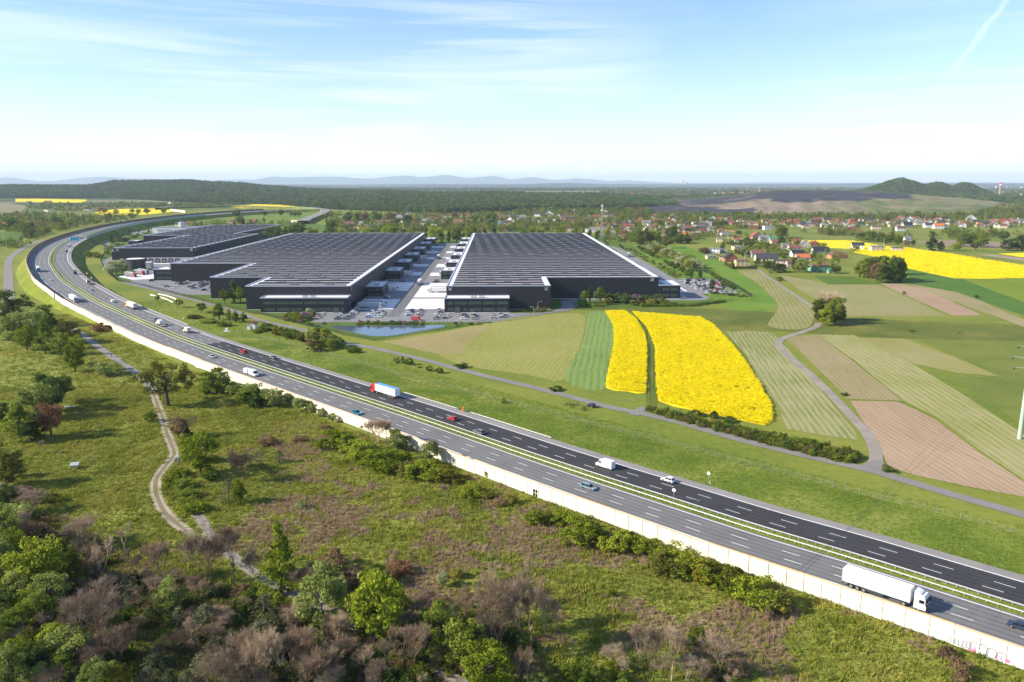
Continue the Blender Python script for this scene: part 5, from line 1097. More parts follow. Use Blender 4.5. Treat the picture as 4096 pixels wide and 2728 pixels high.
# pink van by the pond hedge
X, Y = g('z2', 1720, 855); van(X, Y, .07, .0, 'pink_red', 'pinkish red panel van parked behind the pond hedge', group='cars parked on the estate', L=6.6)
DK = 'lorries standing at the loading docks'
for (x, y, a, c, b, l) in ((-87.6, 541.3, 0, 'white', 'silver', 'pale grey articulated lorry docked nearest the camera on the left side'), (-86.4, 553.5, 0, 'white', 'silver', 'pale grey articulated lorry docked second on the left side'), (-88, 634, 0, 'white', 'white', 'white articulated lorry docked behind the first left office pod'), (-88, 738, 0, 'white', 'white', 'white articulated lorry docked behind the second left office pod'), (-88, 897, 0, 'white', 'white', 'white articulated lorry docked behind the fourth left office pod'),
    (-46.5, 619, math.pi, 'white', 'white', 'white articulated lorry docked nearest the camera on the right side'), (-46, 629, math.pi, 'white', 'white', 'white articulated lorry docked second on the right side'), (-46, 736, math.pi, 'white', 'white', 'white lorry docked behind the first right office pod'), (-46, 743, math.pi, 'white', 'white', 'second white lorry docked behind the first right office pod'), (-46, 815, math.pi, 'white', 'white', 'white lorry docked behind the second right office pod'), (-46, 897, math.pi, 'white', 'white', 'white lorry docked behind the third right office pod')):
    truck(x, y, .1, a, c, b, l, group=DK)
X, Y = g('t1', 1490, 1062); truck(X, Y+8, .1, -math.pi/2, 'silver', 'white', 'articulated lorry driving towards the camera down the centre lane'); X, Y = g('t1', 1668, 820); truck(X, Y+8, .1, -math.pi/2, 'grey', 'silver', 'grey articulated lorry farther up the centre lane')
X, Y = g('t2', 1075, 797); truck(X, Y+6, .1, math.pi/2, 'blue', 'tarp_grey', 'lorry with grey tarpaulin on the road behind the right warehouse', roofc='white')
for (x, y, c, b, l) in ((1240, 985, 'pink_red', 'tarp_grey', 'red cabbed lorry with grey trailer, leftmost of the three by the tank'), (1318, 965, 'pink_red', 'tarp_grey', 'red cabbed lorry with grey trailer, middle of the three by the tank'), (1355, 955, 'silver', 'tarp_grey', 'silver cabbed lorry, rightmost of the three by the tank')):
    X, Y = g('t0', x, y); a = -math.radians(38); truck(X-8*math.cos(a), Y-8*math.sin(a), .1, a, c, b, l, group='lorries parked by the round tank', roofc='white')
X, Y = g('z3', 700, 200); truck(X, Y, .1, 0, 'white', 'silver', 'white lorry behind the shrubs above the leftmost warehouse')
# ------------------------------------------------------------ hills, heaps, woods
def interp(x, tab): return float(np.interp(x, [t[0] for t in tab], [t[1] for t in tab]))
CREST = [(-500, 424), (0, 423), (100, 423), (200, 424), (260, 413.5), (330, 413), (400, 412), (430, 411.5), (470, 415), (560, 418.5), (620, 425), (700, 431), (850, 436), (880, 434.5), (910, 436), (1000, 440), (1150, 438.5), (1250, 442), (1350, 441), (1480, 447), (1560, 452)]
FOOT = [(-500, 455), (260, 455), (380, 462), (500, 467), (640, 470), (750, 480), (850, 484), (1000, 490), (1200, 484), (1400, 482), (1560, 480)]
def crestY(x): return interp(x, [(-500, 5400), (600, 5200), (900, 4200), (1560, 3600)])
TREEH = 15.
def hill_z(x, Y):
    Yf = 85*1867/(interp(x, FOOT)-418); Yc = crestY(x); zc = max(2., 85+(418-interp(x, CREST))/1867*Yc-TREEH-4); t = (Y-Yf)/(Yc-Yf)
    if t <= 0: return 0.
    if t < 1: b = t*t*(3-2*t); return zc*(.35*t+.65*b)
    return max(0., zc*(1-min(1, (t-1)*.8)))
def polarXY(x, Y):   # picture column and forward distance -> world
    u = (x-CX)/1867.*1.0; X0 = u*Y; return X0*math.cos(YAW)+Y*math.sin(YAW), -X0*math.sin(YAW)+Y*math.cos(YAW)
def polar_sheet(name, xs, Ys, zf, mat, kind='structure', col=None):
    V = []; C = []
    for Y in Ys:
        for x in xs:
            X_, Y_ = polarXY(x, Y); V.append((X_, Y_, zf(x, Y)-.0))
            if col: C.append(col(x, Y))
    n = len(xs); Fc = [(j*n+i, j*n+i+1, (j+1)*n+i+1, (j+1)*n+i) for j in range(len(Ys)-1) for i in range(n-1)]
    me = npmesh(name, np.array(V), np.array(Fc), [mat])
    for p in me.polygons: p.use_smooth = True
    if col:
        a = me.color_attributes.new('tone', 'FLOAT_COLOR', 'POINT'); a.data.foreach_set('color', np.array([c+(1,) for c in C], dtype=np.float32).ravel())
    return link(name, me, kind=kind)
WOODG = patchy('wood_floor', [(.3, (.020, .038, .014)), (.7, (.05, .075, .022))], .02, .1, .4, .2, .8)
polar_sheet('wooded_hills', list(np.linspace(-500, 1560, 90)), list(np.linspace(2100, 7500, 50)), lambda x, Y: hill_z(x, Y)-1.2, WOODG)
FORP = [crown_mesh('forest_crown', FOL['forest'], s, 16, 300, .050, .16) for s in ('bush', 'bush', 'multi', 'mound', 'bush', 'round')]
def forest(name, P3, hlo, hhi, label=None, protos_=None):
    n = len(P3); return scatter(name, P3, protos_ or FORP, hlo+(hhi-hlo)*rng.beta(2, 2.6, n), rng.uniform(0, 6.28, n))
pp = []
for _ in range(62000):
    x = rng.uniform(-420, 1560); Yf = 85*1867/(interp(x, FOOT)-418); Yc = crestY(x)*1.03; t = rng.uniform(0, 1); Y = Yf+(Yc-Yf)*t**1.25
    X_, Y_ = polarXY(x, Y)
    pp.append((X_, Y_, hill_z(x, Y)-1.5))
forest('forest_on_hills', np.array(pp), 15, 26)
# far wooded plain on the right, thinning into towns
pp = []
for _ in range(26000):
    x = rng.uniform(1380, 2500); y = 426+(470-426)*rng.uniform(0, 1)**1.1
    X_, Y_ = G(x, y)
    if mnoise.noise(Vector((X_*.0016, Y_*.0011, 3))) > (-.12 if y > 440 else .0): pp.append((X_, Y_, -1))
for _ in range(9000):
    x = rng.uniform(560, 1600); y = rng.uniform(426, 440); X_, Y_ = G(x, y); pp.append((X_, Y_, -1))
forest('woods_of_the_plain', np.array(pp), 16, 30)
# black spoil heap in terraces
HP = [(2210, 0), (2290, 13), (2350, 18), (2460, 20), (2520, 31), (2600, 36), (2700, 38), (2800, 49), (2900, 53), (3080, 55), (3300, 48), (3600, 0)]
HT = [(1450, 0), (1480, .22), (1560, .40), (1650, .50), (1700, .62), (1745, .86), (1790, 1.), (1900, 1.), (1990, .95), (2080, .78), (2140, .60), (2220, .40), (2300, .18), (2360, 0)]
def heap_z(x, Y):
    k = interp(x, HT); z = interp(Y+18*math.sin(x*.03)+9*math.sin(x*.11), HP)*k
    return z+(mnoise.noise(Vector((x*.03, Y*.012, 0)))*3 if z > 1 else -.8)
def heap_col(x, Y):
    z = heap_z(x, Y); dk = (.052, .050, .060); tan = (.24, .19, .14); gr = (.13, .15, .055); n = mnoise.noise(Vector((x*.02, Y*.01, 5))); x += 70*mnoise.noise(Vector((x*.01, Y*.006, 9)))+25*n; Y += 60*n
    if x > 1990 and Y < 2650: return gr if n > -.15 else (.20, .17, .09)
    if x > 2100: return (.20, .18, .09)
    if x > 1690 and x < 1990 and Y < 2500+n*60: return tan if x < 1890+n*60 else (.19, .165, .10)
    if 1600 < x < 1740 and 2440 < Y < 2560: return (.20, .155, .11)
    if Y > 2960: return (.075, .09, .035)
    if n > .38: return (.12, .105, .095)
    return dk
m, nt, b = base_mat('spoil', .95, .1); at = nt.nodes.new('ShaderNodeAttribute'); at.attribute_name = 'tone'
nt.links.new(mixc(nt, .5, at.outputs['Color'], mixc(nt, 1., at.outputs['Color'], ramp(nt, noise(nt, mapping(nt, pos(nt), .3, (1, .25, 1)), .03, 5, .7), [(.3, (.45, .45, .45)), (.7, (1.7, 1.7, 1.6))]), 'MULTIPLY')), b.inputs['Base Color'])
bump(nt, b, noise(nt, pos(nt), .06, 5, .7), 1., 5)
polar_sheet('spoil_heap', list(np.linspace(1450, 2370, 130)), list(np.linspace(2190, 3620, 70)), heap_z, m, col=heap_col)
# wooded cone hills
CONE = [(1880, 0), (1905, 18), (1985, 42), (2016, 62), (2040, 82), (2062, 97), (2074, 98), (2095, 86), (2110, 76), (2126, 64), (2138, 70), (2152, 78), (2164, 77), (2178, 66), (2189, 55), (2205, 71), (2219, 77), (2234, 70), (2252, 50), (2272, 33), (2295, 14), (2330, 0)]
def cone_z(x, Y): return interp(x, CONE)*math.exp(-((Y-4150)/300)**2)-.6
polar_sheet('cone_hills', list(np.linspace(1875, 2335, 90)), list(np.linspace(3450, 4850, 30)), cone_z, patchy('cone_earth', [(.4, (.03, .05, .02)), (.62, (.06, .075, .03)), (.75, (.30, .20, .15))], .015, .1, .3, .2, .5))
pp = []
for _ in range(9000):
    x = rng.uniform(1880, 2330); Y = rng.uniform(3500, 4500); z = cone_z(x, Y)
    if z < -2 or (abs(x-2066+(Y-4100)*.02) < 9 and 3900 < Y < 4120 and z > 60): continue
    X_, Y_ = polarXY(x, Y); pp.append((X_, Y_, z-1))
forest('trees_on_cone_hills', np.array(pp), 9, 15)
m, nt, b = base_mat('bare_rock', .9, .1); b.inputs['Base Color'].default_value = (.45, .27, .22, 1)
# far blue mountains and the low ridge under the horizon
MT = [(-500, 409), (0, 409), (30, 408.5), (60, 413), (92, 417), (125, 416), (175, 410), (225, 406.5), (250, 407), (300, 410), (330, 409.5), (400, 414), (480, 414), (560, 413), (590, 413), (626, 406), (665, 408), (740, 406), (790, 406.5), (815, 410), (850, 411), (890, 407), (915, 404.5), (940, 404), (965, 408), (990, 406), (1027, 401.5), (1052, 406), (1077, 409.5), (1115, 406), (1140, 404.5), (1165, 410), (1177, 413), (1215, 406.5), (1240, 409.5), (1277, 414), (1327, 409.5), (1365, 412), (1400, 416), (1440, 414), (1480, 417), (1555, 420), (1700, 420), (1760, 418), (1850, 419), (1950, 419.5), (2060, 420), (2200, 418.5), (2354, 419.5), (2600, 419)]
MG = M('mountain_forest', (.09, .12, .12), .95, .2, .0005)
def mtn(x, Y):
    zc = 85+(418-interp(x, MT))/1867*38000; t = abs(Y-38000)/3500; return max(-1., zc*(1-t*t*.98)+mnoise.noise(Vector((x*.01, Y*.0004, 0)))*9)
polar_sheet('mountains', list(np.linspace(-600, 2700, 260)), list(np.linspace(34600, 41400, 17)), mtn, MG)
RG = [(-500, 424), (700, 430), (900, 424), (1100, 423.5), (1200, 424), (1260, 421), (1310, 420), (1380, 423), (1560, 424), (1900, 422.5), (2050, 421), (2354, 421.5), (2600, 422)]
polar_sheet('low_ridge', list(np.linspace(-600, 2700, 160)), list(np.linspace(10500, 13500, 9)), lambda x, Y: max(-1., (85+(418-interp(x, RG))/1867*12000)*(1-(abs(Y-12000)/1550)**2)), MG)
# ------------------------------------------------------------ towers, chimneys, far town
BRICK = M('brick', (.33, .13, .08), .85, .15, 1.2); PINKB = M('pale_block', (.62, .46, .40), .8, .06, .1); WHITEB = M('white_block', (.72, .70, .66), .8, .06, .1)
def chimney(t_, x, y, ytop, r, label, bands):
    X_, Y_ = g(t_, x, y); h = zfor(t_, x, ytop, X_, Y_); t = thing('factory_chimney', label, 'chimney', (X_, Y_, 0)); mb = MB(); k = .72 if bands else .96; mb.cyl((0, 0, 0), (0, 0, h*k), r, r*.8, 14, 0); mb.obj('shaft', M('chimney_brick', (.30, .22, .17), .85, .15, .1), t)
    for i in range(3 if bands else 1):
        a = h*k+(h-h*k)*i/(3 if bands else 1); mb = MB(); mb.cyl((0, 0, a), (0, 0, a+(h-h*k)/(3 if bands else 1)-.01), r*.82, r*.8, 14, 0); mb.obj('painted_band', PAINTS['red'] if i % 2 == 0 else WHITEP, t)
chimney('t3', 2120, 262, 114, 6.5, 'tall factory chimney with red and white top right of the cone hills', True)
chimney('t2', 955, 262, 174, 3.2, 'thin brick chimney above the trees behind the right warehouse', False)
def block(t_, x0, x1, y, ytop, mat, label, d=16, cat='building', nm='apartment_block', rows_=4):
    X0, Y_ = g(t_, x0, y); X1, _ = g(t_, x1, y); h = zfor(t_, x0, ytop, X0, Y_); t = thing(nm, label, cat, (X0, Y_, 0)); W_ = abs(X1-X0); mb = MB(); mb.box(0, 0, 0, W_, d, h); mb.obj('wall', mat, t); mb = MB(); mb.box(-.4, -.4, h, W_+.4, d+.4, h+.8); mb.obj('roof', M('flat_roof_dark', (.12, .12, .125), .8, .1, .2), t)
    if rows_:
        for i in range(rows_): mb = MB(); mb.box(W_*.06, -.15, h*(i+.35)/rows_, W_*.94, -.02, h*(i+.62)/rows_); mb.obj('window', GLASS, t)
    return t
for i, (x0, x1, y, yt, m_) in enumerate(((1960, 2003, 178, 155, PINKB), (2018, 2032, 178, 163, PINKB), (2090, 2130, 172, 148, WHITEB), (2190, 2235, 172, 153, PINKB), (2320, 2347, 172, 154, WHITEB), (2322, 2347, 258, 218, PINKB))): block('t3', x0, x1, y, yt, m_, f'pale apartment block on the plain right of the cone hills, {ordw(i+1)} counted rightwards')
block('t3', 2125, 2215, 262, 232, M('dark_plant', (.06, .07, .09), .8, .1, .1), 'dark factory hall at the foot of the red and white chimney', 40, 'factory', 'factory_hall', 1); block('t3', 2200, 2250, 252, 236, WHITEB, 'white factory hall right of the dark hall', 30, 'factory', 'factory_hall', 1)
for i, (x0, x1, y, yt, m_) in enumerate(((930, 970, 272, 246, BRICK), (1225, 1315, 245, 228, WHITEB), (1370, 1420, 240, 222, WHITEB), (1510, 1555, 240, 220, WHITEB), (1865, 1920, 238, 220, WHITEB), (1080, 1140, 272, 255, PINKB), (1330, 1360, 262, 247, PINKB))): block('t2', x0, x1, y, yt, m_, f'{"red brick" if m_ is BRICK else "pale"} low building in the trees near the thin brick chimney, {ordw(i+1)} rightwards', 25, 'building', 'low_building', 1)
for i, (x0, x1, yt) in enumerate(((1563, 1577, 97), (1601, 1608, 106), (1612, 1626, 116))):
    x_, y_ = px('t2', x0, 140); Yd = 13000; X0, Y0 = polarXY(x_, Yd); X1, _ = polarXY(px('t2', x1, 0)[0], Yd); h = 85+(418-px('t2', 0, yt)[1])/1867*Yd; mb = MB(); mb.box(0, 0, 0, X1-X0, 30, h); t = thing('power_station_tower', f'pink tower block on the far horizon, {ordw(i+1)} from the left', 'tower', (X0, Y0, 0)); mb.obj('wall', PINKB, t)
def town(name, boxes, n, mats_, lo, hi):
    me = []
    for m_ in mats_: mb = MB(); mb.box(-.5, -.4, 0, .5, .4, .55, 0); mb.quad((-.55, -.45, .55), (.55, -.45, .55), (.55, 0, .95), (-.55, 0, .95), 1); mb.quad((.55, .45, .55), (-.55, .45, .55), (-.55, 0, .95), (.55, 0, .95), 1); me.append(mb.mesh('town_house', [m_[0], m_[1]]))
    P3 = []
    while len(P3) < n:
        x0, x1, y0, y1 = random.choice(boxes); X_, Y_ = G(random.uniform(x0, x1), random.uniform(y0, y1)); P3.append((X_, Y_, 0))
    scatter(name, np.array(P3), me, rng.uniform(lo, hi, n), rng.uniform(-.6, .6, n))
TL = M('roof_tile_red', (.36, .10, .06), .8, .15, 1.5); TB = M('roof_tile_brown', (.16, .075, .055), .8, .15, 1.5); TD = M('roof_dark', (.055, .055, .06), .75, .1, 1.5)
CRM = M('render_cream', (.66, .55, .40), .9, .06, .4); WHR = M('render_white', (.80, .78, .74), .9, .05, .4)
town('distant_town', [(1690, 2010, 430, 440), (1600, 1960, 432, 446), (1480, 1900, 440, 456), (1340, 1620, 444, 460), (2240, 2354, 432, 452), (900, 1480, 430, 434)], 620, [(WHR, TL), (CRM, TB), (WHR, TD), (CRM, TL)], 9, 22)
# ------------------------------------------------------------ village houses
ROOFC = dict(red=M('tiles_red', (.27, .075, .05), .8, .12, 1.5), brown=TB, brownred=M('tiles_brownred', (.22, .095, .07), .8, .12, 1.5), dark=TD, black=M('tiles_black', (.030, .032, .038), .6, .1, 1.5), grey=M('roof_felt', (.20, .20, .21), .85, .1, 1), orange=M('tiles_orange', (.50, .15, .06), .8, .12, 1.5), green=M('roof_green', (.06, .22, .15), .6, .1, 1), purple=M('roof_magenta', (.32, .03, .08), .7, .1, 1))
WALLC = dict(white=WHR, cream=CRM, grey=M('render_grey', (.42, .40, .37), .9, .08, .5), brick=M('brick_wall', (.32, .11, .075), .9, .12, 2), yellow=M('render_yellow', (.68, .52, .27), .9, .05, .4), pink=M('render_pink', (.58, .33, .28), .9, .05, .4), peach=M('render_peach', (.66, .38, .24), .9, .05, .4), green=M('render_green', (.16, .34, .24), .9, .05, .4), beige=M('render_beige', (.56, .47, .36), .9, .08, .5), orange=M('brick_orange', (.52, .23, .10), .9, .08, 1))
HG = 'village houses'
def house(X, Y, w, d, h, typ, rc, wc, rot, region, label=None, nw=3, chim=1):
    t = thing('village_house', label, 'house', (X, Y, 0), rot, HG); rm, wm = ROOFC[rc], WALLC[wc]; mb = MB(); r = MB(); e = .45
    if typ == 'flat':
        mb.box(-w/2, 0, 0, w/2, d, h); r.quad((-w/2-e, -e, h+.02), (w/2+e, -e, h+.02), (w/2+e, d+e, h+.65), (-w/2-e, d+e, h+.65)); r.quad((-w/2-e, -e, h+.30), (-w/2-e, d+e, h+.93), (w/2+e, d+e, h+.93), (w/2+e, -e, h+.30)); r.v = []; r.f = []; r.m = []
        r.prism([(-e, h+.02), (d+e, h+.5), (d+e, h+.75), (-e, h+.27)], -w/2-e, w/2+e, 'x')
    elif typ == 'gable':   # ridge along x
        rh = d*.42; mb.prism([(0, 0), (d, 0), (d, h), (d/2, h+rh), (0, h)], -w/2, w/2, 'x')
        r.prism([(-e, h-e*.8+.1), (d/2, h+rh+.12), (d/2, h+rh+.36), (-e, h-e*.8+.34)], -w/2-e, w/2+e, 'x'); r.prism([(d/2+.01, h+rh+.12), (d+e, h-e*.8+.1), (d+e, h-e*.8+.34), (d/2+.01, h+rh+.36)], -w/2-e, w/2+e, 'x')
    elif typ == 'front':   # gable towards the camera
        rh = w*.40; mb.prism([(-w/2, 0), (w/2, 0), (w/2, h), (0, h+rh), (-w/2, h)], 0, d, 'y')
        r.prism([(-w/2-e, h-e*.8+.1), (0, h+rh+.12), (0, h+rh+.36), (-w/2-e, h-e*.8+.34)], -e, d+e, 'y'); r.prism([(.01, h+rh+.12), (w/2+e, h-e*.8+.1), (w/2+e, h-e*.8+.34), (.01, h+rh+.36)], -e, d+e, 'y')
    else:
        mb.box(-w/2, 0, 0, w/2, d, h); rh = min(w, d)*.38; a = (-w/2-e, -e, h+.02), (w/2+e, -e, h+.02), (w/2+e, d+e, h+.02), (-w/2-e, d+e, h+.02); k = max(0, w/2-d/2)*.8; p, q = (-k, d/2, h+rh), (k, d/2, h+rh)
        r.poly([a[0], a[1], q, p]); r.poly([a[1], a[2], q]); r.poly([a[2], a[3], p, q]); r.poly([a[3], a[0], p]); r.poly([a[3], a[2], a[1], a[0]])
    mb.obj('wall', wm, t); ro = r.obj('roof', rm, t)
    if chim: mb = MB(); zt = h+(1.4 if typ == 'flat' else min(w, d)*.4+.6); mb.box(-.4, -.4, h-.2, .4, .4, zt); c = mb.obj('chimney', BRICK, t); c.location = (w*.18, d*.55, 0)
    fl = 2 if h > 4.4 else 1
    if nw:
        wm_ = WIN
        for f_ in range(fl):
            for i in range(nw):
                x = -w/2+w*(i+.5)/nw
                if f_ == 0 and i == 0 and nw > 1: link('door', DOOR, t, (x, -.02, 0))
                else: link('window', wm_, t, (x, -.02, 1.0+f_*2.8))
        for i in range(2 if d > 7 else 1): link('window', wm_, t, (-w/2-.02, d*(i+.6)/2.2, 1.0+(fl-1)*2.8), -math.pi/2)
    if not label: auto(t, {'flat': 'flat', 'gable': 'gabled', 'front': 'gabled', 'hip': 'hipped'}[typ]+f' {rc if rc != "brownred" else "red-brown"} roofed {wc} house', region)
    return t
mb = MB(); mb.box(-.55, -.06, 0, .55, .02, 1.35, 0); mb.box(-.65, -.10, -.1, .65, -.065, 0, 1); mb.box(-.65, -.10, 1.35, .65, -.065, 1.45, 1); mb.box(-.04, -.09, .0, .04, -.065, 1.35, 1); WIN = mb.mesh('window', [GLASS, WHITEP])
mb = MB(); mb.box(-.5, -.06, 0, .5, .02, 2.1, 0); DOOR = mb.mesh('door', [M('door_brown', (.14, .08, .05), .6, .1, 2)])
def hpx(fr, x, y, wpx, rc, wc, typ, hh=5.6, rot=None, label=None, reg='', nw=None):
    X_, Y_ = g(fr, x, y); w = wpx*scl(fr)*depth(X_, Y_)/F_PX; far = Y_ > 1500
    w = min(max(w, 5.5), 30); rot = random.uniform(-.25, .12) if rot is None else rot; d = w*.8 if w < 14 else w*.5
    return house(X_, Y_, w*.94, min(d, 12), hh, typ, rc, wc, rot, reg, label, nw if nw is not None else (2 if far else (3 if w > 9 else 2)))
H4 = [(1270, 878, 262, 'brownred', 'yellow', 'flat', 6.2, 'cream yellow house with red-brown pent roof inside the clipped hedge'), (1060, 790, 250, 'black', 'brick', 'front', 4.2, 'red brick house with steep black roof left of the cream yellow house'), (890, 772, 110, 'brown', 'yellow', 'flat', 4.5, None), (690, 735, 170, 'grey', 'cream', 'flat', 3.2, None), (740, 632, 200, 'grey', 'white', 'flat', 5.6, None), (905, 620, 110, 'grey', 'grey', 'flat', 4, None), (1205, 570, 190, 'grey', 'yellow', 'flat', 4.2, None), (1570, 705, 270, 'brownred', 'grey', 'gable', 4.6, None), (1740, 775, 430, 'dark', 'cream', 'gable', 2.8, 'long low barn with dark grey roof behind the fir trees'), (2050, 885, 330, 'dark', 'beige', 'flat', 6.0, 'beige two-storey house with dark flat roof behind olive trees'), (845, 425, 125, 'grey', 'cream', 'flat', 5.5, None), (1065, 382, 110, 'dark', 'cream', 'front', 5, None), (1190, 395, 170, 'red', 'peach', 'flat', 6.2, None), (1165, 420, 80, 'brownred', 'white', 'gable', 3, None), (1555, 375, 220, 'red', 'pink', 'front', 5.2, 'large pink house with sprawling bright red gable roof'), (1690, 412, 180, 'grey', 'grey', 'gable', 4.6, None), (1850, 415, 130, 'green', 'cream', 'gable', 4.0, 'cream house with green pitched roof'), (1880, 462, 120, 'brownred', 'peach', 'gable', 3.6, None), (2080, 545, 150, 'grey', 'grey', 'flat', 6, None),
 (240, 200, 230, 'red', 'white', 'hip', 4.5, 'white house with bright red roof and three white gables'), (440, 130, 220, 'grey', 'white', 'flat', 7.5, 'white three-storey building with flat grey roof'), (520, 165, 250, 'grey', 'pink', 'flat', 6, None), (310, 110, 60, 'red', 'pink', 'gable', 6.5, None), (500, 262, 200, 'brown', 'cream', 'hip', 5, None), (230, 240, 220, 'grey', 'beige', 'flat', 4, None), (210, 300, 120, 'orange', 'orange', 'gable', 3, None), (340, 278, 90, 'grey', 'beige', 'flat', 4, None), (595, 205, 80, 'brownred', 'cream', 'gable', 6, None), (665, 228, 120, 'grey', 'white', 'flat', 6, None), (745, 250, 120, 'grey', 'cream', 'flat', 5.5, None), (880, 275, 140, 'brownred', 'beige', 'hip', 7, None), (955, 305, 150, 'grey', 'white', 'flat', 4.5, None), (1040, 225, 160, 'brown', 'peach', 'flat', 4, None), (1085, 108, 95, 'purple', 'white', 'gable', 5, 'white house with magenta red pitched roof'), (1220, 105, 180, 'brownred', 'cream', 'hip', 4.6, None), (1345, 85, 60, 'brown', 'white', 'front', 5, None), (1480, 105, 170, 'brownred', 'cream', 'gable', 4.6, None), (1480, 172, 150, 'brown', 'brick', 'flat', 5.5, None), (1625, 170, 110, 'red', 'brick', 'flat', 6, None), (1765, 185, 180, 'grey', 'white', 'flat', 6.5, 'white modern house with flat roof and red balconies'), (1710, 60, 140, 'brownred', 'cream', 'gable', 5, None), (1850, 95, 180, 'brown', 'cream', 'gable', 3.8, None), (2060, 95, 165, 'red', 'yellow', 'hip', 5, None), (2300, 130, 110, 'red', 'cream', 'hip', 5, None), (690, 90, 110, 'dark', 'brick', 'gable', 5, None), (840, 20, 90, 'red', 'white', 'gable', 4, None), (150, 90, 190, 'grey', 'grey', 'flat', 4, None), (40, 110, 80, 'brown', 'grey', 'gable', 5, None), (540, 20, 110, 'brown', 'white', 'gable', 5, None)]
for x, y, w, rc, wc, ty, hh, lb in H4: hpx('h4', x, y, w, rc, wc, ty, hh, None, lb, 'behind the right-hand car park')
H6 = [(85, 458, 140, 'brownred', 'white', 'gable', 5.4, 'white house with long window band at the village edge'), (105, 370, 90, 'red', 'brick', 'gable', 3.6, None), (195, 402, 110, 'grey', 'grey', 'front', 4, None), (290, 388, 115, 'red', 'brick', 'hip', 4, None), (120, 502, 150, 'black', 'white', 'gable', 3.8, None), (180, 548, 165, 'orange', 'white', 'gable', 3.6, 'low house with bright orange tiled roof'), (370, 474, 185, 'black', 'grey', 'gable', 3.6, None), (560, 524, 200, 'brown', 'orange', 'hip', 3.6, 'orange brick bungalow with dark hipped roof and round window'), (352, 664, 200, 'red', 'green', 'flat', 6.2, 'green two-storey house with flat red roof'), (480, 684, 75, 'green', 'green', 'flat', 3, None), (760, 418, 130, 'black', 'white', 'gable', 4.6, 'white house with black gable roof standing in the yellow field'), (975, 447, 150, 'grey', 'beige', 'flat', 6.2, 'unfinished beige block shell in front of the yellow field'), (1182, 450, 125, 'dark', 'beige', 'flat', 4.4, 'small beige shell building with dark roof in the yellow field'), (30, 625, 70, 'brown', 'beige', 'gable', 5.4, None)]
for x, y, w, rc, wc, ty, hh, lb in H6: hpx('h6', x, y, w, rc, wc, ty, hh, None, lb, 'at the edge of the rapeseed field')
H6b = [(110, 182, 90, 'red', 'beige', 'flat'), (205, 198, 90, 'red', 'beige', 'flat'), (305, 178, 95, 'brown', 'beige', 'hip'), (400, 194, 70, 'grey', 'cream', 'gable'), (330, 128, 100, 'brownred', 'brick', 'gable'), (430, 130, 90, 'dark', 'cream', 'gable'), (490, 158, 90, 'brownred', 'white', 'gable'), (545, 215, 90, 'dark', 'white', 'gable'), (600, 190, 90, 'brown', 'white', 'front'), (560, 140, 50, 'red', 'cream', 'gable'), (660, 190, 60, 'grey', 'cream', 'flat'), (710, 172, 100, 'red', 'cream', 'gable'), (715, 222, 130, 'brown', 'brick', 'flat'), (715, 135, 90, 'brown', 'brick', 'gable'), (795, 172, 90, 'dark', 'grey', 'gable'), (625, 130, 90, 'grey', 'white', 'flat'), (960, 210, 100, 'brown', 'beige', 'flat'), (990, 168, 100, 'brown', 'beige', 'gable'), (1140, 185, 70, 'dark', 'cream', 'front'), (1190, 172, 60, 'dark', 'white', 'gable'), (1225, 228, 100, 'brown', 'white', 'gable'), (1300, 192, 100, 'black', 'grey', 'gable'), (1300, 122, 100, 'red', 'cream', 'gable'), (1300, 348, 70, 'grey', 'white', 'gable')]
for x, y, w, rc, wc, ty in H6b: hpx('h6', x, y, w, rc, wc, ty, 5.2, None, None, 'in the row beyond the far pasture')
H7 = [(760, 648, 45, 'dark', 'white', 'front'), (110, 664, 100, 'red', 'cream', 'gable'), (140, 688, 50, 'grey', 'white', 'gable'), (325, 642, 90, 'brown', 'cream', 'gable'), (370, 665, 80, 'brown', 'beige', 'flat'), (460, 702, 110, 'dark', 'white', 'gable'), (330, 712, 100, 'brown', 'white', 'front'), (230, 700, 110, 'grey', 'white', 'gable'), (435, 740, 110, 'orange', 'white', 'gable'), (100, 720, 110, 'black', 'white', 'gable'), (715, 695, 90, 'brownred', 'brick', 'gable'), (740, 712, 60, 'red', 'beige', 'flat'), (830, 690, 90, 'dark', 'grey', 'gable'), (870, 700, 60, 'grey', 'cream', 'flat'), (930, 700, 80, 'dark', 'white', 'gable'), (1040, 690, 60, 'brownred', 'beige', 'flat'), (1130, 684, 100, 'red', 'white', 'gable'), (1185, 692, 70, 'brown', 'beige', 'hip'), (1235, 708, 80, 'brownred', 'white', 'front'), (1295, 688, 90, 'grey', 'white', 'gable'), (1320, 668, 60, 'dark', 'white', 'gable'), (880, 725, 90, 'orange', 'cream', 'hip'), (1110, 722, 110, 'grey', 'white', 'flat')]
for x, y, w, rc, wc, ty in H7: hpx('h7', x, y, w, rc, wc, ty, 5.2, None, None, 'in the far right village')
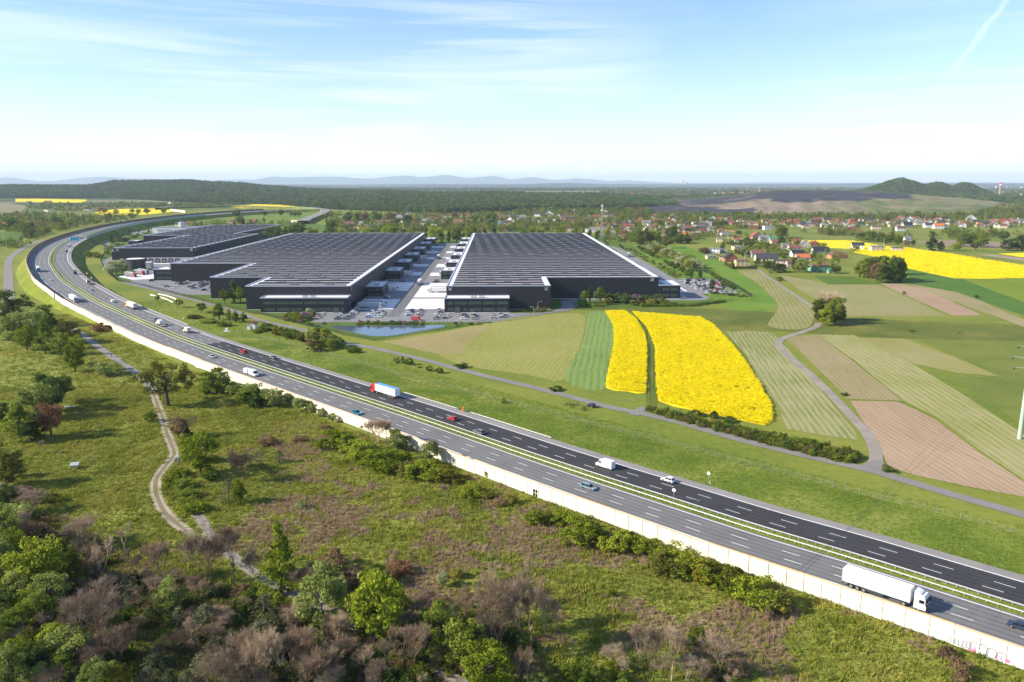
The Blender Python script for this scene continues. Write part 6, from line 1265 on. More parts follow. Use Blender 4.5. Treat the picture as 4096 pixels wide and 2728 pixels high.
H5 = [(190, 335, 140, 'dark', 'beige', 'gable'), (95, 475, 120, 'brown', 'brick', 'flat'), (270, 352, 60, 'brown', 'cream', 'gable'), (460, 405, 110, 'dark', 'brick', 'gable'), (430, 440, 60, 'red', 'cream', 'gable'), (725, 435, 100, 'brown', 'brick', 'gable'), (735, 350, 60, 'grey', 'beige', 'gable'), (760, 482, 110, 'brown', 'grey', 'hip'), (920, 444, 120, 'red', 'grey', 'flat'), (905, 535, 60, 'red', 'cream', 'gable'), (990, 568, 140, 'red', 'beige', 'flat'), (1095, 505, 100, 'brownred', 'cream', 'flat'), (1205, 515, 120, 'brownred', 'cream', 'hip'), (1240, 558, 130, 'grey', 'grey', 'front'), (1120, 620, 140, 'brown', 'brick', 'flat'), (1170, 668, 160, 'brownred', 'grey', 'front'), (1400, 635, 130, 'red', 'brick', 'flat'), (1375, 580, 100, 'brownred', 'pink', 'gable'), (1470, 590, 90, 'dark', 'white', 'flat'), (1190, 436, 80, 'grey', 'grey', 'flat'), (1400, 490, 170, 'dark', 'orange', 'gable'), (1620, 470, 90, 'brown', 'cream', 'gable'), (1690, 430, 90, 'red', 'brick', 'gable'), (1830, 475, 180, 'grey', 'white', 'gable'), (2000, 410, 100, 'orange', 'brick', 'hip'), (2110, 432, 100, 'brown', 'brick', 'gable'), (2270, 475, 110, 'brown', 'cream', 'gable'), (2320, 505, 70, 'brownred', 'white', 'gable'), (2010, 515, 90, 'brown', 'cream', 'hip'), (1960, 565, 150, 'brown', 'cream', 'gable'), (2120, 690, 120, 'brown', 'cream', 'gable'), (345, 548, 130, 'brownred', 'grey', 'flat'), (395, 595, 110, 'brown', 'cream', 'flat'), (655, 605, 180, 'grey', 'white', 'flat'), (820, 615, 110, 'grey', 'white', 'gable'), (540, 308, 50, 'grey', 'white', 'flat'), (240, 440, 90, 'brown', 'white', 'gable'), (610, 470, 80, 'red', 'brick', 'gable'), (1385, 745, 90, 'brown', 'cream', 'gable'), (1320, 700, 70, 'dark', 'white', 'flat')]
for x, y, w, rc, wc, ty in H5: hpx('h5', x, y, w, rc, wc, ty, 5.2, None, None, 'in the village near the lattice mast')
H1 = [(845, 522, 110, 'brown', 'grey', 'gable'), (835, 562, 90, 'brown', 'grey', 'flat'), (925, 545, 90, 'brown', 'cream', 'flat'), (1035, 532, 90, 'grey', 'white', 'flat'), (1088, 516, 45, 'dark', 'white', 'front'), (1150, 505, 40, 'brown', 'beige', 'gable'), (1235, 500, 80, 'brownred', 'grey', 'gable'), (1470, 542, 90, 'grey', 'beige', 'flat'), (1550, 492, 60, 'grey', 'grey', 'gable'), (1625, 518, 80, 'dark', 'white', 'flat'), (1600, 424, 60, 'red', 'grey', 'gable'), (1650, 472, 50, 'brown', 'white', 'gable'), (1745, 440, 110, 'brown', 'beige', 'flat'), (1865, 435, 60, 'red', 'white', 'gable'), (1930, 432, 60, 'brown', 'pink', 'gable'), (1955, 492, 70, 'brown', 'beige', 'gable'), (2050, 560, 80, 'red', 'pink', 'flat'), (2245, 448, 70, 'brown', 'pink', 'gable'), (2310, 428, 60, 'dark', 'white', 'gable'), (2240, 510, 60, 'grey', 'white', 'front'), (2305, 505, 80, 'brown', 'beige', 'gable'), (2290, 566, 70, 'brown', 'pink', 'flat'), (960, 510, 40, 'grey', 'grey', 'gable'), (1385, 412, 60, 'dark', 'white', 'gable'), (2090, 480, 80, 'red', 'brick', 'flat'), (760, 560, 60, 'brown', 'beige', 'flat')]
for x, y, w, rc, wc, ty in H1: hpx('t1', x, y, w, rc, wc, ty, 5.2, None, None, 'in the village behind the warehouses')
H2 = [(20, 448, 50, 'dark', 'white', 'gable'), (180, 495, 75, 'red', 'brick', 'flat'), (240, 500, 60, 'dark', 'white', 'front'), (300, 505, 60, 'red', 'brick', 'flat'), (390, 510, 60, 'red', 'brick', 'flat'), (260, 412, 30, 'grey', 'white', 'gable'), (335, 412, 50, 'dark', 'brick', 'gable'), (440, 440, 60, 'black', 'grey', 'gable'), (470, 472, 50, 'brown', 'cream', 'gable'), (515, 548, 70, 'brownred', 'grey', 'flat'), (610, 425, 25, 'grey', 'white', 'flat'), (680, 345, 30, 'red', 'white', 'gable'), (1820, 455, 45, 'grey', 'white', 'flat')]
for x, y, w, rc, wc, ty in H2: hpx('t2', x, y, w, rc, wc, ty, 5.2, None, None, 'just above the right warehouse roof')
H0 = [(220, 412, 100, 'grey', 'white', 'flat'), (800, 372, 80, 'dark', 'white', 'gable'), (1555, 315, 40, 'brown', 'white', 'front'), (45, 525, 60, 'orange', 'orange', 'gable'), (420, 380, 50, 'grey', 'white', 'flat'), (260, 310, 50, 'black', 'grey', 'gable'), (430, 305, 70, 'brown', 'brick', 'gable'), (350, 320, 40, 'green', 'grey', 'flat'), (2210, 295, 50, 'grey', 'grey', 'gable'), (1640, 520, 80, 'dark', 'cream', 'gable'), (1730, 512, 70, 'brown', 'cream', 'gable'), (2120, 495, 50, 'brown', 'cream', 'gable'), (2200, 495, 60, 'dark', 'brick', 'gable'), (2310, 495, 60, 'brownred', 'brick', 'gable')]
for x, y, w, rc, wc, ty in H0: hpx('t0', x, y, w, rc, wc, ty, 4.8, None, None, 'beyond the motorway bend')
# extra roofs deep in the village where the photo shows only specks
for i in range(150):
    x0, x1, y0, y1 = random.choice([(840, 1180, 500, 520), (1190, 1420, 492, 512), (1380, 1640, 508, 536), (1660, 2354, 508, 522), (1600, 2354, 506, 524), (1300, 1680, 500, 518), (1420, 1660, 515, 540), (2080, 2354, 512, 528)])
    hpx('D', random.uniform(x0, x1), random.uniform(y0, y1), random.uniform(14, 25), random.choice(['red', 'brown', 'brown', 'dark', 'grey', 'black', 'dark', 'brownred']), random.choice(['white', 'cream', 'white', 'beige', 'white', 'grey']), random.choice(['gable', 'flat', 'hip', 'front']), 5, None, None, 'among the small far village houses', 1)
# retail hall behind the leftmost warehouse
X0, Y0 = g('t0', 1400, 580); X1, _ = g('t0', 1800, 580); t = thing('retail_hall', 'long pale retail hall with blue lettering behind the leftmost warehouse', 'shop building', (X0, Y0, 0)); mb = MB(); mb.box(0, 0, 0, X1-X0, 45, 9); mb.obj('wall', WHR, t); mb = MB(); mb.box(-.3, -.3, 9, X1-X0+.3, 45.3, 9.5); mb.obj('roof', M('roof_felt', (.2, .2, .21)), t)
c = bpy.data.curves.new('lettering', 'FONT'); c.body = 'WSZYSTKO DO MEBLI'; c.size = 5.0; c.extrude = .05; c.materials.append(M('sign_blue', (.05, .10, .30), .6, .05)); tmp = bpy.data.objects.new('l', c); me = bpy.data.meshes.new_from_object(tmp); bpy.data.objects.remove(tmp); o = link('lettering', me, t, (8, -.15, 3)); o.rotation_euler = (math.pi/2, 0, 0)
X0, Y0 = g('t0', 1672, 572); t = thing('silo', 'round pale silo beside the retail hall', 'silo', (X0, Y0, 0)); mb = MB(); mb.cyl((0, 0, 0), (0, 0, 17), 5, 5, 20); mb.obj('shell', M('silo_steel', (.50, .56, .55), .4, .05, .3, .2), t); mb = MB(); mb.cyl((0, 0, 17), (0, 0, 18.2), 5.1, .6, 20); mb.obj('lid', STEEL, t)
# lattice mast
X_, Y_ = g('h5', 970, 755); t = thing('lattice_mast', 'steel lattice phone mast with white antennas behind the right warehouse', 'mast', (X_, Y_, 0)); mb = MB(); hgt = 50.
def mw_(z): return 1.9-1.2*z/hgt
zs = [i*2.5 for i in range(18)]
for a, b in zip(zs, zs[1:]):
    for sx, sy, tx, ty in ((-1, -1, 1, -1), (1, -1, 1, 1), (1, 1, -1, 1), (-1, 1, -1, -1)):
        mb.cyl((sx*mw_(a), sy*mw_(a), a), (sx*mw_(b), sy*mw_(b), b), .13, .13, 4, caps=False); mb.cyl((sx*mw_(a), sy*mw_(a), a), (tx*mw_(b), ty*mw_(b), b), .07, .07, 3, caps=False); mb.cyl((sx*mw_(b), sy*mw_(b), b), (tx*mw_(b), ty*mw_(b), b), .07, .07, 3, caps=False)
mb.obj('lattice', M('mast_steel', (.36, .46, .50), .5, .08, 1, .2), t); mb = MB(); mb.cyl((0, 0, 42), (0, 0, 53), .3, .3, 6)
for z in (44, 50):
    for a in (0, 2.1, 4.2): mb.box(-.25, 1.5, z-1.2, .25, 1.8, z+1.2, 0, a)
mb.cyl((0, 0, 43.2), (0, 0, 43.5), 2.2, 2.2, 10); mb.obj('antenna', WHITEP, t)
# motorway interchange in the distance
IC = Path([(g('z7', *p)[0], g('z7', *p)[1], 7) for p in [(-220, 200), (0, 183), (400, 172), (800, 166), (1000, 170), (1290, 184), (1600, 188), (1800, 196), (1940, 212), (2010, 228), (2030, 245), (1990, 270), (1900, 310), (1800, 350), (1720, 395)]], 12)
mb = MB(); IC.ribbon(mb, -11, 11, 0); mb.obj('slip_road', A_RD, kind='structure'); mb = MB(); IC.ribbon(mb, -11.4, -11, 0, dz1=-7); IC.ribbon(mb, 11, 14, -.0, dz1=-7); mb.obj('slip_road_bank', BRIGHTG, kind='structure')
mb = MB()
for o_ in (-10.5, 10.2, 0): IC.ribbon(mb, o_, o_+.5, .06)
mb.obj('slip_road_lines', PAINT, kind='structure')
X0, Y0 = g('z7', 820, 190); X1, Y1_ = g('z7', 1290, 200); t = thing('red_bridge', 'red girder road bridge over the distant motorway', 'bridge', (X0, Y0-14, 0)); mb = MB(); mb.box(0, 0, 5.6, X1-X0, 1, 7.6); mb.obj('girder', M('bridge_red', (.38, .10, .07), .7, .1, .5), t)
for x in (.25, .5, .78): mb = MB(); mb.box((X1-X0)*x-2, -1, 0, (X1-X0)*x+2, 1.2, 5.5); mb.obj('pier', M('pier_yellow', (.62, .45, .22), .8, .1, .5), t)
for (p0, p1, h_, mt, lb) in ((('z7', 1830, 185), ('z7', 2080, 225), 5, COPE, 'orange noise wall along the outside of the distant slip road'), (('z7', 1565, 375), ('z7', 1695, 378), 6, CREAM, 'short cream noise wall beside the distant slip road'), (('z7', 2070, 225), ('z7', 2105, 300), 5, COPE, 'orange noise wall end at the tip of the slip road'), (('z7', -60, 215), ('z7', 138, 240), 6, CREAM, 'cream noise wall beside the distant interchange')):
    a, b = g(*p0), g(*p1); L_ = math.hypot(b[0]-a[0], b[1]-a[1]); t = thing('noise_wall', lb, 'noise barrier', (a[0], a[1], 0), math.atan2(b[1]-a[1], b[0]-a[0])); n = max(3, int(L_/18)); mb = MB(); mb.box(.3, -.2, 0, L_/n-.3, .2, h_); me = mb.mesh('panel', [mt])
    for i in range(n): link('panel', me, t, (i*L_/n, 0, 0))
for i, p_ in enumerate([(338, 250), (507, 252), (665, 232), (745, 238), (930, 220), (1045, 218), (988, 262), (1695, 178)]): X_, Y_ = g('z7', *p_); truck(X_, Y_, .2 if i < 7 else 0, 0 if i % 2 else math.pi, random.choice(['white', 'silver', 'grey']), random.choice(['silver', 'white', 'steel_blue']), f'lorry near the distant red bridge, {ordw(i+1)} counted', 'rigid', group='distant lorries by the red bridge')
# small lamps along the far bend
def lamp(X, Y, z, h, arm, ang, label=None, region='', group='street lamps'):
    t = thing('street_lamp', label, 'street lamp', (X, Y, z), ang, group); mb = MB(); mb.cyl((0, 0, 0), (0, 0, h), .11, .07, 6); mb.obj('pole', STEEL, t); mb = MB(); mb.cyl((0, 0, h), (arm, 0, h+.35), .06, .05, 5); mb.obj('arm', STEEL, t); mb = MB(); mb.box(arm-.2, -.18, h+.26, arm+.75, .18, h+.42); mb.obj('lamp_head', STEEL, t)
    if not label: auto(t, 'slender street lamp', region)
for i, (x, y) in enumerate([(850, 500), (928, 492), (1012, 452), (1098, 432), (1190, 410), (1283, 395), (1375, 378), (1480, 360), (1580, 345), (1690, 330), (1808, 318), (2030, 290), (2130, 278), (2228, 268)]):
    X_, Y_ = g('z6', x, y, 7.6); u_, _ = MW.near(X_, Y_); p_, tt = MW.at(u_, OFF['lend']+.8); lamp(p_.x, p_.y, p_.z, 12, 2.2, math.atan2(tt.y, tt.x)-math.pi/2, region='along the maroon wall of the far bend')
# ------------------------------------------------------------ foreground trees and shrubs (frame, base x, base y, top y, width, kind)
def T_(fr, region, rows, z=0.):
    e_ = 1.3 if 'shrub row' in region else 1.14 if fr[0] in 'uv' else 1.05
    for x, y, ty, w, k in rows: tree_px(fr, x, y, y+(ty-y)*(1.06 if fr[0] == 'v' else 1.), w*e_, k, region, z)
T_('v0', 'in the lower left thicket', [
 (370, 780, 270, 430, 'bright_multi'), (700, 740, 350, 120, 'yellow_tall'), (490, 900, 570, 270, 'silver_multi'), (80, 440, 20, 230, 'silver_multi'), (150, 560, 200, 230, 'bright_multi'), (30, 760, 300, 260, 'silver_multi'), (70, 640, 200, 200, 'mid_multi'), (330, 900, 640, 240, 'silver_bush'),
 (820, 1250, 760, 480, 'barem'), (1130, 1400, 1040, 300, 'barem'), (280, 330, 60, 260, 'barem'), (420, 380, 120, 200, 'brown_bush'), (700, 340, 60, 280, 'barem'), (960, 705, 240, 240, 'bare'), (1240, 685, 330, 210, 'bare'), (1150, 385, 110, 160, 'bare'), (1480, 645, 290, 190, 'barem'), (1900, 645, 150, 330, 'barem'), (2150, 685, 130, 330, 'bare'), (2320, 640, 350, 160, 'barem'),
 (1560, 1010, 640, 230, 'silver_multi'), (1600, 1000, 660, 160, 'bare'), (1780, 890, 600, 190, 'bare'), (1010, 770, 560, 140, 'barem'), (1180, 910, 720, 160, 'pine'), (1370, 990, 880, 120, 'pine'), (1650, 1110, 880, 210, 'pine'), (1900, 1110, 850, 260, 'pine'), (1430, 1470, 1300, 260, 'pine'), (2000, 1360, 1150, 280, 'pine'), (1850, 1580, 1300, 230, 'pine'), (1360, 1600, 1430, 200, 'pine'), (1560, 1620, 1450, 200, 'pine'), (1720, 1640, 1460, 200, 'pine'), (2150, 1360, 1080, 180, 'pine'), (2290, 900, 720, 160, 'mid_bush'),
 (640, 1420, 1100, 320, 'silver_multi'), (520, 1330, 1040, 240, 'bright_multi'), (310, 1310, 1090, 220, 'olive_multi'), (100, 1640, 1290, 280, 'silver_multi'), (920, 1680, 1400, 260, 'silver_multi'), (1120, 1660, 1430, 170, 'yellow_multi'), (545, 1060, 880, 130, 'yellow_tall'), (180, 1130, 900, 280, 'mid_multi'), (380, 1060, 780, 260, 'mid_multi'), (60, 1000, 740, 260, 'dark_multi'), (420, 1500, 1230, 240, 'dark_multi'), (220, 1540, 1260, 240, 'mid_multi'), (820, 1520, 1250, 260, 'barem'), (640, 1640, 1440, 220, 'dark_bush'), (2290, 1420, 1100, 220, 'barem'), (2050, 1660, 1280, 360, 'barem'), (2250, 1700, 1380, 300, 'barem'), (1080, 1180, 980, 140, 'mid_multi'), (1560, 1210, 1060, 180, 'mid_bush'), (1750, 1280, 990, 190, 'bare'), (2080, 1080, 870, 240, 'barem'), (620, 560, 400, 220, 'mid_multi'), (1330, 640, 560, 120, 'brown_bush'), (2200, 760, 690, 170, 'brown_bush'), (930, 900, 760, 180, 'dark_bush'), (1100, 1040, 900, 200, 'dark_bush'), (700, 1000, 860, 160, 'dark_bush'), (240, 700, 540, 200, 'mid_bush')])
T_('v0', 'in the stand at left edge', [(20, 200, -40, 180, 'silver_multi'), (100, 260, 60, 170, 'silver_multi'), (0, 520, 260, 200, 'bright_multi'), (200, 860, 560, 240, 'silver_multi'), (260, 1000, 760, 220, 'bright_multi'), (90, 860, 600, 200, 'bright_multi'), (450, 820, 600, 180, 'mid_multi'), (20, 1250, 1000, 220, 'mid_multi'), (160, 1420, 1180, 220, 'bright_multi'), (560, 1560, 1330, 240, 'mid_multi'), (760, 1120, 900, 180, 'dark_multi'), (330, 1640, 1440, 220, 'silver_multi')])
T_('v1', 'along the bottom of the photo', [
 (230, 760, 180, 270, 'bright_cone'), (455, 810, 500, 250, 'barem'), (620, 1140, 570, 380, 'silver_multi'), (480, 980, 760, 220, 'silver_multi'), (1150, 1240, 570, 450, 'bright_multi'), (1000, 1180, 860, 280, 'bright_multi'), (1080, 680, 500, 240, 'mid_multi'), (1320, 900, 760, 160, 'olive_multi'), (1710, 695, 570, 110, 'blossom_round'), (1845, 610, 530, 110, 'yellow_bush'), (1570, 920, 740, 190, 'barem'), (1720, 880, 790, 130, 'bare'), (1870, 930, 800, 130, 'bare'), (1690, 1320, 860, 240, 'mid_multi'), (1900, 1430, 1010, 360, 'mid_multi'), (2120, 1640, 1260, 420, 'bright_multi'), (1980, 1140, 970, 140, 'yellow_multi'), (2200, 1310, 560, 420, 'barem'), (2080, 1200, 700, 260, 'bare'),
 (300, 1520, 1100, 420, 'barem'), (100, 1600, 1050, 330, 'barem'), (520, 1620, 1250, 340, 'barem'), (640, 1240, 950, 250, 'bare'), (760, 1240, 900, 240, 'barem'), (860, 1350, 1150, 200, 'barem'), (1210, 1460, 1080, 250, 'bare'), (1430, 1460, 1000, 300, 'barem'), (740, 1410, 1270, 100, 'silver_bush'), (1390, 1110, 920, 160, 'barem'), (60, 1200, 1000, 300, 'pine'), (180, 1130, 880, 180, 'pine'), (330, 1100, 840, 260, 'barem'), (80, 960, 760, 200, 'pine'), (210, 900, 760, 120, 'bright_tall'), (380, 1300, 1100, 260, 'barem'), (870, 700, 570, 140, 'brown_bush'), (700, 520, 370, 220, 'brown_bush'), (1330, 580, 460, 200, 'red_bush'), (1550, 1120, 900, 130, 'pine'), (1810, 1020, 850, 160, 'pine'), (1480, 1250, 980, 200, 'dark_multi'), (1270, 880, 700, 200, 'mid_multi'), (780, 790, 620, 120, 'silver_multi')])
T_('v2', 'at the bottom right of the meadow', [
 (50, 1120, 560, 270, 'barem'), (180, 1270, 600, 260, 'bare'), (300, 1320, 700, 260, 'bare'), (400, 1240, 780, 220, 'bare'), (140, 1640, 1200, 160, 'bare'), (60, 1640, 1200, 120, 'bare'), (1160, 1450, 1080, 260, 'bare'), (1260, 1580, 1150, 210, 'bare'), (1330, 1400, 1100, 200, 'barem'), (1460, 1560, 1000, 340, 'bare'), (1360, 1600, 1280, 160, 'bare'), (1905, 1570, 1110, 290, 'bare'), (1700, 1230, 1080, 130, 'bright_round'), (900, 775, 690, 80, 'bright_bush'), (640, 1570, 1340, 200, 'mid_bush'), (765, 1210, 1130, 60, 'bright_bush'), (240, 1680, 1510, 170, 'silver_multi'), (980, 1490, 1380, 160, 'bright_bush'), (520, 1500, 1400, 120, 'mid_bush'), (1600, 1560, 1330, 200, 'barem'), (840, 1560, 1440, 160, 'mid_bush'), (1720, 1600, 1360, 180, 'barem'), (2080, 1500, 1380, 180, 'brown_bush')])
T_('v2', 'in the shrub row beside the noise barrier', [
 (200, 115, -10, 150, 'bright_bush'), (300, 120, 0, 130, 'olive_bush'), (430, 118, -5, 160, 'bright_bush'), (600, 310, 50, 250, 'bright_bush'), (680, 200, 30, 160, 'olive_bush'), (760, 280, 110, 180, 'olive_bush'), (930, 350, 170, 240, 'bright_bush'), (1060, 300, 190, 150, 'olive_bush'), (1140, 375, 230, 190, 'bright_bush'), (1290, 400, 270, 190, 'bright_bush'), (1500, 490, 320, 280, 'bright_bush'), (1400, 570, 380, 260, 'olive_bush'), (1560, 600, 440, 200, 'bright_bush'), (1780, 640, 430, 260, 'yellow_bush'), (1880, 680, 490, 220, 'bright_bush'), (1990, 730, 540, 170, 'olive_bush'), (2110, 790, 610, 220, 'bright_bush'), (2250, 870, 590, 300, 'bright_bush'), (1680, 560, 440, 150, 'olive_bush'), (2040, 640, 500, 140, 'olive_bush')])
T_('v3', 'at the right end of the shrub row', [(50, 900, 690, 220, 'yellow_bush'), (1640, 1330, 1240, 120, 'brown_bush'), (1750, 1520, 1350, 170, 'brown_bush'), (0, 1000, 880, 60, 'brown_bush')])
T_('u1', 'in the shrub row under mid noise barrier', [
 (720, 975, 820, 260, 'bright_bush'), (860, 1000, 860, 190, 'bright_bush'), (1000, 1070, 910, 260, 'bright_bush'), (1190, 1170, 980, 300, 'bright_bush'), (1110, 1100, 1000, 160, 'bright_bush'), (1370, 1100, 1010, 180, 'bright_bush'), (1390, 1240, 1090, 190, 'olive_bush'), (1540, 1270, 1080, 240, 'bright_bush'), (1640, 1200, 1080, 160, 'bright_bush'), (1730, 1290, 1150, 190, 'yellow_bush'), (1500, 1180, 1080, 160, 'olive_bush'), (1840, 1300, 1230, 120, 'olive_bush'), (1990, 1420, 1300, 190, 'bright_bush'), (2140, 1440, 1340, 150, 'olive_bush'), (2320, 1490, 1400, 120, 'yellow_bush'), (2240, 1500, 1430, 120, 'brown_bush'),
 (815, 1025, 905, 120, 'pine'), (1380, 1025, 900, 100, 'pine'), (1290, 1010, 780, 170, 'silver_cone'), (1590, 1130, 920, 150, 'silver_round'), (1905, 1160, 1020, 110, 'bare'), (2125, 1255, 1170, 60, 'bright_tall'), (1100, 935, 680, 180, 'barem'), (1195, 935, 740, 120, 'bare'), (985, 860, 740, 90, 'bare'),
 (30, 580, 390, 180, 'mid_bush'), (165, 605, 430, 150, 'silver_multi'), (300, 580, 480, 100, 'silver_round'), (400, 650, 520, 100, 'silver_round'), (470, 650, 540, 80, 'silver_round'), (515, 690, 570, 70, 'silver_round'), (600, 695, 620, 60, 'silver_round'), (700, 745, 660, 70, 'silver_round'), (765, 750, 700, 40, 'bare')])
T_('u1', 'standing in the open meadow', [(215, 1120, 990, 130, 'pine'), (415, 1535, 1460, 75, 'blossom_bush'), (1735, 1510, 1290, 130, 'bare'), (640, 800, 770, 90, 'brown_bush'), (120, 950, 880, 150, 'brown_mound'), (400, 920, 860, 130, 'brown_mound')])
T_('u0', 'beside the gravel path', [
 (1540, 597, 190, 400, 'olive_oak'), (690, 285, 20, 170, 'bright_multi'), (990, 310, 190, 220, 'silver_bush'), (870, 275, 180, 90, 'silver_bush'), (1380, 740, 640, 110, 'mid_bush'), (1640, 895, 690, 150, 'brown_round'), (1770, 865, 660, 140, 'bare'), (1720, 900, 790, 80, 'dark_cone'), (1840, 1220, 850, 280, 'bright_multi'), (1740, 1120, 900, 150, 'bright_multi'), (1930, 1270, 1150, 140, 'mid_bush'), (2250, 1280, 970, 260, 'barem'), (2100, 1480, 1240, 170, 'pine'), (2200, 1495, 1270, 120, 'bright_cone'), (1660, 1240, 1150, 150, 'bright_mound'), (1690, 1340, 1240, 170, 'mid_mound'), (1730, 1440, 1340, 180, 'mid_mound'), (1790, 1560, 1440, 200, 'bright_mound'), (1560, 1330, 1240, 90, 'bright_mound')])
T_('u0', 'on the slope at the left edge', [
 (480, 640, 300, 260, 'dark_multi'), (350, 720, 390, 240, 'silver_multi'), (560, 570, 320, 180, 'dark_round'), (470, 880, 560, 200, 'red_round'), (185, 925, 540, 230, 'mid_cone'), (340, 900, 700, 180, 'dark_bush'), (60, 1340, 970, 260, 'olive_multi'), (390, 1035, 900, 100, 'bare'), (120, 1250, 1080, 140, 'mid_multi'), (150, 1470, 1360, 180, 'barem'), (300, 1580, 1370, 220, 'barem'), (150, 1620, 1480, 260, 'silver_bush'), (30, 740, 560, 120, 'dark_multi'), (480, 1480, 1400, 150, 'olive_bush'), (60, 1500, 1340, 200, 'dark_multi'), (230, 1420, 1320, 140, 'brown_bush')])
T_('u0', 'below the start of the outer noise wall', [(1990, 480, 250, 240, 'mid_multi'), (1880, 480, 350, 130, 'bright_bush'), (2170, 490, 370, 170, 'silver_bush'), (2290, 570, 380, 200, 'mid_bush'), (2080, 470, 380, 120, 'silver_bush'), (2340, 610, 480, 120, 'dark_bush'), (1625, 150, 105, 30, 'bright_bush')])
T_('t0', 'in the grove left of the motorway wall', [
 (40, 1430, 1090, 200, 'dark_multi'), (200, 1420, 1160, 240, 'olive_multi'), (130, 1560, 1300, 220, 'silver_multi'), (300, 1540, 1270, 260, 'silver_multi'), (470, 1580, 1340, 200, 'mid_multi'), (620, 1590, 1370, 200, 'olive_multi'), (390, 1440, 1250, 200, 'mid_multi'), (250, 1650, 1430, 200, 'bright_multi'), (420, 1680, 1500, 180, 'mid_multi'), (560, 1700, 1500, 170, 'mid_multi'), (700, 1640, 1500, 120, 'bright_bush'), (-30, 1560, 1300, 160, 'mid_multi'), (945, 1480, 1395, 150, 'red_mound'), (890, 1450, 1400, 70, 'red_mound')])
T_('t0', 'in the verge right of the motorway', [(1640, 1262, 1180, 70, 'silver_round'), (1445, 1205, 1145, 45, 'silver_round'), (1850, 1312, 1215, 85, 'mid_round'), (2010, 1372, 1225, 120, 'mid_tall'), (2100, 1388, 1275, 65, 'silver_tall'), (2160, 1398, 1290, 65, 'mid_tall'), (2235, 1398, 1310, 80, 'mid_tall'), (1780, 1360, 1320, 130, 'olive_mound'), (1920, 1400, 1350, 150, 'mid_mound'), (2060, 1430, 1380, 130, 'mid_mound'), (820, 800, 740, 90, 'mid_bush'), (890, 805, 750, 80, 'olive_bush')])
T_('t1', 'between the red roofed hut and the pond', [(100, 1470, 1400, 160, 'mid_bush'), (20, 1490, 1450, 100, 'mid_bush'), (220, 1510, 1430, 160, 'olive_bush'), (330, 1540, 1450, 150, 'mid_bush'), (560, 1590, 1440, 110, 'bright_tall'), (490, 1580, 1450, 90, 'silver_tall'), (640, 1600, 1440, 110, 'bright_tall'), (720, 1620, 1510, 120, 'mid_multi'), (420, 1570, 1480, 120, 'olive_bush'), (560, 1660, 1560, 150, 'olive_bush'), (780, 1640, 1550, 90, 'mid_multi')])
T_('u1', 'beside the frontage road', [(890, 105, 45, 110, 'mid_bush'), (700, 70, -20, 120, 'mid_multi'), (620, 50, -20, 140, 'mid_bush'), (540, 30, -30, 150, 'brown_bush'), (1290, 200, 140, 60, 'silver_bush'), (1345, 210, 140, 50, 'silver_cone'), (1405, 220, 150, 70, 'mid_bush'), (1590, 275, 215, 60, 'mid_bush'), (1680, 295, 240, 70, 'mid_bush'), (1500, 245, 225, 40, 'mid_mound'), (1880, 245, 200, 110, 'dark_mound'), (2265, 570, 515, 40, 'mid_bush')])
T_('u2', 'between the frontage road and the rapeseed', [(405, 455, 410, 110, 'dark_mound'), (1670, 690, 630, 110, 'dark_bush'), (1855, 710, 640, 90, 'dark_cone'), (1975, 745, 685, 120, 'dark_bush'), (1750, 690, 655, 60, 'mid_mound')])
T_('u3', 'near the mouth of the farm track', [(1095, 1200, 1125, 90, 'dark_mound'), (380, 930, 890, 90, 'mid_mound'), (760, 1035, 985, 90, 'mid_mound'), (700, 500, 470, 60, 'dark_mound')])
T_('t3', 'in the right-hand fields', [(590, 1390, 1100, 190, 'barem'), (500, 1390, 1180, 190, 'olive_multi'), (600, 1415, 1180, 190, 'mid_multi'), (620, 1410, 1250, 150, 'dark_multi'), (545, 1380, 1150, 130, 'bright_multi'), (530, 1430, 1260, 130, 'bright_multi'), (1245, 1140, 1105, 30, 'mid_bush'), (1910, 1172, 1140, 40, 'dark_bush'), (1310, 1485, 1450, 45, 'bright_bush'), (1750, 1497, 1475, 25, 'mid_bush'), (110, 1018, 975, 60, 'olive_bush')])
T_('t3', 'in the dark grove beside the big rapeseed field', [(840+40*i, 985+6*i+random.uniform(-20, 10), 830-8*min(i, 5)+max(0, i-7)*10+random.uniform(-15, 15), random.uniform(90, 130), random.choice(['mid_multi', 'mid_tall', 'dark_multi', 'mid_round', 'olive_multi'])) for i in range(10)]+[(880+36*i, 960, 810+random.uniform(-15, 15), 110, random.choice(['mid_tall', 'dark_multi', 'mid_multi'])) for i in range(10)]+[(990, 1030, 850, 120, 'brown_round'), (1040, 1035, 860, 110, 'dark_multi'), (1150, 1035, 850, 130, 'dark_multi'), (1210, 1030, 860, 100, 'mid_multi')])
T_('t2', 'at the field edge right of the warehouses', [(1418, 718, 605, 90, 'olive_round'), (1930, 735, 655, 45, 'pine'), (1770, 765, 710, 90, 'brown_bush'), (1230, 680, 545, 150, 'olive_multi'), (1150, 675, 590, 120, 'mid_multi'), (1180, 685, 620, 110, 'mid_multi'), (1530, 675, 585, 130, 'mid_multi'), (1600, 670, 610, 70, 'brown_multi'), (1325, 660, 550, 100, 'bright_multi'), (1460, 640, 520, 120, 'mid_multi')])
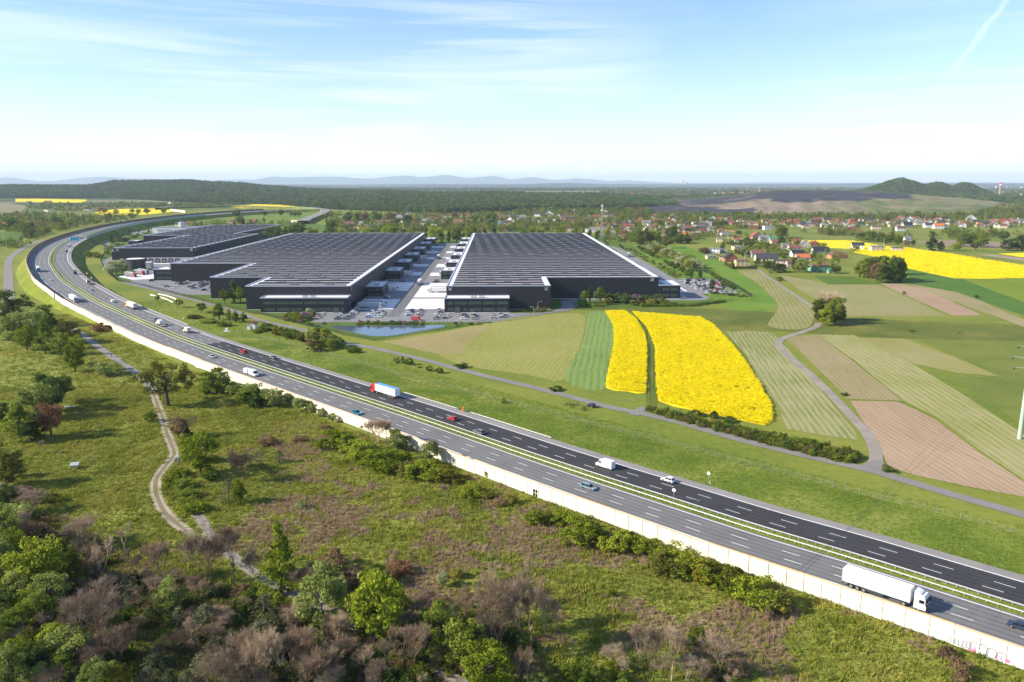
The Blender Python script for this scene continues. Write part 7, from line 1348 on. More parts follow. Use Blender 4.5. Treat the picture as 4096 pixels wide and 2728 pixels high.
# estate planting
T_('t0', 'in the lawn of the stepped warehouse', [(2062, 1225, 1095, 95, 'mid_round'), (2150, 1213, 985, 62, 'dark_column'), (2205, 1222, 1075, 100, 'mid_round')])
T_('t2', 'in front of the notched warehouse corner', [(672, 1222, 1105, 75, 'mid_round'), (712, 1215, 1042, 36, 'dark_column'), (760, 1180, 1120, 30, 'mid_round'), (812, 1224, 1075, 92, 'mid_round')])
T_('z4', 'around the right-hand car park', [(880, 150, 15, 110, 'mid_round'), (960, 155, -40, 75, 'dark_column'), (1135, 158, 0, 65, 'dark_column'), (1370, 130, 30, 90, 'mid_round'), (1360, 395, 145, 85, 'dark_column'), (1440, 205, 70, 110, 'mid_round'), (1510, 250, 130, 100, 'mid_round'), (1565, 410, 145, 85, 'dark_column'), (1650, 310, 215, 100, 'mid_round'), (1690, 350, 250, 100, 'mid_round'), (1755, 405, 290, 110, 'mid_round'), (1400, 160, 60, 90, 'mid_round')])
T_('z4', 'in the clipped line south of right warehouse', [(50, 690, 605, 120, 'mid_bush'), (165, 690, 620, 110, 'mid_bush'), (300, 690, 625, 110, 'mid_bush'), (420, 690, 615, 120, 'mid_bush'), (545, 685, 605, 125, 'mid_bush'), (675, 685, 610, 120, 'mid_bush'), (795, 685, 630, 110, 'mid_bush'), (915, 685, 620, 120, 'mid_bush'), (1035, 680, 620, 110, 'mid_bush'), (1110, 665, 610, 105, 'mid_bush'), (1190, 655, 600, 105, 'mid_bush'), (1270, 645, 595, 100, 'mid_bush'), (1350, 635, 585, 100, 'mid_bush'), (1420, 625, 570, 95, 'mid_bush'), (1490, 615, 550, 95, 'mid_bush'), (1560, 605, 545, 95, 'mid_bush')])
T_('t2', 'in the clipped hedge line at the notched corner', [(640, 1250, 1215, 60, 'mid_bush'), (700, 1250, 1217, 60, 'mid_bush'), (768, 1250, 1222, 56, 'mid_bush'), (828, 1250, 1218, 56, 'mid_bush')])
T_('t2', 'in the flowering bed by right warehouse', [(880, 1235, 1165, 80, 'yellow_bush'), (960, 1215, 1130, 110, 'mid_bush'), (1030, 1225, 1125, 110, 'lilac_bush'), (1085, 1215, 1130, 100, 'lilac_bush'), (1150, 1225, 1120, 110, 'lilac_bush'), (1190, 1230, 1160, 70, 'olive_bush'), (1240, 1225, 1130, 100, 'lilac_bush'), (1265, 1240, 1170, 90, 'yellow_bush'), (1330, 1225, 1120, 110, 'lilac_bush'), (1390, 1235, 1165, 80, 'yellow_bush'), (900, 1215, 1130, 100, 'mid_bush'), (1120, 1240, 1180, 70, 'mid_bush')])
T_('t1', 'in the flower bed below the stepped warehouse', [(265, 1350, 1310, 50, 'yellow_mound'), (300, 1345, 1300, 60, 'yellow_bush'), (340, 1365, 1300, 80, 'mid_bush'), (400, 1385, 1320, 100, 'yellow_bush'), (290, 1380, 1345, 70, 'brown_mound'), (450, 1360, 1290, 80, 'lilac_bush'), (490, 1340, 1262, 90, 'blossom_bush'), (480, 1370, 1310, 80, 'lilac_bush'), (410, 1400, 1365, 60, 'red_mound'), (535, 1335, 1290, 40, 'red_bush'), (370, 1330, 1290, 60, 'mid_bush'), (350, 1395, 1350, 50, 'mid_mound'), (515, 1425, 1400, 40, 'olive_mound'), (560, 1435, 1408, 45, 'blossom_mound'), (620, 1415, 1390, 50, 'heather_mound'), (480, 1415, 1385, 40, 'silver_mound')])
T_('z2', 'in the hedge above the pond', [(620, 945, 880, 90, 'yellow_bush'), (660, 930, 845, 100, 'lilac_bush'), (755, 930, 865, 90, 'yellow_bush'), (820, 930, 840, 80, 'mid_bush'), (860, 935, 880, 60, 'yellow_bush'), (920, 930, 855, 90, 'mid_bush'), (1000, 930, 835, 100, 'mid_bush'), (1050, 940, 870, 90, 'yellow_bush'), (1110, 930, 865, 90, 'mid_bush'), (1190, 930, 865, 90, 'lilac_bush'), (1270, 935, 840, 110, 'lilac_bush'), (1340, 935, 860, 80, 'mid_bush'), (1410, 935, 845, 90, 'lilac_bush'), (1490, 935, 850, 100, 'lilac_bush'), (1560, 935, 870, 80, 'yellow_bush'), (1640, 935, 855, 100, 'lilac_bush'), (1720, 935, 850, 110, 'lilac_bush'), (1800, 945, 880, 80, 'yellow_bush'), (1840, 930, 845, 80, 'mid_bush')])
T_('z1', 'in the small bed by the grey wall', [(1500, 885, 835, 80, 'brown_mound'), (1590, 880, 825, 80, 'mid_mound'), (1680, 860, 780, 100, 'olive_round'), (1692, 888, 845, 60, 'yellow_bush'), (1640, 890, 850, 60, 'brown_mound'), (1780, 865, 815, 60, 'silver_round'), (1845, 880, 820, 70, 'brown_mound'), (1890, 875, 780, 110, 'mid_bush'), (1960, 890, 840, 80, 'red_mound'), (2020, 870, 775, 100, 'olive_bush'), (1740, 890, 865, 40, 'yellow_mound')])
T_('z1', 'on the grass by the pond fence', [(340, 1115, 1065, 70, 'heather_bush'), (372, 1130, 1100, 45, 'yellow_mound'), (430, 1130, 1095, 60, 'blossom_mound'), (340, 1158, 1122, 65, 'silver_mound'), (395, 1155, 1125, 50, 'bright_mound'), (440, 1095, 1055, 45, 'silver_bush'), (595, 1120, 1090, 45, 'dark_mound'), (640, 1125, 1080, 70, 'olive_bush'), (730, 1130, 1060, 90, 'silver_bush'), (680, 1105, 1080, 50, 'heather_mound'), (985, 1098, 1068, 60, 'dark_mound')])
T_('z3', 'beside the round tank', [(190, 950, 740, 230, 'blossom_multi'), (310, 930, 700, 220, 'blossom_multi'), (230, 820, 680, 170, 'yellow_multi'), (400, 900, 700, 180, 'yellow_multi'), (330, 790, 660, 150, 'blossom_multi'), (430, 800, 635, 170, 'blossom_multi'), (480, 900, 730, 130, 'silver_multi'), (130, 500, 400, 110, 'blossom_multi'), (200, 480, 370, 120, 'blossom_multi'), (150, 560, 470, 100, 'yellow_multi'), (210, 570, 520, 90, 'brown_mound'), (330, 400, 330, 110, 'blossom_multi'), (410, 390, 330, 110, 'blossom_multi'), (120, 420, 370, 90, 'brown_bush')])
T_('z3', 'in the garden above left warehouse', [(218, 345, 145, 48, 'dark_column'), (555, 150, 70, 34, 'dark_column'), (735, 150, 75, 32, 'dark_column'), (918, 165, 75, 34, 'dark_column'), (1157, 130, 75, 28, 'dark_column'), (1300, 108, 68, 26, 'dark_column'), (295, 200, 105, 110, 'mid_round'), (315, 240, 150, 110, 'mid_cone'), (300, 310, 215, 90, 'lilac_bush'), (350, 315, 200, 100, 'lilac_bush'), (420, 315, 200, 100, 'lilac_bush'), (480, 310, 210, 90, 'lilac_bush'), (530, 310, 220, 90, 'mid_bush'), (440, 195, 155, 60, 'mid_round'), (540, 205, 150, 90, 'mid_round'), (610, 260, 190, 80, 'mid_round'), (665, 265, 185, 100, 'mid_round'), (710, 205, 150, 70, 'mid_round'), (865, 180, 145, 60, 'mid_round'), (250, 340, 290, 60, 'mid_bush')])
# planted belt right of the rear road
def belt(n, a, b, spread, hs, kinds, region, fr='t2'):
    for i in range(n):
        k = random.random(); x = a[0]+(b[0]-a[0])*k; y = a[1]+(b[1]-a[1])*k; X, Y = g(fr, x, y); X += random.uniform(-spread, spread); plant(X, Y, random.uniform(*hs), random.uniform(hs[0]*1.3, hs[1]*1.5) if hs[1] < 3 else random.uniform(hs[0], hs[1])*.95, random.choice(kinds), region)
belt(95, (1060, 722), (1540, 985), 5, (1.2, 2.4), ['heather_mound', 'brown_mound', 'mid_mound', 'heather_mound', 'yellow_mound', 'silver_mound', 'red_mound'], 'in the heather belt along the rear road')
belt(26, (1150, 722), (1620, 975), 2.5, (4.5, 6.5), ['mid_round', 'dark_round'], 'in the row behind the heather belt')
belt(52, (1240, 715), (1700, 930), 7, (7.5, 11), ['blossom_multi', 'blossom_bush', 'yellow_multi', 'silver_multi', 'blossom_multi'], 'in the blossoming thicket by the strip')
belt(34, (1850, 1130), (2150, 1165), 5, (1.2, 2.2), ['heather_mound', 'brown_mound', 'mid_mound', 'olive_mound', 'yellow_mound', 'silver_mound'], 'behind the right-hand car park')
# line of trees behind the warehouses
for i, (x, y, ty, w, k) in enumerate([(150, 650, 515, 150, 'mid_multi'), (220, 640, 520, 100, 'mid_multi'), (275, 640, 505, 60, 'dark_column'), (330, 640, 500, 120, 'mid_multi'), (400, 640, 480, 150, 'mid_multi'), (520, 640, 525, 110, 'bright_multi'), (675, 640, 518, 110, 'bright_multi'), (790, 640, 545, 80, 'mid_multi'), (1020, 640, 522, 130, 'bright_multi'), (1210, 640, 498, 130, 'bright_multi'), (1290, 640, 525, 70, 'mid_multi'), (1355, 640, 528, 34, 'dark_column'), (1420, 640, 540, 80, 'bright_multi'), (1563, 640, 508, 36, 'dark_column'), (1640, 665, 512, 150, 'bright_multi'), (1700, 668, 560, 70, 'mid_tall'), (1767, 668, 545, 34, 'dark_column'), (1837, 668, 525, 110, 'bright_multi'), (1900, 660, 560, 30, 'dark_column'), (1975, 650, 505, 130, 'bright_multi'), (2040, 650, 525, 60, 'bright_multi'), (2100, 640, 528, 34, 'dark_column'), (2185, 640, 515, 38, 'dark_column')]): tree_px('t1', x, y, ty, w, k, 'in the line behind the two big warehouses')
T_('t2', 'in the line behind the right warehouse roof', [(110, 640, 540, 80, 'bright_multi'), (180, 640, 520, 90, 'bright_multi'), (250, 640, 520, 90, 'bright_multi'), (445, 640, 500, 90, 'bright_multi'), (575, 640, 535, 60, 'bright_multi'), (640, 640, 520, 60, 'bright_multi'), (712, 640, 535, 28, 'dark_column'), (775, 645, 555, 26, 'dark_column')])
# prominent village and countryside trees
T_('t1', 'in the village behind the warehouses', [(840, 480, 385, 90, 'mid_multi'), (940, 470, 390, 80, 'mid_multi'), (1000, 475, 385, 80, 'brown_multi'), (1110, 480, 390, 100, 'mid_multi'), (1240, 470, 390, 90, 'brown_multi'), (1390, 500, 415, 80, 'dark_multi'), (1290, 500, 440, 90, 'dark_multi'), (690, 545, 460, 110, 'mid_multi'), (1475, 480, 450, 60, 'mid_multi'), (1820, 440, 375, 50, 'brown_multi'), (1780, 480, 440, 50, 'mid_multi'), (2010, 480, 410, 60, 'mid_multi'), (2140, 500, 400, 90, 'mid_multi'), (1700, 520, 480, 80, 'brown_multi'), (2180, 480, 400, 70, 'mid_multi')])
T_('t1', 'in the green meadow within the interchange', [(80, 428, 375, 45, 'olive_round'), (230, 428, 362, 55, 'olive_round'), (325, 430, 388, 35, 'mid_round'), (360, 432, 385, 40, 'olive_round'), (395, 432, 382, 45, 'olive_round')])
T_('t0', 'in the countryside beyond the bend', [(2175, 425, 362, 60, 'olive_round'), (2205, 495, 425, 80, 'dark_multi'), (1500, 400, 340, 50, 'mid_multi'), (1350, 412, 352, 55, 'dark_round'), (1215, 405, 352, 40, 'mid_round'), (1270, 410, 358, 45, 'mid_round'), (1070, 410, 360, 50, 'dark_multi'), (945, 400, 335, 90, 'brown_multi'), (825, 490, 432, 50, 'bright_multi'), (1495, 535, 500, 60, 'mid_multi'), (570, 545, 475, 50, 'mid_cone'), (100, 560, 430, 110, 'mid_multi'), (520, 510, 415, 110, 'mid_multi'), (390, 590, 520, 110, 'mid_multi'), (290, 610, 550, 100, 'mid_multi'), (1550, 500, 478, 60, 'mid_multi'), (270, 555, 480, 100, 'dark_multi')])
T_('t3', 'among the village gardens', [(120, 630, 505, 120, 'mid_tall'), (130, 670, 605, 50, 'dark_cone'), (960, 640, 555, 60, 'mid_tall'), (1500, 740, 605, 110, 'dark_cone'), (1585, 740, 650, 60, 'dark_cone'), (1720, 740, 665, 90, 'bright_multi'), (1790, 700, 570, 120, 'mid_multi'), (1860, 700, 580, 120, 'mid_multi'), (1950, 710, 590, 120, 'mid_multi'), (1900, 735, 670, 60, 'olive_round'), (310, 940, 820, 120, 'silver_multi'), (100, 940, 855, 110, 'dark_multi'), (30, 920, 830, 80, 'dark_multi'), (800, 750, 690, 70, 'silver_multi'), (620, 950, 880, 80, 'olive_round'), (480, 740, 670, 80, 'mid_multi'), (1085, 480, 420, 90, 'olive_multi'), (1360, 460, 370, 60, 'mid_multi'), (2200, 740, 640, 130, 'dark_multi'), (2290, 740, 600, 120, 'dark_multi'), (2330, 740, 660, 80, 'mid_multi'), (2150, 640, 560, 110, 'dark_multi'), (1270, 700, 640, 50, 'brown_round'), (1330, 700, 640, 40, 'dark_round'), (850, 640, 580, 90, 'dark_multi'), (910, 640, 560, 80, 'mid_multi'), (1030, 650, 580, 100, 'dark_multi'), (1120, 665, 590, 90, 'mid_multi'), (1190, 690, 610, 80, 'mid_multi'), (1010, 660, 620, 70, 'mid_multi'), (1080, 680, 620, 80, 'mid_multi')])
T_('h4', 'among the near village gardens', [(905, 575, 410, 95, 'dark_cone'), (1340, 505, 330, 150, 'dark_multi'), (1430, 510, 350, 130, 'mid_multi'), (1520, 540, 470, 120, 'brown_multi'), (1610, 540, 400, 100, 'bright_multi'), (1690, 560, 400, 110, 'bright_multi'), (1770, 570, 440, 110, 'dark_multi'), (1240, 500, 370, 110, 'dark_multi'), (800, 740, 600, 170, 'bare'), (510, 610, 515, 130, 'brown_multi'), (590, 620, 530, 100, 'olive_multi'), (1150, 640, 550, 90, 'dark_cone'), (1210, 650, 550, 80, 'olive_cone'), (1290, 700, 560, 90, 'dark_multi'), (1380, 700, 560, 80, 'dark_cone'), (1540, 880, 700, 130, 'dark_cone'), (1670, 900, 720, 100, 'dark_cone'), (1720, 940, 770, 140, 'olive_multi'), (1930, 970, 830, 150, 'olive_multi'), (2030, 980, 830, 150, 'dark_multi'), (1810, 1000, 935, 110, 'blossom_bush'), (1945, 1000, 920, 80, 'bright_bush'), (2250, 940, 700, 140, 'dark_multi'), (2330, 980, 740, 120, 'mid_multi'), (1090, 870, 790, 80, 'brown_bush'), (1975, 700, 635, 80, 'dark_multi'), (2170, 420, 345, 45, 'dark_cone'), (2195, 425, 365, 30, 'dark_cone'), (1970, 460, 320, 100, 'dark_multi'), (110, 430, 270, 190, 'mid_multi'), (40, 440, 270, 150, 'mid_multi'), (250, 430, 320, 110, 'brown_multi'), (905, 160, 10, 180, 'mid_multi'), (770, 120, 0, 130, 'mid_multi'), (2000, 330, 110, 240, 'mid_multi'), (1200, 280, 205, 110, 'dark_multi'), (410, 350, 240, 110, 'olive_multi')])
# hedges
def hedge(pts, w, h, label, mat='olive', fr='h4'):
    P2 = [g(fr, *p) for p in pts]; t = thing('clipped_hedge', label, 'hedge', (P2[0][0], P2[0][1], 0)); C_ = []
    for (x0, y0), (x1, y1) in zip(P2, P2[1:]):
        L_ = math.hypot(x1-x0, y1-y0); n = int(L_*260); k = rng.uniform(0, 1, n); s_ = rng.uniform(-w/2, w/2, n); nx, ny = -(y1-y0)/L_, (x1-x0)/L_; zz = h*rng.uniform(.0, 1, n)**.45; C_.append(np.stack([x0+(x1-x0)*k+nx*s_-P2[0][0], y0+(y1-y0)*k+ny*s_-P2[0][1], zz], 1))
    C_ = np.concatenate(C_); Nn = rng.normal(size=C_.shape); Nn[:, 2] = abs(Nn[:, 2]); Nn /= np.linalg.norm(Nn, axis=1)[:, None]; V, Fc = leaf_quads(C_, Nn, .22); link('foliage', npmesh('hedge_foliage', V, Fc, [FOL[mat]]), t)
hedge([(1085, 930), (1550, 935)], 1.6, 3.0, 'clipped olive hedge in front of the cream yellow house'); hedge([(1085, 930), (940, 845)], 1.6, 3.0, 'clipped olive hedge left of the cream yellow house'); hedge([(970, 460), (1130, 470)], 2, 2.5, 'clipped hedge beside the small cream cube house')
# ------------------------------------------------------------ woods that read as a mass
VILP = [crown_mesh('village_crown', FOL[m_], s, 18, 420, .042, .15) for m_, s in (('mid', 'bush'), ('dark', 'bush'), ('mid', 'tall'), ('brown', 'bush'), ('olive', 'bush'), ('mid', 'mound'), ('dark', 'cone'), ('bright', 'bush'))]
def mass(name, boxes, h0, h1, keep=None):
    P3 = []
    for poly, n in boxes:
        q = np.array(poly, float); x0, y0 = q.min(0); x1, y1 = q.max(0); k = 0; tries = 0
        while k < n and tries < n*20:
            tries += 1; x, y = random.uniform(x0, x1), random.uniform(y0, y1)
            if not inside(poly, np.array([x]), np.array([y]))[0]: continue
            X_, Y_ = G(x, y); P3.append((X_, Y_, -.2)); k += 1
    n = len(P3); return scatter(name, np.array(P3), VILP, rng.uniform(h0, h1, n), rng.uniform(0, 6.28, n), rng.integers(0, len(VILP), n))
mass('village_trees', [([(740, 492), (1000, 492), (1180, 487), (1420, 484), (1480, 500), (1640, 502), (1660, 520), (1400, 520), (1340, 532), (760, 536)], 2300), ([(1380, 520), (1660, 515), (1700, 530), (1640, 545), (1560, 560), (1430, 562), (1370, 548)], 400), ([(1600, 500), (2354, 500), (2380, 508), (2354, 524), (1900, 524), (1700, 530), (1600, 524)], 620), ([(1640, 540), (1780, 545), (1900, 575), (1960, 600), (1930, 630), (1830, 625), (1760, 590), (1650, 560)], 80)], 6, 12.5)
mass('wood_before_the_heap', [([(1440, 487), (1540, 494), (1700, 495), (2100, 497), (2260, 494), (2380, 500), (2380, 507), (1440, 505)], 1100), ([(1200, 478), (1470, 474), (1500, 488), (1480, 500), (1180, 496)], 1000), ([(2260, 466), (2400, 462), (2400, 500), (2230, 496), (2290, 478)], 700), ([(1960, 540), (2090, 548), (2088, 560), (1965, 556)], 30), ([(2085, 548), (2200, 535), (2370, 545), (2370, 556), (2200, 552)], 60), ([(1830, 535), (1920, 528), (1990, 540), (1930, 545)], 40)], 8, 15)
mass('trees_left_of_the_bend', [([(-40, 495), (60, 492), (200, 497), (320, 496), (300, 506), (200, 520), (120, 536), (60, 555), (50, 535), (-40, 530)], 800), ([(60, 470), (330, 466), (420, 476), (300, 480), (150, 488), (60, 480)], 420), ([(330, 472), (700, 466), (730, 470), (560, 470), (480, 478), (400, 480)], 420), ([(-40, 560), (40, 558), (70, 566), (-20, 580)], 25), ([(400, 517), (560, 512), (640, 513), (700, 520), (640, 526), (420, 524)], 80)], 7, 13)
mass('thicket_by_the_frontage_road', [([(1480, 940), (1560, 955), (1700, 990), (1850, 1020), (1940, 1040), (1975, 1052), (1960, 1068), (1880, 1052), (1740, 1016), (1600, 980), (1500, 952)], 900)], 1.6, 3.0)
mass('low_bushes_in_the_right_verge', [([(460, 705), (560, 735), (540, 742), (480, 722)], 40), ([(600, 752), (700, 778), (690, 788), (640, 775)], 40), ([(1300, 925), (1380, 945), (1360, 950), (1290, 935)], 14)], .8, 1.8)
nz0 = lambda X, Y: mnoise.fractal(Vector((X*.05, Y*.05, 2)), .6, 2., 3)
bm_ = [bare_mesh('twig_bush', TWIG, 4, .8, 4, .010, 5, .1) for _ in range(3)]
ugp = [crown_mesh('undergrowth', FOL[m_], s, 26, 800, .045, .17) for m_, s in (('dark', 'bush'), ('mid', 'mound'), ('brown', 'bush'), ('pine', 'bush'), ('olive', 'mound'), ('dark', 'mound'))]+bm_+[protos('bare')[0][0], protos('barem')[1][0]]
P3 = []
for poly, n in (([(-30, 1130), (60, 1170), (160, 1200), (260, 1290), (400, 1330), (560, 1370), (700, 1400), (830, 1400), (960, 1430), (1060, 1500), (1120, 1600), (-30, 1600)], 1250), ([(1080, 1330), (1200, 1340), (1260, 1420), (1230, 1500), (1120, 1520), (1060, 1440)], 70), ([(1430, 1480), (1640, 1480), (1700, 1600), (1400, 1600)], 60)):
    q = np.array(poly, float); k = 0
    while k < n:
        x, y = random.uniform(q[:, 0].min(), q[:, 0].max()), random.uniform(q[:, 1].min(), q[:, 1].max())
        if inside(poly, np.array([x]), np.array([y]))[0]:
            X_, Y_ = G(x, y)
            if nz0(X_, Y_) > -.12: P3.append((X_, Y_, -.05))
            k += 1
P3 = np.array(P3); ixs = rng.choice(len(ugp), len(P3), p=[.15, .21, .08, .08, .18, .10, .05, .05, .04, .03, .03]); scl_ = np.where(ixs >= 6, rng.uniform(2., 5.5, len(P3)), rng.uniform(.8, 3.4, len(P3)))
scatter('thicket_undergrowth', P3, ugp, scl_, rng.uniform(0, 6.28, len(P3)), ixs)
# ------------------------------------------------------------ grass, weeds and crops as real tufts
def tuftmat(name, fn):
    m = bpy.data.materials.new(name); m.use_nodes = True; nt = m.node_tree; nt.nodes.clear(); out = nt.nodes.new('ShaderNodeOutputMaterial'); oi = nt.nodes.new('ShaderNodeObjectInfo'); c = fn(nt, oi)
    d = nt.nodes.new('ShaderNodeBsdfDiffuse'); t = nt.nodes.new('ShaderNodeBsdfTranslucent'); mx = nt.nodes.new('ShaderNodeMixShader'); mx.inputs[0].default_value = .3; nt.links.new(c, d.inputs[0]); nt.links.new(c, t.inputs[0]); nt.links.new(d.outputs[0], mx.inputs[1]); nt.links.new(t.outputs[0], mx.inputs[2]); nt.links.new(mx.outputs[0], out.inputs[0]); return m
GT = tuftmat('meadow_tuft', lambda nt, oi: mixc(nt, .4, ramp(nt, noise(nt, oi.outputs['Location'], .05, 4, .6), [(.3, (0.122, 0.167, 0.020)), (.5, (0.232, 0.259, 0.032)), (.68, (0.378, 0.324, 0.072))]), ramp(nt, oi.outputs['Random'], [(0, (0.110, 0.151, 0.017)), (.5, (0.232, 0.248, 0.034)), (1, (0.464, 0.378, 0.119))])))
BT = tuftmat('brown_weed', lambda nt, oi: mixc(nt, .5, ramp(nt, noise(nt, oi.outputs['Location'], .09, 4, .6), [(.3, (.25, .14, .09)), (.5, (.36, .235, .16)), (.7, (.48, .36, .24))]), ramp(nt, oi.outputs['Random'], [(0, (.20, .13, .09)), (1, (.50, .37, .26))])))
YT = tuftmat('rapeseed_plant', lambda nt, oi: ramp(nt, oi.outputs['Random'], [(0, (.45, .43, .01)), (.10, (.76, .64, .008)), (.6, (.88, .73, .008)), (1, (.93, .82, .02))]))
VT = tuftmat('verge_tuft', lambda nt, oi: mixc(nt, .6, ramp(nt, noise(nt, oi.outputs['Location'], .05, 4, .6), [(.3, (0.116, 0.217, 0.023)), (.5, (0.210, 0.312, 0.035)), (.7, (0.377, 0.406, 0.087))]), ramp(nt, oi.outputs['Random'], [(0, (0.116, 0.189, 0.023)), (1, (0.377, 0.406, 0.102))])))
tg = [tuft_mesh('grass_tuft', GT, 22, .42, .055, .55, .9) for _ in range(4)]; tb = [tuft_mesh('weed_tuft', BT, 24, 1.0, .045, .5, .3) for _ in range(3)]; tv = [tuft_mesh('verge_tuft', VT, 22, .30, .06, .6, 1.0) for _ in range(3)]
def rape_mesh():
    n = 46; C_ = np.stack([rng.uniform(-.6, .6, n), rng.uniform(-.6, .6, n), rng.uniform(.75, 1.25, n)], 1); Nn = rng.normal(size=(n, 3)); Nn[:, 2] = abs(Nn[:, 2])+.6; Nn /= np.linalg.norm(Nn, axis=1)[:, None]; V, Fc = leaf_quads(C_, Nn, .15); return npmesh('rapeseed_plant', V, Fc, [YT])
ty = [rape_mesh() for _ in range(4)]
nz = lambda X, Y, s, o=0: mnoise.fractal(Vector((X*s+o, Y*s-o, o)), .6, 2., 4)
MEAD = [G(*p) for p in [(2354, 1600), (2354, 1545), (2183, 1480), (1792, 1342), (1340, 1182), (940, 1038), (590, 905), (470, 862), (420, 842), (320, 792), (205, 742), (100, 676), (60, 690), (-60, 700), (-60, 1600)]]
mp = fill(MEAD, .78, 1.); ok = []; brown = []; pathpts = [[(p.x, p.y) for p in q.p] for q in (PATH,)]
pxy = np.array([tuple(q_.at(u_/1.0)[0].xy) for q_ in (PATH, DP, LP) for u_ in np.arange(0, q_.L, 1.2)])
print('meadow candidates', len(mp))
def weed(X_, Y_):
    D_ = P(X_, Y_); v = nz(X_, Y_, .030, 3)+.55*nz(X_, Y_, .13, 9)-.20
    w_ = interp(D_[0], [(300, -.5), (560, -.12), (680, .10), (1000, .14), (1500, .12), (1760, .0), (1900, -.6)])
    return v+w_+interp(D_[1], [(850, -.5), (980, -.12), (1100, 0), (1250, .10), (1450, .16)])
gx = fill(MEAD, 2.4, 0.); V_ = []; C_ = []
for X_, Y_ in gx:
    if Y_ > 560: continue
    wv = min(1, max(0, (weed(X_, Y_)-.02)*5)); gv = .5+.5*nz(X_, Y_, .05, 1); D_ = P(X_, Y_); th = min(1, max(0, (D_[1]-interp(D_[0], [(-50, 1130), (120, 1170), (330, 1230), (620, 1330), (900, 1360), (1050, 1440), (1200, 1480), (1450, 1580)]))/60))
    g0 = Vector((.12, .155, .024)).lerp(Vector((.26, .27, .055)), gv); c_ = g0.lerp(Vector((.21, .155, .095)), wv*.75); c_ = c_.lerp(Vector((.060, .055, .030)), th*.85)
    n0 = len(V_)
    for dx, dy in ((-1.25, -1.25), (1.25, -1.25), (1.25, 1.25), (-1.25, 1.25)): V_.append((X_+dx, Y_+dy, .035)); C_.append(tuple(c_)+(1,))
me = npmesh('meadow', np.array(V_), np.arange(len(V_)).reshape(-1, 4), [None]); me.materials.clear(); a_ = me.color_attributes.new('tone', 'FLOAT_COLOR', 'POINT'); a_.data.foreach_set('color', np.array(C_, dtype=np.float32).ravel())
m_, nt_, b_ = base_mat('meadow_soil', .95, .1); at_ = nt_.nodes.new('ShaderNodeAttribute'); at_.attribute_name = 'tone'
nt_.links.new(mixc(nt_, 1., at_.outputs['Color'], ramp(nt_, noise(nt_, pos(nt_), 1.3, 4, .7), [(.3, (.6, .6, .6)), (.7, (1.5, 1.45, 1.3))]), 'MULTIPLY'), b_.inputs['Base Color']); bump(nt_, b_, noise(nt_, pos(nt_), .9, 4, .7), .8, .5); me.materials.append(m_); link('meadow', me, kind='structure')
for X_, Y_ in mp:
    if Y_ > 520: continue
    if Y_ < 330 or random.random() < .45:
        d2 = ((pxy-(X_, Y_))**2).sum(1).min()
        if d2 < 3.6-2.2*random.random()**2: continue
        v = weed(X_, Y_)
        if v > .10 and random.random() < .60 or v > -.05 and random.random() < .12: brown.append((X_, Y_, 0))
        else: ok.append((X_, Y_, 0))
ok = np.array(ok); brown = np.array(brown); print('tufts', len(ok), len(brown))
scatter('meadow_grass', ok, tg, np.where(rng.uniform(0, 1, len(ok)) < .14, rng.uniform(1.5, 2.5, len(ok)), rng.uniform(.5, 1.25, len(ok)))*(1+.35*np.array([nz(x, y, .08, 1) for x, y, _ in ok])), rng.uniform(0, 6.28, len(ok)))
scatter('brown_weeds', brown, tb, rng.uniform(.5, 1.15, len(brown)), rng.uniform(0, 6.28, len(brown)))
for nm, pl in (('rapeseed_plants_small', Y1), ('rapeseed_plants_near', Y2)):
    q = fill([G(*p) for p in pl], .80, .9)
    le = sorted([(y, x) for x, y in pl if x < (1450 if pl is Y1 else 1515)]) if pl is Y2 else sorted([(y, x) for x, y in pl if x < 1415]); re_ = sorted([(y, x) for x, y in pl if x > (1515 if pl is Y2 else 1430)])
    def tram(x, y):
        X_, Y_ = P(x, y); l_, r_ = interp(Y_, le), interp(Y_, re_); f_ = (X_-l_)/max(1, r_-l_)+.012*nz(x, y, .02, 6); w_ = .0022*(300/max(60, r_-l_))
        return any(abs(f_-c_) < w_*1.6 for c_ in ((.28, .315, .60, .635, .86, .885) if pl is Y2 else (.42, .50)))
    k = np.array([(nz(x, y, .12, 4) < .30 or random.random() < .45) and not (tram(x, y) and random.random() < .85) for x, y in q]); q = q[k]; q3 = np.concatenate([q, np.zeros((len(q), 1))], 1); scatter(nm, q3, ty, rng.uniform(.75, 1.1, len(q)), rng.uniform(0, 6.28, len(q)))
q = fill([G(*p) for p in yf], 2.4, .9); q = q[[nz(x, y, .03, 4) < .4 or random.random() < .5 for x, y in q]]; scatter('rapeseed_plants_far', np.concatenate([q, np.zeros((len(q), 1))], 1), ty, rng.uniform(1.0, 1.5, len(q)), rng.uniform(0, 6.28, len(q)))
vp = []
u = 2.
while u < 620:
    for _ in range(90 if u < 330 else 36):
        o_ = random.uniform(.3, 30); p_, _t = MW.at(u+random.uniform(-1, 1), o_)
        uu, oo = FR.near(p_.x, p_.y) if o_ > 12 else (0, 99)
        if abs(oo) < 2.8: continue
        vp.append((p_.x, p_.y, 0 if p_.z < .3 else max(0, p_.z-o_/1.7)))
    u += 2.
for _ in range(3600): p_, _t = MW.at(random.uniform(2, 520), random.uniform(OFF['lst']+.4, OFF['rend']-.3)); vp.append((p_.x, p_.y, p_.z))
vp = np.array(vp); scatter('verge_grass', vp, tv, rng.uniform(.45, 1.2, len(vp)), rng.uniform(0, 6.28, len(vp)))
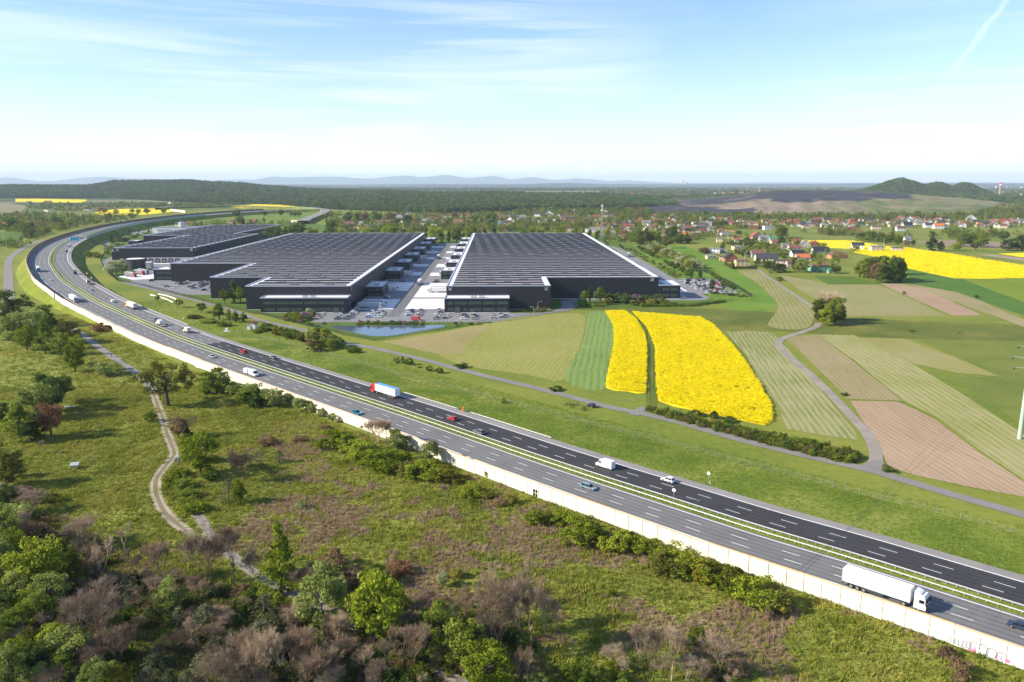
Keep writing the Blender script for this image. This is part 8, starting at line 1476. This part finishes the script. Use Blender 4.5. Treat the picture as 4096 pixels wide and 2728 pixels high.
# ------------------------------------------------------------ fences, signs, pole, people, odds and ends
def fence(pts, label, step, h, bars, mat, maxp=280, panel=True, pname='fence_panel'):
    P2 = [Vector((x, y, 0)) for x, y in pts]; t = thing('fence', label, 'fence', tuple(P2[0])); n_ = 0; q = [P2[0]]
    for a, b in zip(P2, P2[1:]):
        L_ = (b-a).length; n = max(1, round(L_/step))
        for i in range(1, n+1): q.append(a.lerp(b, i/n))
    mb = MB(); mb.box(-.05, -.05, 0, .05, .05, h+.1); pm_ = mb.mesh('post', [mat]); mb = MB()
    if bars:
        for z in (.12, h/2, h-.05): mb.box(.05, -.02, z-.025, step-.05, .02, z+.025)
        for i in range(1, bars): mb.box(step*i/bars-.015, -.015, .14, step*i/bars+.015, .015, h-.08)
    else:
        for z in (.3, .8, 1.3, h-.1): mb.box(.04, -.006, z-.008, step-.04, .006, z+.008)
    pn = mb.mesh(pname, [mat])
    for i, a in enumerate(q[:maxp]):
        link('post', pm_, t, tuple(a-P2[0]))
        if i+1 < len(q): b = q[i+1]; d = b-a; link(pname, pn, t, tuple(a-P2[0]), math.atan2(d.y, d.x), scale=(d.length/step, 1, 1))
    return t
FM = M('fence_dark', (.03, .035, .035), .6, .1, 2); FW = M('fence_grey', (.26, .28, .26), .6, .1, 2)
fence([g('t0', *p) for p in [(1080, 1020), (1300, 1060), (1560, 1125), (1900, 1215), (2347, 1325)]]+[g('t1', *p) for p in [(0, 1312), (250, 1375), (500, 1440), (690, 1480), (800, 1515), (1000, 1552), (1092, 1567)]], 'long dark mesh fence around the front of the stepped warehouse and the pond', 2.5, 2.0, 8, FM)
fence([g('t1', *p) for p in [(1092, 1567), (1300, 1545), (1500, 1500), (1800, 1450), (2100, 1400), (2347, 1380)]]+[g('t2', *p) for p in [(150, 1350), (330, 1318), (580, 1275), (1000, 1262), (1600, 1248), (1900, 1222), (2032, 1205)]], 'long dark mesh fence along the edge of the olive field', 2.5, 2.0, 5, FM)
fence([g('t0', *p) for p in [(1080, 1018), (1020, 968), (962, 912), (922, 832), (962, 765), (950, 690)]], 'dark fence beside the blossoming bushes at the left end of the estate', 2.5, 2.4, 9, FM)
fence([g('t2', *p) for p in [(1760, 935), (1880, 985), (2020, 1050), (2200, 1168)]], 'dark fence behind the right-hand car park', 2.5, 2.4, 10, FM)
fence([g('t2', *p) for p in [(840, 655), (885, 690)]], 'short dark fence piece by the lattice mast', 2.5, 3, 10, FM); fence([g('t2', *p) for p in [(980, 693), (1025, 728)]], 'short dark fence piece at the start of the heather belt', 2.5, 3, 10, FM)
fence([g('t1', *p) for p in [(690, 1420), (720, 1405), (900, 1408)]], 'thin dark fence on the left bank of the pond', 2.5, 1.6, 0, FM); fence([g('t1', *p) for p in [(1560, 1408), (1800, 1405)]], 'thin dark fence on the right bank of the pond', 2.5, 1.6, 0, FM)
FP = [('u1', 0, -30), ('u1', 360, 45), ('u1', 625, 125), ('u1', 853, 185), ('u1', 1098, 245), ('u1', 1300, 308), ('u1', 1510, 358), ('u1', 1665, 400), ('u1', 1895, 458), ('u1', 2063, 505), ('u2', 92, 610), ('u2', 290, 658), ('u2', 493, 708), ('u2', 698, 760), ('u2', 926, 820), ('u2', 1168, 878), ('u2', 1425, 948), ('u2', 1693, 1015), ('u2', 1980, 1095), ('u2', 2281, 1172), ('u3', 257, 1252), ('u3', 596, 1345), ('u3', 960, 1438), ('u3', 1353, 1534), ('v3', 1551, 20), ('v3', 1762, 75), ('v3', 1978, 132), ('v3', 2208, 200), ('v3', 2420, 255)]
fence([g(*p) for p in FP], 'thin wire fence on posts between the motorway bank and the frontage road', 4.0, 1.7, 0, FW, 200)
def sign(t_, x, y, ytop, w, label, shape='round', col=WHITEP, z=0., slash=True, post=STEEL):
    X_, Y_ = g(t_, x, y, z); h = zfor(t_, x, ytop, X_, Y_)-z; s = w*scl(t_)*depth(X_, Y_, z)/F_PX; t = thing('road_sign', label, 'road sign', (X_, Y_, z), -.5); mb = MB(); mb.cyl((0, 0, 0), (0, 0, h-s/2), .05, .05, 6); mb.obj('post', post, t); mb = MB(); r = s/2
    if shape == 'round': mb.cyl((0, -.03, h-r), (0, .03, h-r), r, r, 20)
    else: mb.box(-r, -.04, h-s, r, .04, h)
    mb.obj('plate', col, t)
    if slash: mb = MB(); mb.cyl((-r*.55, -.045, h-r*1.55), (r*.55, -.045, h-r*.45), r*.10, r*.10, 4); mb.obj('slash', M('black_plastic', (.02, .02, .02), .6), t)
    return t
YS = M('sign_orange', (.80, .34, .03), .5, .05, 2)
sign('u2', 1480, 1480, 1352, 34, 'round white road sign with black diagonal in the median'); sign('u2', 1798, 1305, 1198, 32, 'round white road sign with black diagonal on the grass bank')
sign('z5', 1360, 572, 522, 34, 'orange sign in the median of the bend', 'square', YS, 5, False); sign('z5', 1945, 552, 508, 38, 'orange sign on the inner verge of the bend', 'square', YS, 4, False); sign('z5', 1490, 672, 620, 34, 'small white sign in the median of the bend', 'square', WHITEP, 4, False); sign('z5', 2045, 660, 615, 34, 'small white sign right of the flatbed lorry', 'square', WHITEP, 3, False); sign('q4', 1100, 790, 715, 18, 'white sign on the grass behind the shoulder rail', 'square', WHITEP, 0, False); sign('v3', 0, 0, -20, 8, 'small marker by the right shoulder', 'square', WHITEP, 0, False)
X_, Y_ = on_mw('t0', 750, 690, 1)[:2]; u_, _ = MW.near(X_, Y_); p_, tt = MW.at(u_, 1.5); a = math.atan2(tt.y, tt.x)
t = thing('direction_sign', 'large blue motorway direction sign with green panel above the bend', 'direction sign', tuple(p_), a-math.pi/2-.35); SB = M('sign_blue_panel', (.01, .20, .50), .5, .05, 2); SG = M('sign_green_panel', (.01, .33, .22), .5, .05, 2); mb = MB(); mb.box(-8, -.1, 5.2, 1.6, .1, 10.6); mb.obj('panel', SB, t); mb = MB(); mb.box(-5.0, -.16, 6.6, .4, -.11, 8.6); mb.obj('green_field', SG, t); mb = MB(); mb.cyl((0, .4, 0), (0, .4, 9), .28, .22, 8); mb.box(-7.6, .25, 7.5, 1.4, .5, 7.8); mb.obj('post', STEEL, t)
mb = MB()
for zz, xa, xb in ((9.7, -7, -3.2), (9.7, -2.4, .6), (5.8, -6.8, -4), (5.8, -3, .5)): mb.box(xa, -.16, zz, xb, -.11, zz+.32)
mb.obj('lettering_rows', WHITEP, t)
X_, Y_ = g('u1', 1902, 650); t = thing('emergency_phone', 'orange emergency phone post at the right shoulder', 'emergency phone', (X_, Y_, 0)); mb = MB(); mb.cyl((0, 0, 0), (0, 0, 1.7), .32, .32, 10); mb.obj('body', M('phone_orange', (.80, .20, .02), .5, .05, 2), t); mb = MB(); mb.cyl((0, 0, 1.7), (0, 0, 2.0), .36, .12, 10); mb.obj('cap', M('phone_orange', (.80, .20, .02), .5), t)
for i, (fr, x, y, lb) in enumerate((('u1', 483, 218, 'red and white marker post beyond the dark grey car'), ('u2', 1816, 1312, 'red and white marker post beside the round sign on the bank'), ('u1', 315, 735, 'yellow marker post standing in the meadow'))):
    X_, Y_ = g(fr, x, y); t = thing('marker_post', lb, 'marker post', (X_, Y_, 0)); h = 1.0 if i < 2 else 2.4; mb = MB(); mb.box(-.09, -.09, 0, .09, .09, h); mb.obj('shaft', WHITEP if i < 2 else M('marker_yellow', (.75, .50, .03), .6), t); mb = MB(); mb.box(-.095, -.095, h*.7, .095, .095, h*.9); mb.obj('band', PAINTS['red'] if i < 2 else COPE, t)
# power pole, arms, insulators and wires
X0, Y0 = G(2343.5, 1009.6); PG = M('pole_green', (.34, .44, .35), .6, .06, .6); t = thing('power_pole', 'tall pale green tubular power pole at the right edge of the photo', 'power pole', (X0, Y0, 0)); mb = MB(); mb.cyl((0, 0, 0), (0, 0, 36), .72, .30, 14); mb.obj('mast', PG, t); da = math.radians(-43)
INS = M('insulator_brown', (.10, .035, .03), .3, .1, 3); tips = []
for z, w_ in ((32.0, 4.0), (28.3, 5.4), (24.8, 4.6)):
    for s_ in (-1, 1):
        e = Vector((math.cos(da+math.pi/2+math.pi/4*0)*0, 0, 0)); dx, dy = (-1*s_*w_, .15*s_*w_); mb = MB(); mb.cyl((0, 0, z-.4), (dx, dy, z), .16, .07, 6); mb.obj('arm', PG, t); tips.append((X0+dx, Y0+dy, z-.9))
        for q_ in (0, .45): mb = MB(); mb.cyl((dx+q_*s_, dy, z-.9), (dx+q_*s_, dy, z-.1), .13, .13, 6); mb.obj('insulator', INS, t)
mb = MB()
for i in range(28): mb.box(.5-i*.008, -.05, 3+i*1.1, .75-i*.008, .05, 3.1+i*1.1)
mb.obj('step_bolt', DARKSTEEL, t)
WIRE = M('wire_grey', (.10, .10, .10), .5, .05, 1)
tgt = [g('v2', *p, 20.) for p in [(1500, 1390), (1650, 1260)]]
for i, (x, y, z) in enumerate(tips):
    ex, ey = G(1553+60*(i % 2)+26*(i//2), 1523-34*(i//2), 17.+1.6*(2-i//2)); d = Vector((ex-x, ey-y, 17+1.6*(2-i//2)-z)); e = Vector((x, y, z))+d*1.5; t = None; mb = MB(); pr = None
    for k in range(25):
        f_ = k/24; p_ = Vector((x, y, z)).lerp(e, f_); p_.z += -5*f_*(1-f_)*2
        if pr is not None: mb.cyl(pr, p_, .016, .016, 3, caps=False)
        pr = p_
    o = mb.obj('power_line', WIRE, label=f'power line wire sagging over the motorway, {ordw(i+1)} of six', cat='power line', group='wires of the power line')
# street lamps in the estate
for (fr, x, y, yt, an, lb) in (('z1', 1812, 975, 795, 2.6, 'street lamp by the fence in front of the notched corner'), ('z1', 1892, 880, 690, 0, 'twin street lamp in the small bed by the grey wall'), ('z2', 1350, 870, 690, 1.6, 'street lamp standing by the pond hedge'), ('z1', 652, 1075, 870, 1.6, 'street lamp below the right car rows'), ('t1', 597, 1400, 1300, .4, 'street lamp by the flower bed'), ('t1', 588, 1290, 1222, 0, 'street lamp behind the flower bed'), ('z3', 512, 880, 790, 0, 'street lamp beside the blossoming bushes'), ('z3', 480, 1010, 885, 0, 'street lamp left of the first red lorry'), ('z3', 602, 1070, 945, 0, 'street lamp below the first red lorry'), ('z3', 1018, 1195, 1055, 0, 'street lamp left of the stepped car park'), ('z3', 1515, 1300, 1160, 0, 'street lamp right in the stepped car park'), ('z4', 1313, 535, 440, 1.6, 'street lamp right of the rear road corner'), ('z4', 1300, 170, 60, 1.6, 'street lamp behind the right-hand car park'), ('z4', 1612, 420, 310, 1.6, 'street lamp between the columnar trees'), ('t2', 750, 1195, 1112, 0, 'street lamp behind the trees of the notched front'), ('t2', 590, 1250, 1185, 2.9, 'street lamp at the dark driveway bend')):
    X_, Y_ = g(fr, x, y); lamp(X_, Y_, 0, zfor(fr, x, yt, X_, Y_)-.3, 1.8, an, lb)
# concrete poles in the village
for i, (fr, x, y, yt) in enumerate((('h5', 1147, 725, 640), ('h5', 1205, 780, 625), ('h5', 1243, 785, 655), ('h4', 1290, 520, 420), ('h4', 1313, 735, 620), ('h4', 1882, 545, 430), ('h4', 1707, 640, 555), ('h4', 2015, 570, 450), ('h4', 980, 600, 530), ('h6', 608, 430, 365), ('h6', 1036, 385, 310), ('t0', 225, 665, 590), ('t0', 65, 755, 650), ('t0', 30, 640, 555), ('t1', 2020, 500, 460))):
    X_, Y_ = g(fr, x, y); h = zfor(fr, x, yt, X_, Y_); t = thing('utility_pole', None, 'utility pole', (X_, Y_, 0), 0, 'utility poles in the villages'); mb = MB(); mb.cyl((0, 0, 0), (0, 0, h), .2, .12, 6); mb.obj('pole', M('pole_concrete', (.55, .54, .50), .8, .1, 1), t); mb = MB(); mb.box(-.8, -.06, h-.5, .8, .06, h-.35); mb.obj('crossbar', STEEL, t); auto(t, 'pale concrete utility pole', 'among the village houses' if fr[0] == 'h' else 'beside the left lane' if fr == 't0' else 'in the village behind the warehouses')
# hut with red roof, cabinet, bridge railings on the service road
X_, Y_ = g('t1', 20, 1465); t = thing('pump_hut', 'small white hut with orange-red roof beside the frontage road', 'hut', (X_-4, Y_, 0)); mb = MB(); mb.prism([(-2.4, 0), (2.4, 0), (2.4, 2.9), (0, 4.2), (-2.4, 2.9)], 0, 5, 'y'); mb.obj('wall', WHR, t); mb = MB(); mb.prism([(-2.8, 2.75), (0, 4.3), (0, 4.5), (-2.8, 2.95)], -.3, 5.3, 'y'); mb.prism([(.01, 4.3), (2.8, 2.75), (2.8, 2.95), (.01, 4.5)], -.3, 5.3, 'y'); mb.obj('roof', ROOFC['orange'], t); mb = MB(); mb.box(-.5, -.05, 0, .5, .02, 2); mb.obj('door', M('door_brown', (.14, .08, .05), .6), t)
X_, Y_ = g('q4', 1910, 965); t = thing('utility_cabinet', 'small white utility cabinet on a concrete slab in the verge', 'cabinet', (X_, Y_, 0)); mb = MB(); mb.box(-.6, -.4, .15, .6, .4, 2.0); mb.obj('cabinet_body', WHITEP, t); mb = MB(); mb.box(-1.8, -1.2, 0, 2.4, 1.2, .15); mb.obj('slab', KERB, t)
for nm, pts in (('white railing on the near side of the service road bridge', [(475, 290), (640, 325), (780, 375), (905, 432)]), ('white railing on the far side of the service road bridge', [(625, 275), (760, 300), (900, 345), (965, 378)])):
    q_ = [Vector((*g('q4', *p), 0)) for p in pts]; t = thing('bridge_railing', nm, 'railing', tuple(q_[0])); mb = MB()
    for a, b in zip(q_, q_[1:]): d = b-a; mb.box(0, -.1, .2, d.length, .1, .9, 0, math.atan2(d.y, d.x), (a.x-q_[0].x, a.y-q_[0].y))
    mb.obj('rail', WHITEP, t)
# gate window in the noise barrier, graffiti
def on_wall(t_, x, y): 
    X_, Y_ = g(t_, x, y); u_, _ = MW.near(X_, Y_); return u_
u_ = on_wall('u2', 255, 1418); p_, tt = MW.at(u_, OFF['wall']-1.0); t = thing('barrier_door', 'dark glazed emergency door in the cream noise barrier', 'door', (p_.x, p_.y, 0), math.atan2(tt.y, tt.x)); mb = MB(); mb.box(-1.0, .15, .2, 1.0, .22, 2.3); mb.obj('door_leaf', GLASS, t); mb = MB(); mb.box(-1.05, .2, .1, -.95, .27, 2.4); mb.box(.95, .2, .1, 1.05, .27, 2.4); mb.box(-.95, .2, 2.3, .95, .27, 2.4); mb.box(-.05, .225, .2, .05, .27, 2.3); mb.box(-.95, .225, 1.2, .95, .26, 1.3); mb.obj('door_frame', CREAM, t)
def graffiti(u0, w, h, z0, fillm, edge, label, seed, n):
    p_, tt = MW.at(u0, OFF['wall']-1.0); t = thing('graffiti', label, 'graffiti', (p_.x, p_.y, 0), math.atan2(tt.y, tt.x)+math.pi); r_ = random.Random(seed); A = MB(); B = MB()
    # local x runs to the right for someone looking at the outer face, -y faces them
    for i in range(n):
        cx_ = -w/2+w*(i+.5)/n; ww = w/n*.62; hh = h*r_.uniform(.75, 1.); k = 9; pts = [(cx_+ww*math.cos(6.283*j/k)*r_.uniform(.8, 1.1), z0+hh/2+hh/2*math.sin(6.283*j/k)*r_.uniform(.85, 1.1)) for j in range(k)]
        A.poly([(a, -.15-.002*i, b) for a, b in pts])
        for (a, b), (c_, d_) in zip(pts, pts[1:]+pts[:1]):
            B.cyl((a, -.17-.002*i, b), (c_, -.17-.002*i, d_), .045, .045, 3)
    A.obj('paint_fill', fillm, t); B.obj('outline', edge, t); return t
GS = M('spray_silver', (.52, .53, .56), .5, .1, 2); BK = M('spray_black', (.02, .03, .03), .6); PKS = M('spray_pink', (.62, .16, .34), .6, .1, 2)
graffiti(on_wall('v3', 1790, 1215), 4.6, 1.5, .5, GS, M('spray_grey', (.25, .26, .28), .6), 'pale silver block-letter graffiti on the noise barrier', 3, 7)
graffiti(on_wall('v3', 2025, 1310), 5.6, 2.3, .25, GS, BK, 'large silver bubble graffiti outlined in black on the noise barrier', 5, 4)
graffiti(on_wall('v3', 2170, 1365), 2.0, .9, .5, PKS, PKS, 'pink graffiti scribble right of the silver bubble letters', 8, 3); graffiti(on_wall('v3', 1900, 1250), 1.2, .8, .3, PKS, PKS, 'pink graffiti scribble left of the silver bubble letters', 9, 2)
# people and a dog: one skinned body each
def person(X, Y, ang, shirt, trousers, label, stride=.18):
    t = thing('person', label, 'person', (X, Y, .1), ang); V = [(0, 0, .95), (0, 0, 1.2), (0, 0, 1.45), (0, 0, 1.55), (0, 0, 1.68), (-.19, 0, 1.42), (-.24, .05, 1.15), (-.22, .16, .92), (.19, 0, 1.42), (.24, -.05, 1.15), (.22, .10, .92), (-.10, 0, .90), (-.11, stride*.6, .50), (-.11, stride, .06), (-.11, stride+.16, .03), (.10, 0, .90), (.11, -stride*.3, .50), (.11, -stride*1.3, .08), (.11, -stride*1.3+.16, .03)]
    E = [(0, 1), (1, 2), (2, 3), (3, 4), (2, 5), (5, 6), (6, 7), (2, 8), (8, 9), (9, 10), (0, 11), (11, 12), (12, 13), (13, 14), (0, 15), (15, 16), (16, 17), (17, 18)]; R_ = [.15, .15, .16, .06, .11, .07, .045, .035, .07, .045, .035, .09, .065, .045, .04, .09, .065, .045, .04]
    me = bpy.data.meshes.new('body'); me.from_pydata(V, E, []); o = link('body', me, t); me.materials.append(trousers); sm = o.modifiers.new('skin', 'SKIN')
    for v, r in zip(me.skin_vertices[0].data, R_): v.radius = (r, r)
    me.skin_vertices[0].data[0].use_root = True; o.modifiers.new('sub', 'SUBSURF').levels = 1
    mb = MB(); mb.cyl((0, 0, .98), (0, 0, 1.48), .20, .19, 10); mb.cyl((0, 0, 1.48), (0, 0, 1.54), .19, .08, 10); mb.obj('shirt', shirt, t)
    mb = MB(); mb.cyl((0, -.01, 1.66), (0, -.01, 1.80), .105, .06, 8); mb.obj('hair', M('hair_brown', (.08, .045, .03), .8), t)
SK = lambda n, c: M('cloth_'+n, c, .8, .05, 3)
for fr, x, y, a, s_, tr, lb in (('z1', 302, 935, 0, SK('white', (.65, .62, .6)), SK('tan', (.40, .25, .18)), 'person in light top and tan trousers walking by the office entrance'), ('z1', 392, 966, .5, SK('pink', (.62, .36, .50)), SK('lightpink', (.55, .40, .48)), 'person in pink clothes walking across the car park'), ('z1', 422, 966, .3, SK('orange', (.55, .20, .06)), SK('dark', (.04, .04, .05)), 'person in orange top and dark trousers beside the one in pink'), ('u0', 1024, 148, 1.0, SK('brown', (.20, .12, .08)), SK('dark', (.04, .04, .05)), 'person in brown jacket walking on the gravel path')):
    X_, Y_ = g(fr, x, y); person(X_, Y_, a, s_, tr, lb)
X_, Y_ = g('u0', 1044, 188); t = thing('dog', 'ginger dog trotting on the gravel path', 'dog', (X_, Y_, .12), .6); V = [(0, 0, .48), (.35, 0, .50), (-.35, 0, .47), (.52, 0, .66), (.70, 0, .62), (-.55, 0, .60), (.33, .09, .25), (.36, .09, .02), (.33, -.09, .25), (.28, -.09, .02), (-.36, .09, .30), (-.46, .09, .18), (-.42, .09, .02), (-.36, -.09, .30), (-.40, -.09, .18), (-.34, -.09, .02)]; E = [(0, 1), (0, 2), (1, 3), (3, 4), (2, 5), (1, 6), (6, 7), (1, 8), (8, 9), (2, 10), (10, 11), (11, 12), (2, 13), (13, 14), (14, 15)]
me = bpy.data.meshes.new('body'); me.from_pydata(V, E, []); me.materials.append(M('dog_fur', (.42, .17, .06), .9, .1, 4)); o = link('body', me, t); o.modifiers.new('skin', 'SKIN')
for v, r in zip(me.skin_vertices[0].data, [.13, .14, .12, .09, .05, .025, .05, .03, .05, .03, .055, .035, .03, .055, .035, .03]): v.radius = (r, r)
me.skin_vertices[0].data[0].use_root = True; o.modifiers.new('sub', 'SUBSURF').levels = 1
# field oddments
X_, Y_ = g('u0', 688, 1170); t = thing('deer_feeder', 'grey corrugated feeder box on the left meadow', 'feeder', (X_, Y_, 0), .2); mb = MB(); mb.box(-.9, -.7, .8, .9, .7, 1.3); mb.obj('box', M('weathered_wood', (.30, .29, .28), .8, .15, 3), t); mb = MB(); mb.quad((-1.2, -1., 1.3), (1.2, -1., 1.3), (1.2, 1., 1.75), (-1.2, 1., 1.75)); mb.obj('roof', STEEL, t); mb = MB()
for x in (-.8, .8):
    for y in (-.6, .6): mb.box(x-.06, y-.06, 0, x+.06, y+.06, .8)
mb.obj('leg', M('weathered_wood', (.30, .29, .28), .8), t)
X_, Y_ = g('u0', 636, 610); t = thing('white_slab', 'pale concrete slab lying under the trees at the left', 'slab', (X_, Y_, 0), .1); mb = MB(); mb.box(-2, -.6, 0, 2, .6, .5); mb.obj('slab', KERB, t)
X_, Y_ = g('u0', 1650, 1090); t = thing('rubble_heap', 'grey rubble heap where the dirt path narrows', 'rubble heap', (X_, Y_, 0)); mb = MB()
for i in range(60): a = random.uniform(0, 6.28); r = random.uniform(0, 1.8); mb.box(-.25, -.2, 0, .25, .2, .35, 0, a, (r*math.cos(a*3), r*math.sin(a*3))); mb.v[-8:] = [(v[0], v[1], v[2]+max(0, 1.3-r*.7)*random.random()) for v in mb.v[-8:]]
mb.obj('rubble', M('rubble_grey', (.28, .26, .25), .9, .2, 3), t, kind='stuff')
def brush(fr, x, y, label, n=70, L_=1.6, col=TWIG):
    X_, Y_ = g(fr, x, y); t = thing('brushwood_pile', label, 'brushwood', (X_, Y_, 0)); mb = MB()
    for i in range(n): a = random.uniform(0, 6.28); q_ = Vector((random.uniform(-1.6, 1.6), random.uniform(-.8, .8), random.uniform(.05, .5))); d = Vector((math.cos(a), math.sin(a)*.6, random.uniform(-.1, .25)))*L_*random.uniform(.5, 1); mb.cyl(q_-d/2, q_+d/2, .035, .02, 3, caps=False)
    mb.obj('sticks', col, t, kind='stuff')
brush('u0', 1585, 672, 'pile of cut branches right of the oak trunk'); brush('u0', 1610, 715, 'second pile of cut branches below the first one'); brush('u0', 1660, 925, 'pile of cut branches beside the dark path'); brush('v2', 1350, 1440, 'scattered dead branches under the bare trees', 160, 2.2); brush('v3', 1745, 1560, 'dry twigs by the last brown shrub')
finish_labels()
